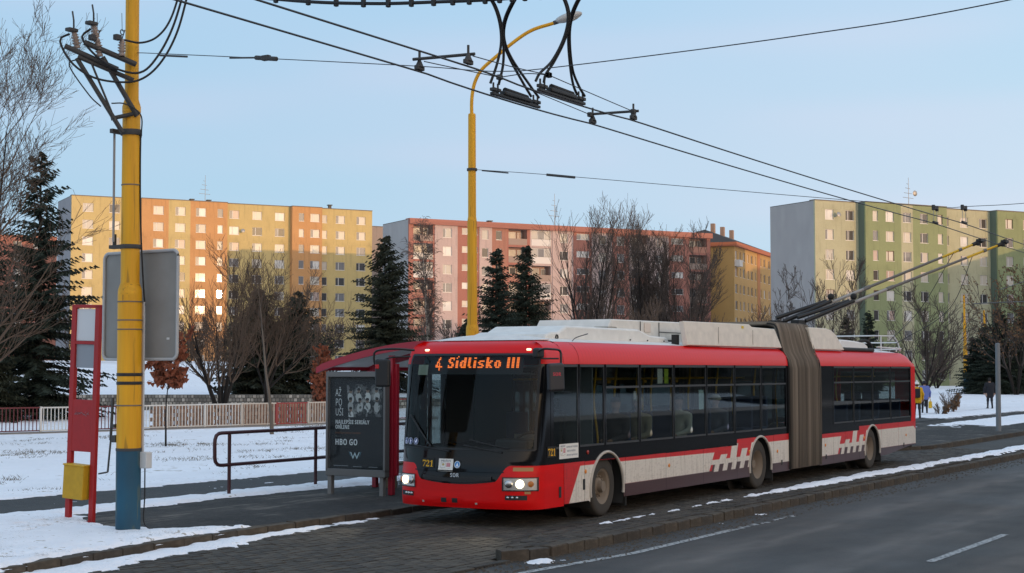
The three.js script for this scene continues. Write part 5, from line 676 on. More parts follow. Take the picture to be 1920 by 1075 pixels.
// masts and a bare post down the street
for (const [x0, y0, r, h, lean, lab, blue] of [[[0.2983, 185], 0.12, 0.27, 11.5, 0.008, 'distant yellow mast with blue foot before the green block', 1], [[0.3133, 190], 0.12, 0.27, 9.8, 0.05, 'distant yellow mast leaning left, beside the dark conifer at right', 0]]) {
  const p = farP(x0[0] * x0[1], x0[1], y0), g = thing('distant_mast', lab, 'mast', [p.x, p.y, p.z], 0, 'yellow masts down the street'); part('shaft', lathe([[r, 0], [r, h * 0.42], [r * 0.75, h * 0.44], [r * 0.7, h * 0.7], [r * 0.5, h * 0.72], [r * 0.45, h]], 12), poleYellowMat, g); if (blue) part('foot', lathe([[r + 0.01, 0], [r + 0.01, 1.3]], 12), poleBlueMat, g); g.rotation.order = 'YXZ'; g.rotation.y = -HEAD + Math.PI / 2; g.rotation.z = 0; g.rotateX(0); g.quaternion.multiply(new THREE.Quaternion().setFromAxisAngle(V(FS, 0, FC).applyQuaternion(g.quaternion.clone().invert()).cross(UP).normalize(), lean)); }
{ const g = thing('grey_post', 'plain grey steel post on the pavement near the right edge', 'post', [58.8, 0.12, -13.68]); part('shaft', rod(V(0, 0, 0), V(-0.07, 3.3, 0.03), 0.1, 0.09, 14), mat(0.2, 0.21, 0.22, 0.6), g); part('cap', lathe([[0.0, 3.32], [0.092, 3.3]], 12).translate(-0.07, 0, 0.03), mat(0.2, 0.21, 0.22, 0.6), g); }
// ---------------------------------------------------------------- housing blocks: walls with real openings, windows set back in them
const BLOCK_TURN = -(31.2) * Math.PI / 180;               // long fronts stand oblique to the street
const frameWhite = mat(0.62, 0.60, 0.57, 0.5), frameBrown = mat(0.12, 0.05, 0.03, 0.5), sillMat = mat(0.66, 0.64, 0.6, 0.5);
const glaze = (r, g, b) => phys(r, g, b, 0.55, { clearcoat: 1, clearcoatRoughness: 0.03, ior: 1.5 });   // curtain or room behind; dark tones also stand in for dim reflections
const paneMats = { cream: glaze(0.52, 0.47, 0.40), white: glaze(0.62, 0.60, 0.57), lace: glaze(0.40, 0.37, 0.33), pink: glaze(0.42, 0.31, 0.27), grey: glaze(0.16, 0.16, 0.17), dark: glaze(0.03, 0.03, 0.035) };
const winCache = new Map();
function winGeos(w, h) { const k = w + 'x' + h; if (!winCache.has(k)) { const f = 0.06, sp = w > 1.2 ? -w / 2 + w * 0.34 : null;
  winCache.set(k, { frame: M([box(w, f, 0.07, 0, h / 2 - f / 2, 0), box(w, f, 0.07, 0, -h / 2 + f / 2, 0), box(f, h - 2 * f, 0.07, -w / 2 + f / 2, 0, 0), box(f, h - 2 * f, 0.07, w / 2 - f / 2, 0, 0), ...(sp !== null ? [box(0.1, h - 2 * f, 0.075, sp, 0, 0)] : [])]), panes: sp !== null ? [[-w / 2 + f, sp], [sp, w / 2 - f]].map(([a, b]) => box(b - a, h - 2 * f, 0.02, (a + b) / 2, 0, -0.01)) : [box(w - 2 * f, h - 2 * f, 0.02, 0, 0, -0.01)], sill: box(w + 0.1, 0.05, 0.2, 0, -h / 2 - 0.03, 0.1) }); } return winCache.get(k); }
const pick = (r, list) => { let t = r(); for (const [n, p] of list) { if ((t -= p) <= 0) return n; } return list[0][0]; };
const curtain = [['cream', 0.34], ['white', 0.2], ['lace', 0.18], ['pink', 0.12], ['grey', 0.09], ['dark', 0.07]];
function addWindow(root, x, y, z, w, h, r, opt = {}) {
  const G = winGeos(w, h), brown = r() < (opt.brown || 0), o = part('window', G.frame, brown ? frameBrown : frameWhite, root); o.position.set(x, y, z);
  const a = opt.dark && r() < opt.dark ? (r() < 0.6 ? 'dark' : 'grey') : pick(r, curtain), split = r();
  G.panes.forEach((g, i) => part('pane', g, paneMats[G.panes.length > 1 && i === 0 && split < 0.36 ? 'grey' : a], o)); part('sill', G.sill, sillMat, o); return o;
}
const wallMats = new Map();
function wallMat(c, s = 0.12) { const k = c.join(); if (!wallMats.has(k)) wallMats.set(k, new THREE.MeshStandardMaterial({ color: lin(...c), map: rep(plasterTex, s), roughness: 0.92 })); return wallMats.get(k); }
function wallWith(x0, x1, y0, y1, holes, depth) { const sh = poly([[x0, y0], [x1, y0], [x1, y1], [x0, y1]]); for (const [x, y, w, h] of holes) { const p = new THREE.Path(); p.moveTo(x - w / 2, y - h / 2); p.lineTo(x - w / 2, y + h / 2); p.lineTo(x + w / 2, y + h / 2); p.lineTo(x + w / 2, y - h / 2); p.closePath(); sh.holes.push(p); } return extr(sh, depth); }
const ROW = 2.8;
// sections: x0, x1, out (how far the wall stands forward), colour, columns [x, width, kind]
function block(name, label, X, Z, y0, top, len, deep, rows, sections, seed, opt = {}) {
  const p = farP(X, Z, 0), g = thing(name, label, 'apartment block', [p.x, 0, p.z], opt.turn ?? BLOCK_TURN, opt.group), r = rng(seed);
  for (const s of sections) {
    const holes = [], wins = [], tp = s.top ?? top; const H = 1.42;
    for (const c of s.cols || []) for (let k = 0; k < rows; k++) { const yc = top - 1.85 - k * ROW; const w = c[1], kind = c[2]; if (yc - 1 < y0) continue;
      if (kind === 'loggia') { holes.push([c[0], yc - 0.15, w, 2.45]); wins.push([kind, c[0], yc, w, k, c[3]]); } else if (kind === 'stair') { holes.push([c[0], yc + 0.4, w, 0.95]); wins.push([kind, c[0], yc + 0.4, w, k]); } else { holes.push([c[0], yc, w, H]); wins.push(['win', c[0], yc, w, k]); } }
    const d = 0.28, wg = wallWith(s.x0, s.x1, y0, tp, holes, d); wg.translate(0, 0, s.out - d); part('wall', wg, wallMat(s.col), g);
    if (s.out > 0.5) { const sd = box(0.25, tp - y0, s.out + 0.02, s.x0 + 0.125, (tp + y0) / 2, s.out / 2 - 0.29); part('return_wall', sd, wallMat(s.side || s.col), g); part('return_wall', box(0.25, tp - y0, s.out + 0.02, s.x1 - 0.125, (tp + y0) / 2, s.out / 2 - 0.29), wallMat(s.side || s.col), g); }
    for (const [kind, x, yc, w, k, style] of wins) {
      const dark = opt.shadePanes ? opt.shadePanes(x, k) : 0;  // lower panes coloured darker, painting in shade and dim reflections
      if (kind === 'loggia') { const z = s.out - 1.3, st = style[k % style.length];
        part('loggia_recess', M([box(w, 2.45, 0.04, x, yc - 0.15, z - 0.1), box(0.04, 2.45, 1.1, x - w / 2 + 0.02, yc - 0.15, z + 0.45), box(0.04, 2.45, 1.1, x + w / 2 - 0.02, yc - 0.15, z + 0.45), box(w, 0.12, 1.3, x, yc - 1.42, z + 0.6), box(w, 0.1, 1.1, x, yc + 1.1, z + 0.45)]), wallMat(st === 'white' ? [0.5, 0.46, 0.43] : [0.36, 0.24, 0.2]), g);
        if (st === 'glazed') { const f = part('loggia_glazing', M([0, 1, 2, 3].map(q => box(0.07, 1.3, 0.06, x - w / 2 + 0.04 + q * (w - 0.08) / 3, yc + 0.33, s.out - 0.1)).concat([box(w, 0.07, 0.06, x, yc + 0.98, s.out - 0.1)])), frameWhite, g); for (let q = 0; q < 3; q++) part('pane', box(w / 3 - 0.1, 1.25, 0.02, x - w / 2 + (q + 0.5) * w / 3, yc + 0.33, s.out - 0.12), paneMats[dark > 0.5 ? 'grey' : q % 2 ? 'grey' : 'lace'], f); part('parapet', box(w, 1.05, 0.1, x, yc - 0.86, s.out - 0.02), mat(0.62, 0.58, 0.54, 0.7), g); }
        else { addWindow(g, x - w * 0.16, yc + 0.02, z - 0.02, Math.min(1.75, w * 0.5), 1.42, r, { dark }); addWindow(g, x + w * 0.3, yc - 0.3, z - 0.02, 0.8, 2.0, r, { dark }); part('parapet', box(w, 1.0, 0.08, x, yc - 0.88, s.out - 0.02), mat(...(st === 'white' ? [0.66, 0.6, 0.52] : st === 'rail' ? [0.3, 0.22, 0.18] : [0.36, 0.17, 0.12]), 0.75), g); } }
      else addWindow(g, x, yc, s.out - 0.16, w, kind === 'stair' ? 0.95 : H, r, { dark, brown: opt.brown });
    }
  }
  // body behind the front, end walls, roof edge
  part('body', box(len - 0.1, top - y0 - 0.3, deep - 1.7, len / 2, (top + y0) / 2 - 0.15, -1.6 - (deep - 1.7) / 2), wallMat(opt.end || [0.3, 0.3, 0.32]), g);
  for (const x of [0.0, len]) part('end_wall', box(0.24, top - y0, deep - 0.28, x + (x ? -0.125 : 0.125), (top + y0) / 2 - 0.01, -0.285 - (deep - 0.28) / 2), wallMat(opt.end || [0.3, 0.3, 0.32], 0.08), g);
  for (const s of sections) part('roof_edge', box(s.x1 - s.x0 + 0.06, 0.14, s.out + 1.2, (s.x0 + s.x1) / 2, (s.top ?? top) + 0.07, s.out / 2 - 0.55), wallMat(opt.cap || [0.2, 0.17, 0.14]), g);
  part('roof', box(len, 0.1, deep - 0.9, len / 2, top - 0.02, -0.9 - (deep - 0.9) / 2), mat(0.12, 0.12, 0.12, 0.9), g);
  for (const [x, h, kind] of opt.roof || []) {
    if (kind === 'mast') part('aerial', M([rod(V(x, top, -2), V(x, top + h, -2), 0.05, 0.03, 6), ...[0.35, 0.5, 0.66, 0.8].map((q, i) => rod(V(x - 1.1 + i * 0.25, top + h * q, -2), V(x + 0.9 - i * 0.3, top + h * q - 0.1, -2), 0.035, 0.035, 5))]), greyMetal, g);
    if (kind === 'dish') { const d = new THREE.SphereGeometry(0.55, 14, 8, 0, 6.3, 0, 0.9); d.scale(1, 0.5, 1); d.rotateX(Math.PI / 2); d.translate(x, top + h, -1.8); part('dish', d, greyMetal, g); }
    if (kind === 'vent') part('vent', M([box(0.5, h, 0.5, x, top + h / 2, -2.5), box(0.8, 0.15, 0.8, x, top + h + 0.08, -2.5)]), mat(0.1, 0.1, 0.1, 0.8), g);
  }
  for (const [x, k, dx] of opt.dishes || []) { const d = new THREE.SphereGeometry(0.45, 12, 8, 0, 6.3, 0, 0.9); d.scale(1, 0.5, 1); d.rotateX(Math.PI / 2 - 0.3); const o = part('satellite_dish', M([d, rod(V(0, 0, 0), V(-0.3, -0.2, -0.5), 0.04)]), greyMetal, g); o.position.set(x + (dx || 0), top - 1.9 - k * ROW, 0.5); }
  return g;
}
// front of the ochre block; x measured along the front
const YEL = [0.57, 0.435, 0.19], ORA = [0.57, 0.30, 0.125];
// pixel columns of the photograph were turned into metres along each front beforehand
block('ochre_block', 'ochre and orange striped apartment block at left behind the bare trees', -73.0, 250.7, 1.5, 31.4, 53.8, 11, 10, [
  { x0: 0, x1: 11.4, out: 0, col: YEL, cols: [[2.7, 1.75], [7.1, 1.75]] },
  { x0: 11.4, x1: 16.0, out: 1.1, col: ORA, cols: [[14.25, 1.75]] },
  { x0: 16.0, x1: 19.75, out: 1.1, col: YEL, cols: [[18.0, 1.75]] },
  { x0: 19.75, x1: 26.3, out: 1.1, col: ORA, cols: [[21.6, 1.75], [25.0, 0.95]] },
  { x0: 26.3, x1: 38.1, out: 0, col: YEL, cols: [[27.85, 1.75], [32.0, 1.75], [36.15, 1.75]] },
  { x0: 38.1, x1: 43.7, out: 1.1, col: ORA, cols: [[39.8, 0.95], [42.35, 1.75]] },
  { x0: 43.7, x1: 53.8, out: 0, col: YEL, cols: [[44.6, 0.95], [47.6, 1.75], [51.6, 1.75]] }], 101,
  { end: [0.30, 0.29, 0.30], shadePanes: (x, k) => x > 25 && k >= 4 ? 0.8 : 0.04, roof: [[23.2, 5, 'mast'], [21, 0.6, 'vent'], [46.5, 0.9, 'vent'], [24, 0.6, 'vent']], dishes: [[18.0, 1, 1.35], [27.85, 1, 1.4]] });
const PNK = [0.52, 0.395, 0.36], BRK = [0.38, 0.16, 0.12];
const L1 = ['rail', 'white', 'glazed', 'brick', 'rail', 'brick', 'rail', 'brick'], L2 = ['rail', 'rail', 'brick', 'white', 'rail', 'glazed', 'rail', 'brick'], L3 = ['glazed', 'glazed', 'rail', 'glazed', 'rail', 'brick', 'glazed', 'rail'];
block('pink_block', 'pink and brick red apartment block with loggias behind the street lamp', -15.6, 229, 0, 25.3, 55.5, 10, 8, [
  { x0: 0, x1: 4.3, out: 0, col: BRK, cols: [[2.4, 3.3, 'loggia', L1]] }, { x0: 4.3, x1: 8.15, out: 0.12, col: PNK, cols: [[6.4, 1.5]] }, { x0: 8.15, x1: 11.9, out: 0, col: BRK, cols: [[10.3, 2.7, 'stair']] }, { x0: 11.9, x1: 14.1, out: 0.12, col: PNK, cols: [[12.9, 1.1]] },
  { x0: 14.1, x1: 16.8, out: 0, col: [0.38, 0.18, 0.13], cols: [[15.35, 1.0]] }, { x0: 16.8, x1: 20.9, out: 0, col: BRK, cols: [[18.7, 3.3, 'loggia', L2]] }, { x0: 20.9, x1: 24.9, out: 0, col: PNK, cols: [[22.9, 3.5, 'loggia', L3]] }, { x0: 24.9, x1: 28.7, out: 0.12, col: PNK, cols: [[27.0, 1.5]] },
  { x0: 28.7, x1: 32.2, out: 0, col: BRK, cols: [[30.6, 2.4, 'stair']] }, { x0: 32.2, x1: 36, out: 0.12, col: PNK, cols: [[34.2, 1.5]] }, { x0: 36, x1: 39.4, out: 0, col: BRK, cols: [[37.7, 1.5]] }, { x0: 39.4, x1: 43.4, out: 0, col: PNK, cols: [[41.4, 3.3, 'loggia', L2]] },
  { x0: 43.4, x1: 47, out: 0.12, col: PNK, cols: [[45.2, 1.5]] }, { x0: 47, x1: 50.6, out: 0, col: BRK, cols: [[48.8, 2.4, 'stair']] }, { x0: 50.6, x1: 55.5, out: 0, col: BRK, cols: [[53, 3.6, 'loggia', ['brick', 'rail', 'brick', 'rail']]] }], 202,
  { end: [0.40, 0.39, 0.385], cap: BRK, shadePanes: (x, k) => x > 22 ? (k >= 3 ? 0.85 : 0.3) : 0.05, roof: [[26.5, 5.5, 'mast'], [15, 0.5, 'vent']] });
{ const p = farP(-15.6, 229, 0), e = scene.children[scene.children.length - 1]; part('roof_band', box(55.7, 0.85, 0.3, 27.85, 25.0, 0.28), wallMat(BRK), e); }
const CRM = [0.45, 0.435, 0.29], GRN = [0.265, 0.30, 0.155], GRN_SHADED = [0.13, 0.17, 0.13];  // last colour is the green with shade painted in, for return walls
block('green_block', 'green and cream apartment block with grey end wall at right', 42.0, 209.8, -0.5, 26.0, 41, 10, 9, [
  { x0: 0, x1: 7.75, out: 0, col: CRM, cols: [[2.55, 1.5], [6.2, 1.5]] },
  { x0: 7.75, x1: 14.3, out: 1.5, col: GRN, side: GRN_SHADED, cols: [[9.55, 0.95], [12.2, 1.5]] }, { x0: 14.3, x1: 16.5, out: 1.5, col: CRM, cols: [[15.4, 1.5]] }, { x0: 16.5, x1: 23.0, out: 1.5, col: GRN, side: GRN_SHADED, cols: [[18.6, 1.5], [21.7, 0.95]] },
  { x0: 23.0, x1: 33.0, out: 0, col: CRM, cols: [[24.0, 1.5], [27.8, 1.5], [31.6, 1.5]] },
  { x0: 33.0, x1: 41, out: 1.5, col: GRN, side: GRN_SHADED, cols: [[35.4, 1.5], [39, 1.5]] }], 303,
  { end: [0.40, 0.375, 0.36], brown: 0.09, shadePanes: (x, k) => k >= 5 ? 0.6 : 0.08, roof: [[19, 4.5, 'mast'], [19.9, 2.2, 'dish']], dishes: [[2.55, 0, 1.2], [16.3, 4, 0.6]] });
// ochre house with hipped roof between the pink and green blocks
{
  const p = farP(38.4, 262, 0), g = thing('hipped_house', 'ochre house with dark hipped roof between pink and green blocks', 'apartment block', [p.x, 0, p.z], 0); const ex = farP(49.7 + 6, 290 + 15).sub(farP(38.4, 262)); g.rotation.y = Math.atan2(-ex.z, ex.x); const L = 32, top = 24.6, D = 14, r = rng(404);
  const och = [0.52, 0.31, 0.11], ora = [0.47, 0.19, 0.07]; const cols = [[1.6, 1.6, 'l'], [4.6, 1.0], [7.4, 1.5], [10.6, 1.0], [13.5, 1.4], [16.5, 1.0], [20.5, 1.5], [24, 1.5], [28, 1.4]];
  const holes = []; for (const c of cols) for (let k = 0; k < 6; k++) holes.push([c[0], top - 2.2 - k * 2.9, c[1], 1.5]); const wg = wallWith(0, L, 8, top, holes, 0.3); wg.translate(0, 0, -0.3); part('wall', wg, wallMat(och), g); for (const h of holes) addWindow(g, h[0], h[1], -0.18, h[2], 1.5, r, { dark: 0.5 });
  part('wall', box(0.3, top, D - 0.31, 0.15, top / 2, -0.305 - (D - 0.31) / 2), wallMat(och), g); part('end_wall', box(0.3, top, D - 0.31, L - 0.15, top / 2, -0.305 - (D - 0.31) / 2), wallMat(och), g); part('base', box(L, 8, 0.29, L / 2, 4, -0.16), wallMat(och), g); part('back_wall', box(L - 0.7, top - 0.1, 0.3, L / 2, top / 2, -D + 0.4), wallMat(och), g);
  part('stair_strip', box(2.2, top - 9, 0.06, 17.0 + 2.0, (top + 9) / 2 - 0.3, 0.035), wallMat(ora), g); part('balcony', box(2.4, 1.1, 0.9, 1.5, top - 3.6, 0.45), mat(0.6, 0.55, 0.5), g);
  const bt = new Batch(), o = 0.6, h = 3.0, A = [-o, top, o], B = [L + o, top, o], C = [L + o, top, -D - o], E = [-o, top, -D - o], R1 = [D / 2, top + h, -D / 2], R2 = [L - D / 2, top + h, -D / 2]; bt.tri(A, B, R2); bt.tri(A, R2, R1); bt.tri(B, C, R2); bt.tri(C, E, R1); bt.tri(C, R1, R2); bt.tri(E, A, R1); part('roof', bt.geo(), mat(0.045, 0.038, 0.035, 0.85), g); part('eaves', box(L + 1.2, 0.7, D + 1.2, L / 2, top - 0.35, -D / 2), wallMat([0.42, 0.14, 0.07]), g); for (const x of [9, 16, 23]) part('chimney', box(0.9, 1.8, 0.7, x, top + h + 0.3, -D / 2 + 1), mat(0.3, 0.2, 0.15), g);
}
// blocks glimpsed behind
block('red_block', 'distant brick red block at the far left behind the conifer', -128, 300, 2, 30.3, 37, 12, 8, [{ x0: 0, x1: 37, out: 0, col: [0.40, 0.16, 0.11], cols: [[5, 1.6], [9, 1.6], [14, 1.6], [19, 1.6], [24, 1.6], [29, 1.6], [33, 1.6]] }], 505, { end: [0.35, 0.3, 0.28] });
block('brown_block', 'grey brown block edge seen between the ochre and pink blocks', -27.2, 284, 1, 29.4, 6, 12, 8, [{ x0: 0, x1: 6, out: 0, col: [0.33, 0.27, 0.24] }], 606, { end: [0.33, 0.28, 0.26], turn: BLOCK_TURN });
// ---------------------------------------------------------------- trees: tapered trunks, forking limbs, twigs and needles as real geometry
const barkMat = new THREE.MeshStandardMaterial({ color: lin(0.075, 0.056, 0.044), map: rep(concreteTex, 2), roughness: 0.95 }), twigMat = mat(0.075, 0.056, 0.046, 0.95), twigWarm = mat(0.115, 0.078, 0.055, 0.95), birchBark = mat(0.42, 0.36, 0.29, 0.85);
function grow(o, seed) {
  const r = rng(seed), trunk = new Batch(), crown = new Batch(), leaf = new Batch(); let count = 0; const max = o.max || 9000;
  const queue = [], branch = (p, d, len, rad, lv) => { queue.push([p, d, len, rad, lv]); }, build = (p, d, len, rad, lv) => {
    if (count > max) return; const n = lv === 0 ? 7 : lv === 1 ? 6 : lv < 4 ? 4 : 3; let q = p.slice(), dir = d.slice(); const st = len / n; const kids = [];
    for (let i = 0; i < n; i++) { const t0 = i / n, t1 = (i + 1) / n, w = (lv === 0 ? 0.07 : 0.17) * (o.wig || 1), trop = (o.up ?? 0.08) * (lv === 0 ? 0.4 : 1) - (o.weep || 0) * (lv > 2 ? 1 : 0);
      dir = [dir[0] + (r() - 0.5) * w * 2, dir[1] + (r() - 0.5) * w + trop, dir[2] + (r() - 0.5) * w * 2]; const L = Math.hypot(...dir); dir = dir.map(x => x / L); const e = [q[0] + dir[0] * st, q[1] + dir[1] * st, q[2] + dir[2] * st];
      const tp = lv === 0 ? 0.9 : 0.75, r0 = rad * (1 - tp * t0), r1 = rad * (1 - tp * t1); (lv < (o.trunkLv ?? 1) ? trunk : crown).seg(q, e, Math.max(r0, o.min), Math.max(r1, o.min), r0 > 0.07 ? 8 : r0 > 0.025 ? 5 : 3); count++;
      q = e; if (lv < o.levels) { const k = lv === 0 ? (t1 > (o.clear ?? 0.3) ? o.kids0 ?? 2 : 0) : t1 > 0.2 ? (r() < (o.dens ?? 0.85) ? 1 : 0) + (r() < (o.dens2 ?? 0.35) ? 1 : 0) : 0; for (let j = 0; j < k; j++) kids.push([e.slice(), dir.slice(), t1, r1]); }
      if (o.leaves && lv >= 2 && r() < o.leaves) { const s = 0.06 + r() * 0.05, a = r() * 6, c = [e[0] + (r() - 0.5) * 0.1, e[1] - r() * 0.08, e[2] + (r() - 0.5) * 0.1]; leaf.tri([c[0] - s * Math.cos(a), c[1], c[2] - s * Math.sin(a)], [c[0] + s * Math.cos(a), c[1] + s * 0.3, c[2] + s * Math.sin(a)], [c[0] + (r() - 0.5) * s, c[1] - s * 1.3, c[2] + (r() - 0.5) * s]); } }
    for (const [e, dd, t, rr] of kids) { const az = r() * 6.283, an = (o.ang ?? 0.7) * (0.7 + 0.6 * r()) * (lv === 0 ? o.ang0 ?? 1 : 1); let u = Math.abs(dd[1]) < 0.95 ? [dd[2], 0, -dd[0]] : [1, 0, 0]; const ul = Math.hypot(...u); u = u.map(x => x / ul); const v = [dd[1] * u[2] - dd[2] * u[1], dd[2] * u[0] - dd[0] * u[2], dd[0] * u[1] - dd[1] * u[0]]; const ca = Math.cos(an), sa = Math.sin(an), cz = Math.cos(az), sz = Math.sin(az);
      const nd = [0, 1, 2].map(k => dd[k] * ca + (u[k] * cz + v[k] * sz) * sa); if (o.lean && lv < 2) { nd[0] += o.lean[0]; nd[2] += o.lean[1]; }
      branch(e, nd, len * (lv === 0 ? o.len0 ?? 0.6 : o.lenk ?? 0.58) * (0.7 + 0.5 * r()) * (1 - 0.35 * t), Math.max(o.min, rr * (lv === 0 ? 0.62 : 0.6)), lv + 1); }
  };
  for (const s of o.stems) branch(s.p || [0, 0, 0], s.d, s.len, s.r, s.lv || 0);
  for (let i = 0; i < queue.length && count <= max; i++) build(...queue[i]);
  return { trunk: trunk.geo(), crown: crown.geo(), leaf: o.leaves ? leaf.geo() : null };
}
function tree(name, label, X, Z, o, seed, group, m = twigMat, bark = barkMat, cat = 'tree') {
  const p = farP(X, Z), gy = ground(p.x, -p.z), g = thing(name, label, cat, [p.x, gy - 0.05, p.z], 0, group), t = grow(o, seed); part('trunk', t.trunk, bark, g); part('crown', t.crown, m, g); if (t.leaf) part('leaves', t.leaf, o.leafMat, g); return g;
}
// upright stems fanning from the ground
const fan = (n, len, rad, spread, seed, h0 = 0) => { const r = rng(seed), o = []; for (let i = 0; i < n; i++) { const a = i / n * 6.28 + r(), s = spread * (0.35 + 0.65 * r()); o.push({ p: [Math.cos(a) * 0.12, h0, Math.sin(a) * 0.12], d: [Math.cos(a) * s, 1, Math.sin(a) * s].map(x => x / Math.hypot(s, 1)), len: len * (0.8 + 0.3 * r()), r: rad * (0.75 + 0.4 * r()) }); } return o; };
const BT = 'bare trees';
tree('bare_tree', 'large bare tree at the far left edge reaching above the ochre block', -17.3, 47, { stems: [{ d: [0.03, 1, 0.04], len: 10.2, r: 0.17 }, { d: [0.14, 1, 0.18], len: 9.6, r: 0.12, p: [0, 0.4, 0] }], levels: 4, min: 0.0055, kids0: 3, clear: 0.14, ang: 0.55, ang0: 1.25, up: 0.085, len0: 0.46, lenk: 0.62, dens2: 0.6, max: 24000 }, 1, BT, twigWarm);
tree('bare_tree', 'bare multi stemmed tree behind the white railing before the ochre block', -13.95, 73, { stems: fan(6, 5.6, 0.11, 0.55, 7, 0.1).concat([{ d: [-0.35, 0.6, -0.55], len: 3.6, r: 0.06, p: [0, 0.9, 0] }]), levels: 4, min: 0.0075, kids0: 3, clear: 0.2, ang: 0.55, up: 0.12, len0: 0.46, lenk: 0.6, dens2: 0.45, max: 11000 }, 2, BT, twigWarm);
tree('bare_tree', 'bare tree with fanned crown left of the dark spruce group', -12.3, 76, { stems: [{ d: [0.05, 1, 0], len: 5.8, r: 0.12 }, { d: [0.36, 1, 0.34], len: 4.6, r: 0.09, p: [0, 1.1, 0] }, { d: [-0.2, 1, 0.2], len: 4.6, r: 0.09, p: [0, 1.0, 0] }, { d: [0.6, 1, 0.8], len: 4.4, r: 0.07, p: [0, 1.1, 0] }, { d: [-0.35, 1, -0.35], len: 4.0, r: 0.07, p: [0, 1.2, 0] }], levels: 4, min: 0.0075, kids0: 3, clear: 0.22, ang: 0.6, up: 0.1, len0: 0.5, lenk: 0.62, dens2: 0.45, max: 11000 }, 3, BT, twigWarm);
tree('bare_tree', 'tall bare tree rising before the middle of the pink block', 6.6, 125, { stems: fan(8, 11.8, 0.17, 0.34, 17, 0.2), levels: 4, min: 0.011, kids0: 3, clear: 0.15, ang: 0.55, up: 0.12, len0: 0.34, lenk: 0.62, dens2: 0.5, max: 18000 }, 4, BT);
tree('bare_tree', 'bushy bare tree just right of the tallest bare tree', 11.7, 131, { stems: fan(10, 12.6, 0.16, 0.36, 27, 0.2), levels: 4, min: 0.011, kids0: 3, clear: 0.12, ang: 0.52, up: 0.13, len0: 0.32, lenk: 0.62, dens2: 0.55, max: 26000 }, 5, BT);
tree('bare_tree', 'bare tree before the right end of the pink block', 14.2, 127, { stems: fan(9, 10.4, 0.14, 0.40, 37, 0.2), levels: 4, min: 0.011, kids0: 3, clear: 0.12, ang: 0.52, up: 0.12, len0: 0.34, lenk: 0.62, dens2: 0.5, max: 23000 }, 6, BT);
[[17.5, 136, 6.0, 'bare shrub right of the pink block'], [20.2, 138, 5.6, 'bare shrub before the hipped house'], [22.6, 140, 6.4, 'bare shrub left of the grey end wall'], [1.6, 118, 6.0, 'bare shrub beside the twin spruces'], [9.0, 116, 6.2, 'bare shrub under the tallest bare tree']].forEach(([X, Z, h, lab], i) => tree('bare_shrub', lab, X, Z, { stems: fan(7, h, 0.06, 0.42, 50 + i, 0), levels: 2, min: 0.016, kids0: 4, clear: 0.1, ang: 0.55, up: 0.1, len0: 0.4, lenk: 0.6, dens2: 0.6, max: 4200 }, 60 + i, 'bare shrubs', twigWarm));
tree('bare_tree', 'slender bare tree against the grey end wall of the green block', 24.9, 140, { stems: fan(2, 10, 0.09, 0.08, 71, 0), levels: 3, min: 0.016, kids0: 3, clear: 0.2, ang: 0.6, up: 0.1, len0: 0.22, lenk: 0.6, max: 3500 }, 7, BT);
tree('bare_tree', 'slender bare tree at the left corner of the green block', 24.6, 119, { stems: fan(3, 8.8, 0.08, 0.14, 72, 0), levels: 3, min: 0.014, kids0: 3, clear: 0.2, ang: 0.55, up: 0.12, len0: 0.28, lenk: 0.6, max: 4000 }, 8, BT);
tree('bare_tree', 'thin bare tree above the rear of the trolleybus roof', 26.6, 121, { stems: fan(2, 8.0, 0.07, 0.2, 73, 0), levels: 3, min: 0.014, kids0: 3, clear: 0.2, ang: 0.55, up: 0.12, len0: 0.3, lenk: 0.6, max: 3500 }, 9, BT);
tree('bare_tree', 'spreading bare tree behind the walking pair before the green block', 25.0, 92, { stems: [{ d: [0.02, 1, 0.03], len: 5.2, r: 0.12 }, { d: [0.4, 1, 0.55], len: 4.8, r: 0.09, p: [0, 0.9, 0] }, { d: [-0.35, 1, -0.4], len: 4.4, r: 0.08, p: [0, 1.0, 0] }, { d: [-0.1, 1, 0.4], len: 4.4, r: 0.07, p: [0, 1.3, 0] }], levels: 3, min: 0.011, kids0: 3, clear: 0.25, ang: 0.62, up: 0.07, len0: 0.5, lenk: 0.58, dens2: 0.42, max: 6500 }, 10, BT);
const leafBrown = mat(0.16, 0.085, 0.04, 0.9, { side: THREE.DoubleSide }), leafRust = mat(0.22, 0.06, 0.025, 0.85, { side: THREE.DoubleSide });
tree('withered_tree', 'tree with sparse withered leaves at the right edge', 43.4, 131, { stems: fan(4, 8.2, 0.12, 0.3, 74, 0), levels: 3, min: 0.016, kids0: 3, clear: 0.2, ang: 0.6, up: 0.06, len0: 0.45, lenk: 0.6, max: 6000, leaves: 0.5, leafMat: leafBrown }, 11, undefined);
tree('sapling', 'young tree with rusty dry leaves on the snow lawn', -10.28, 45.3, { stems: [{ d: [0, 1, 0.01], len: 3.0, r: 0.035 }], levels: 3, min: 0.006, kids0: 3, clear: 0.45, ang: 0.9, up: 0.02, len0: 0.3, lenk: 0.6, max: 1500, leaves: 0.9, leafMat: leafRust }, 12);
tree('young_tree', 'slim straight young tree between railing and shelter', -8.5, 54, { stems: [{ d: [0.01, 1, 0.0], len: 5.3, r: 0.075 }], levels: 2, min: 0.006, kids0: 1, clear: 0.6, ang: 0.5, up: 0.1, len0: 0.22, lenk: 0.5, max: 300 }, 13, undefined, twigMat, mat(0.13, 0.1, 0.075, 0.9));
tree('rusty_hedge', 'narrow rust coloured hedge beside the shelter roof', -8.75, 69, { stems: fan(9, 2.7, 0.03, 0.1, 75, 0), levels: 2, min: 0.01, kids0: 4, clear: 0.05, ang: 0.7, up: 0.05, len0: 0.2, lenk: 0.6, max: 4000, leaves: 1.0, leafMat: leafRust }, 14, undefined, twigWarm, barkMat, 'hedge');
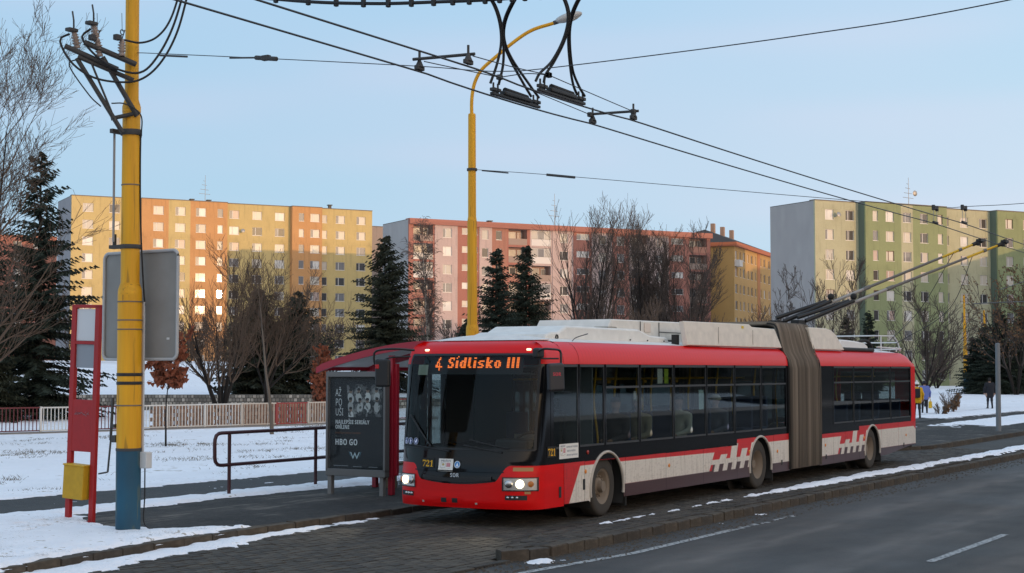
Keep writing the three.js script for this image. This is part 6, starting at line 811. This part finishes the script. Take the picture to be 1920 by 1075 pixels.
tree('birch', 'weeping birch with pale trunk before the pink block', -6.17, 112, { stems: [{ d: [0.01, 1, 0.02], len: 10.4, r: 0.15 }, { d: [-0.1, 1, 0.1], len: 8.2, r: 0.08, p: [0, 2, 0] }], levels: 4, min: 0.012, kids0: 4, clear: 0.25, ang: 0.6, up: 0.05, weep: 0.32, len0: 0.2, lenk: 0.75, dens2: 0.45, max: 9000, trunkLv: 1 }, 15, undefined, mat(0.11, 0.08, 0.066, 0.95), birchBark);
[[24.6, 86, 0.9, 'low bare bush on the snow behind the walking pair'], [23.6, 82, 0.6, 'small dry bush near the walking pair'], [21.9, 78, 0.5, 'tuft of dry stalks on the snow at right']].forEach(([X, Z, h, lab], i) => tree('dry_bush', lab, X, Z, { stems: fan(7, h, 0.02, 0.7, 80 + i, 0), levels: 2, min: 0.008, kids0: 3, clear: 0.1, ang: 0.6, up: 0.05, len0: 0.5, lenk: 0.6, max: 1400, leaves: 0.12, leafMat: leafBrown }, 90 + i, 'dry bushes', twigWarm, barkMat, 'bush'));
// bushes at the foot of the blocks
{ const r = rng(313); const spots = [[-68, 214], [-60, 210], [-52, 205], [-45, 212], [-38, 205], [-32, 210], [-26, 214], [-19, 206], [-13, 200], [-7, 190], [37, 180], [45, 186], [53, 190]], ord = ['leftmost', 'second', 'third', 'fourth', 'fifth', 'sixth', 'seventh', 'eighth'];
  spots.forEach(([X, Z], i) => tree('foundation_bush', `${ord[i > 9 ? i - 10 : i > 7 ? i - 8 : i]} dark bush from the left at the foot of the ${i > 9 ? 'green' : i > 7 ? 'pink' : 'ochre'} block`, X, Z, { stems: fan(10, 4.2 + r() * 1.6, 0.06, 0.75, 300 + i, 0), levels: 2, min: 0.03, kids0: 4, clear: 0.05, ang: 0.6, up: 0.05, len0: 0.45, lenk: 0.6, dens2: 0.6, max: 2600 }, 400 + i, 'bushes at the foot of the blocks', twigMat, barkMat, 'bush')); }
// ---------------------------------------------------------------- spruces
const needleMats = [mat(0.020, 0.031, 0.020, 0.9), mat(0.024, 0.034, 0.02, 0.9), mat(0.028, 0.033, 0.017, 0.9)];
function spruce(label, X, Z, h, R, seed, group, bare = 0.03, k = 1) {
  const p = farP(X, Z), g = thing('spruce', label, 'tree', [p.x, ground(p.x, -p.z) - 0.05, p.z], 0, group), r = rng(seed), tr = new Batch(), nd = new Batch();
  let y = 0; for (let i = 0; i < 10; i++) tr.seg([0, h * i / 10, 0], [0, h * (i + 1) / 10, 0], Math.max(0.02, 0.022 * h * (1 - i / 10.2)), Math.max(0.02, 0.022 * h * (1 - (i + 1) / 10.2)), 7);
  const whorls = Math.round(46 * k + h);
  for (let w = 0; w < whorls; w++) { const t = (w + r() * 0.7) / whorls; if (t < bare) continue; const yy = h * t, Rw = R * (Math.pow(1 - t, 0.72) * (0.7 + 0.5 * r()) + 0.03), nb = Math.round(lerp(11, 4, t));
    for (let b = 0; b < nb; b++) { const az = r() * 6.283, L = Rw * (0.5 + 0.6 * r()) * (0.72 + 0.56 * fbm(Math.cos(az) * 1.6 + seed, t * 5 + Math.sin(az) * 1.6, 2)), up = lerp(-0.12, 0.55, t) + (r() - 0.5) * 0.25, ca = Math.cos(az), sa = Math.sin(az); const y1 = yy + (r() - 0.5) * 0.5; let pr = [0, y1, 0]; const m = Math.max(4, Math.round(L / 0.22));
      for (let q = 1; q <= m; q++) { const f = q / m, d = L * f, e = [ca * d, y1 + up * d - 0.22 * L * f * f + 0.10 * L * f * f * f, sa * d]; if (q <= m * 0.7) tr.seg(pr, e, 0.022 * (1 - f) + 0.006, 0.02 * (1 - f) + 0.005, 3);
        for (let s = -1; s <= 1; s += 1) { const l = (0.20 + 0.34 * (1 - f) * Math.min(1, L)) * (0.6 + 0.8 * r()), a2 = az + s * (0.9 + 0.5 * r()) + (s === 0 ? (r() - 0.5) * 0.5 : 0), dn = -0.28 - 0.35 * r(), x = Math.cos(a2), z = Math.sin(a2), wd = 0.035 + 0.04 * r(); const tip = [e[0] + x * l, e[1] + dn * l, e[2] + z * l]; nd.tri([e[0] - z * wd, e[1] + 0.03, e[2] + x * wd], [e[0] + z * wd, e[1] - 0.02, e[2] - x * wd], tip); if (r() < 0.7) nd.tri([e[0], e[1] + wd, e[2]], [e[0] + x * l * 0.3, e[1] - wd * 1.6, e[2] + z * l * 0.3], tip); }
        pr = e; } } }
  part('trunk', tr.geo(), barkMat, g); part('crown', nd.geo(), needleMats[seed % 3], g); return g;
}
const SG = 'spruces';
spruce('tall dark spruce at left behind the red railing', -21.2, 68, 11.9, 3.7, 501, SG); spruce('dark spruce at the left edge beside the tall one', -24.6, 71, 9.0, 3.8, 502, SG); spruce('low dark spruce in front of the tall left one', -22.8, 65.5, 5.2, 2.2, 515, SG, 0.01);
spruce('squat dark spruce behind the railing near the shelter', -13.6, 82, 5.7, 2.9, 503, SG); spruce('wide dark spruce just left of the shelter roof', -12.0, 85, 5.6, 3.0, 504, SG); spruce('spruce half hidden by the fanned bare tree', -14.6, 86, 5.0, 1.9, 505, SG);
spruce('dense spruce between ochre and pink blocks', -7.7, 92, 9.4, 3.7, 506, SG, 0.02, 1.3); spruce('spruce just right of the street lamp', -1.1, 105, 9.7, 3.1, 507, SG, 0.02, 1.2); spruce('taller of the twin spruces right of the street lamp', 1.0, 109, 10.4, 3.5, 508, SG, 0.02, 1.2); spruce('small spruce left of the street lamp foot', -3.1, 103, 4.6, 1.6, 516, SG);
spruce('small spruce above the rear bus roof, left one', 33.0, 150, 7.7, 2.0, 509, 'small spruces'); spruce('small spruce above the rear bus roof, right one', 35.2, 150, 8.0, 2.2, 510, 'small spruces');
spruce('dark spruce right of the leaning yellow mast', 43.0, 134, 7.4, 3.3, 511, SG); spruce('broad dark spruce at the right edge', 47.2, 140, 8.0, 3.2, 512, SG); spruce('low spruce left of the leaning yellow mast', 41.3, 136, 5.0, 1.9, 513, SG, 0.01); spruce('dark spruce behind those at the right edge', 45.4, 146, 6.6, 2.8, 514, SG, 0.01);
// dark conifer belt across the road, mirrored in the side windows of the bus
{ const src = scene.children.filter(o => o.name.startsWith('spruce')).slice(0, 2), r = rng(777), m4 = new THREE.Object3D();
  for (const sp of src) { const im = new THREE.InstancedMesh(sp.children[1].geometry, needleMats[1], 44); for (let i = 0; i < 44; i++) { m4.position.set(30 + i * 4.2 + r() * 3, 0.3, 27 + r() * 9 + (sp === src[1] ? 3 : 0)); m4.rotation.y = r() * 6; const k = 0.6 + r() * 0.45; m4.scale.set(k * 1.25, k, k * 1.25); m4.updateMatrix(); im.setMatrixAt(i, m4.matrix); } im.name = numbered('conifer_belt'); im.userData = { kind: 'stuff', label: 'dark belt of conifers across the road, mirrored in the bus windows', category: 'wood' }; scene.add(shade(im)); } }
// ---------------------------------------------------------------- railings, woven block wall, stone wall
const fenceLine = along([[30, 44.9], [36.8, 42.85], [42.8, 41.0], [47.4, 39.7], [51.1, 39.0], [57, 37.9]]);
{
  const W = mat(0.62, 0.59, 0.54, 0.6), Rd = mat(0.30, 0.035, 0.03, 0.55), Dk = mat(0.13, 0.018, 0.02, 0.6), Or = mat(0.42, 0.2, 0.04, 0.6), Cr = mat(0.52, 0.45, 0.37, 0.65), barG = box(0.028, 0.8, 0.02), g = thing('railing', 'long low railing with white and red barred panels across the snow lawn', 'railing', [0, 0, 0]);
  const cols = [W, Dk, W, W, Dk, W, Dk, W, W, W, Cr, Rd, Cr, Cr, Rd, Rd, W]; let t = 0.2, k = 0;
  while (t < fenceLine.L - 1.8) { const [s, n, a] = fenceLine.at(t + 0.8), y0 = ground(s, n), m = cols[k % cols.length], L = 1.62; const P0 = new THREE.Group(); P0.name = 'panel'; P0.position.set(s, y0 - 0.02, -n); P0.rotation.y = a; g.add(P0);
    part('top_rail', box(L, 0.05, 0.05, 0, 0.94, 0), m, P0); part('bottom_rail', box(L, 0.04, 0.04, 0, 0.12, 0), m, P0); const nb = k === 15 || k === 14 ? 0 : 11; for (let i = 0; i < nb; i++) { const b = part('bar', barG, m, P0); b.position.set(-L / 2 + (i + 0.7) * L / 11.4, 0.53, 0); }
    part('post', box(0.07, 1.0, 0.07, -L / 2 - 0.01, 0.48, 0), [1, 4].includes(k) ? Or : k === 11 || k === 14 ? Rd : m, P0); t += 1.68; k++; }
  // footing
  const f = gridGeo(60, 3, (i, j) => { const [s, n, a] = fenceLine.at(fenceLine.L * i / 60 * 0.999); const o = [-0.12, -0.12, 0.12, 0.12][j]; const y = ground(s, n); return [s - Math.sin(a) * o, y + (j === 1 || j === 2 ? 0.06 : -0.05), -(n + Math.cos(a) * o)]; }); part('footing', f, mat(0.22, 0.2, 0.18, 0.9), g);
}
{
  const g = thing('woven_wall', 'low brown garden wall of woven concrete blocks behind the railing', 'wall', [0, 0, 0]), r = rng(44), ms = [[0.26, 0.16, 0.11], [0.30, 0.19, 0.13], [0.22, 0.135, 0.095]].map(c => mat(...c, 0.9)), bg = rbox(0.27, 0.155, 0.09, 0, 0, 0, 0.012), ln = along([[43.5, 42.2], [47.9, 40.8], [51.7, 40.1], [55, 39.5]]);
  let n = 0; for (let row = 0; row < 6; row++) for (let t = 0.1 + (row % 2) * 0.15; t < ln.L - 0.2 && n < 290; t += 0.3) { const [s, nn, a] = ln.at(t), o = part('block', bg, ms[Math.floor(r() * 3)], g); const out = ((Math.floor(t / 0.3) + row) % 2 ? 0.03 : -0.03); o.position.set(s + Math.sin(a) * out * -1, 0.2 + row * 0.152, -(nn + Math.cos(a) * out)); o.rotation.y = a; n++; }
}
{
  const g = thing('stone_wall', 'long low pale stone retaining wall at the foot of the snow slope', 'wall', [0, 0, 0]), st = tex(256, (u, v) => { const x = u * 22, y = v * 22, row = Math.floor(y), xo = x + (row % 2) * 0.5 + 0.3 * hash2(row, 1), d = Math.min(xo - Math.floor(xo), 1 - (xo - Math.floor(xo)), y - row, 1 - y + row); const q = 0.58 + 0.34 * (hash2(Math.floor(xo), row) - 0.5); const s = d < 0.09 ? 0.3 : q; return [s, s * 0.96, s * 0.9]; });
  const m = new THREE.MeshStandardMaterial({ map: rep(st, 0.24, 0.24), bumpMap: rep(st, 0.24, 0.24), bumpScale: 0.03, roughness: 0.95 }); const N = 40;
  part('wall', gridGeo(N, 3, (i, j) => { const X = lerp(-34, 6, i / N), Z = 79.6; const y = [0, 1.12, 1.14, 1.0][j] - 0.5 * sstep(-12, 6, X) * (j ? 1 : 0), p = farP(X, Z + [0, 0, 0.35, 0.6][j]); return [p.x, y, p.z, X * 1, y + (j > 1 ? j : 0)]; }), m, g);
}
// ---------------------------------------------------------------- people
function sdBody(bones, res, size, cy) {
  const mc = new MarchingCubes(res, new THREE.MeshBasicMaterial(), true, false, 60000); mc.isolation = 0; const f = mc.field, hs = size / 2;
  for (let k = 0; k < res; k++) for (let j = 0; j < res; j++) for (let i = 0; i < res; i++) { const x = (i - res / 2) / (res / 2) * hs, y = (j - res / 2) / (res / 2) * hs + cy, z = (k - res / 2) / (res / 2) * hs; let d = 1e3;
    for (const [a, b, r0, r1, kk] of bones) { const bx = b[0] - a[0], by = b[1] - a[1], bz = b[2] - a[2], px = x - a[0], py = y - a[1], pz = z - a[2], bb = bx * bx + by * by + bz * bz || 1e-9, h = Math.max(0, Math.min(1, (px * bx + py * by + pz * bz) / bb)), dd = Math.hypot(px - bx * h, py - by * h, pz - bz * h) - lerp(r0, r1, h), K = kk ?? 0.05, q = Math.max(K - Math.abs(d - dd), 0) / K; d = Math.min(d, dd) - q * q * K * 0.25; }
    f[k * res * res + j * res + i] = -d; }
  mc.update(); const n = mc.count, p = new Float32Array(n * 3), nn = new Float32Array(n * 3); for (let i = 0; i < n; i++) { p[i * 3] = mc.positionArray[i * 3] * hs; p[i * 3 + 1] = mc.positionArray[i * 3 + 1] * hs + cy; p[i * 3 + 2] = mc.positionArray[i * 3 + 2] * hs; } const g = new THREE.BufferGeometry(); g.setAttribute('position', new THREE.BufferAttribute(p, 3)); g.computeVertexNormals(); return g;
}
function paint(g, f) { const p = g.attributes.position, c = new Float32Array(p.count * 3); for (let i = 0; i < p.count; i++) { const q = f(p.getX(i), p.getY(i), p.getZ(i)); c.set(q, i * 3); } g.setAttribute('color', new THREE.BufferAttribute(c, 3)); return g; }
const cloth = new THREE.MeshStandardMaterial({ vertexColors: true, roughness: 0.9 });
const SKIN = [0.42, 0.25, 0.18];
// standing or walking figure, facing +z; stride moves the feet, coat is the hem height
function walker(label, pos, turn, h, o) {
  const k = h / 1.75, B = [], b = (a, c, r0, r1, kk) => B.push([a.map(v => v * k), c.map(v => v * k), r0 * k, r1 * k, (kk ?? 0.05) * k]), st = o.stride, w = o.bulk || 1;
  b([0, 0.98, 0], [0, 1.22, 0.01], 0.15 * w, 0.16 * w); b([-0.09, 1.3, 0], [0.09, 1.3, 0], 0.13 * w, 0.13 * w, 0.08); b([-0.17, 1.4, 0], [0.17, 1.4, 0], 0.075 * w, 0.075 * w, 0.06); b([0, 1.42, 0], [0, 1.53, 0.01], 0.062, 0.056); b([0, 1.6, 0.015], [0, 1.67, 0.0], 0.085, 0.088, 0.03); b([0, 1.59, 0.09], [0, 1.61, 0.105], 0.018, 0.014, 0.02); b([-0.085, 1.62, 0], [0.085, 1.62, 0], 0.02, 0.02, 0.02);
  if (o.coat) { b([-0.08, o.coat, 0], [-0.07, 1.1, 0], 0.14 * w, 0.13 * w); b([0.08, o.coat, 0], [0.07, 1.1, 0], 0.14 * w, 0.13 * w); }
  for (const s of [-1, 1]) { const f = s * st; b([s * 0.09, 0.95, 0], [s * 0.1, 0.5, f * 0.5 + 0.02], 0.095, 0.066); b([s * 0.1, 0.5, f * 0.5 + 0.02], [s * 0.11, 0.09, f - (f < 0 ? 0.05 : 0)], 0.064, 0.045); b([s * 0.11, 0.05, f - 0.04], [s * 0.125, 0.045, f + 0.14], 0.045, 0.04, 0.03);
    const e = [s * 0.25 * w, 1.14, -f * 0.35 - 0.02], hd = [s * 0.25 * w, 0.9, -f * 0.5 + 0.06]; b([s * 0.2, 1.39, 0], e, 0.062 * w, 0.054 * w); b(e, hd, 0.052 * w, 0.04 * w); b(hd, [hd[0] * 0.99, 0.83, hd[2] + 0.02], 0.036, 0.03, 0.02); for (let q = 0; q < 4; q++) b([hd[0], 0.83, hd[2] + 0.035 - q * 0.018], [hd[0] - s * 0.012, 0.76 + (q === 3 ? 0.015 : 0), hd[2] + 0.045 - q * 0.018], 0.011, 0.009, 0.006); b([hd[0], 0.86, hd[2] + 0.04], [hd[0] - s * 0.01, 0.81, hd[2] + 0.075], 0.012, 0.01, 0.006); }
  const g = sdBody(B, 84, 1.95 * k, 0.92 * k); paint(g, (x, y, z) => { y /= k; if (y > 1.5) return y > 1.66 || (z < 0.02 && y > 1.54) ? o.hair : SKIN; if (y < 0.88 && Math.abs(x) / k > 0.19) return SKIN; if (y < 0.11) return [0.02, 0.02, 0.02]; return y > (o.coat ? o.coat - 0.1 : 0.86) ? o.jacket : o.legs; });
  const t = thing('person', label, 'person', pos, turn, o.group); part('body', g, cloth, t);
  if (o.hat) { const hg = new THREE.SphereGeometry(0.115 * k, 16, 10, 0, 6.3, 0, 1.75); hg.scale(1, 1.05, 1.05); hg.translate(0, 1.645 * k, 0); const hm = part('hat', hg, mat(...o.hat, 0.95), t); if (o.bobble) part('bobble', new THREE.SphereGeometry(0.04 * k, 10, 8).translate(0, 1.79 * k, 0), mat(...o.hat, 0.95), hm); }
  if (o.pack) { const pk = part('backpack', rbox(0.28, 0.44, 0.17, 0, 1.2 * k, -0.23, 0.06, 3), mat(...o.pack, 0.85), t); part('strap', M([-1, 1].map(s => tube([V(s * 0.1, 1.4 * k, -0.16), V(s * 0.12, 1.5 * k, 0), V(s * 0.13, 1.35 * k, 0.15), V(s * 0.14, 1.1 * k, 0.14)], 0.018, 5, 14))), mat(...o.pack, 0.85), pk); }
  return t;
}
const dirAway = Math.atan2(FC, -FS) ;
walker('person in yellow jacket and white hat with dark backpack, behind the bus', [72.1, 0.13, -20.55], Math.PI / 2 + 0.35, 1.74, { stride: 0.16, bulk: 1.12, jacket: [0.62, 0.36, 0.01], legs: [0.03, 0.03, 0.035], hair: [0.05, 0.03, 0.02], hat: [0.75, 0.74, 0.72], bobble: true, pack: [0.02, 0.02, 0.025], group: 'pedestrians', coat: 0.82 });
walker('person in blue jacket and dark hat walking on the snow at right', [79.1, 0.16, -22.15], Math.PI / 2 + 0.3, 1.7, { stride: 0.17, bulk: 1.15, jacket: [0.12, 0.16, 0.42], legs: [0.015, 0.015, 0.02], hair: [0.02, 0.015, 0.012], hat: [0.02, 0.02, 0.03], group: 'pedestrians', coat: 0.85 });
{ const g = thing('carrier_bag', 'yellow carrier bag hanging from the hand of the blue jacketed person', 'bag', [79.12, 0.16, -21.86]); part('bag', (() => { const e = rbox(0.3, 0.36, 0.14, 0, 0.46, 0, 0.04, 2); const p = e.attributes.position; for (let i = 0; i < p.count; i++) { const f = 1 - 0.25 * sstep(0.4, 0.64, p.getY(i)); p.setX(i, p.getX(i) * f); } e.computeVertexNormals(); return e; })(), mat(0.65, 0.4, 0.01, 0.5), g); part('handle', tube([V(-0.08, 0.62, 0), V(-0.03, 0.74, 0), V(0.03, 0.74, 0), V(0.08, 0.62, 0)], 0.012, 5, 14), mat(0.65, 0.4, 0.01, 0.5), g); }
walker('person in long dark coat standing on the snow near the grey post', [90.8, 0.15, -21.6], Math.PI / 2 + 0.5, 1.82, { stride: 0.05, bulk: 1.2, jacket: [0.012, 0.013, 0.018], legs: [0.016, 0.016, 0.022], hair: [0.015, 0.012, 0.01], group: 'pedestrians', coat: 0.8 });
// passengers on the seats by the near windows, facing forward (towards -x)
function sitter(label, x, z, o) {
  const B = [], b = (a, c, r0, r1, kk) => B.push([a, c, r0, r1, kk ?? 0.05]);
  b([0.1, 0.55, 0], [0.12, 0.85, 0], 0.15, 0.15); b([0.12, 0.98, -0.12], [0.12, 0.98, 0.12], 0.11, 0.11, 0.08); b([0.12, 1.05, 0], [0.1, 1.15, 0], 0.06, 0.055); b([0.09, 1.24, 0], [0.1, 1.3, 0], 0.086, 0.09, 0.03); b([0.0, 1.23, 0], [-0.015, 1.25, 0], 0.017, 0.013, 0.02);
  for (const s of [-1, 1]) { b([0.08, 0.52, s * 0.09], [-0.36, 0.53, s * 0.1], 0.095, 0.07); b([-0.36, 0.52, s * 0.1], [-0.34, 0.1, s * 0.1], 0.065, 0.05); b([-0.34, 0.07, s * 0.1], [-0.48, 0.05, s * 0.1], 0.045, 0.04, 0.03); b([0.12, 1.0, s * 0.2], [0.04, 0.74, s * 0.24], 0.06, 0.05); b([0.04, 0.74, s * 0.24], [-0.2, 0.66, s * 0.1], 0.05, 0.04); b([-0.2, 0.66, s * 0.1], [-0.28, 0.65, s * 0.06], 0.034, 0.026, 0.02); for (let q = 0; q < 4; q++) b([-0.27, 0.665 - q * 0.006, s * (0.09 - q * 0.018)], [-0.34, 0.645, s * (0.085 - q * 0.018)], 0.01, 0.008, 0.006); }
  const g = sdBody(B, 64, 1.5, 0.7); paint(g, (X, Y, Z) => Y > 1.12 ? (Y > 1.29 || X > 0.1 ? o.hair : SKIN) : Y < 0.62 && X < 0.05 ? [0.03, 0.03, 0.04] : X < -0.24 ? SKIN : o.jacket);
  const t = thing('person', label, 'person', [BUS[0] + x, 0.57, BUS[2] + z], 0, 'passengers'); part('body', g, cloth, t); if (o.hat) part('hat', new THREE.SphereGeometry(0.115, 14, 8, 0, 6.3, 0, 1.6).translate(0.1, 1.27, 0), mat(...o.hat, 0.95), t); return t;
}
sitter('seated passenger with pale blond hair behind the fourth side window', 4.25, 0.98, { jacket: [0.3, 0.27, 0.2], hair: [0.5, 0.42, 0.28] });
sitter('seated passenger with dark hair and light jacket in mid bus', 5.95, 0.98, { jacket: [0.5, 0.52, 0.48], hair: [0.03, 0.02, 0.015] });
sitter('seated passenger with light hat in the rear of the front section', 7.65, 0.98, { jacket: [0.12, 0.14, 0.2], hair: [0.1, 0.06, 0.03], hat: [0.55, 0.54, 0.5] });
sitter('seated dark clothed passenger behind the driver cab', 3.4, 0.98, { jacket: [0.05, 0.045, 0.05], hair: [0.04, 0.02, 0.015] });
renderer.render(scene, camera);
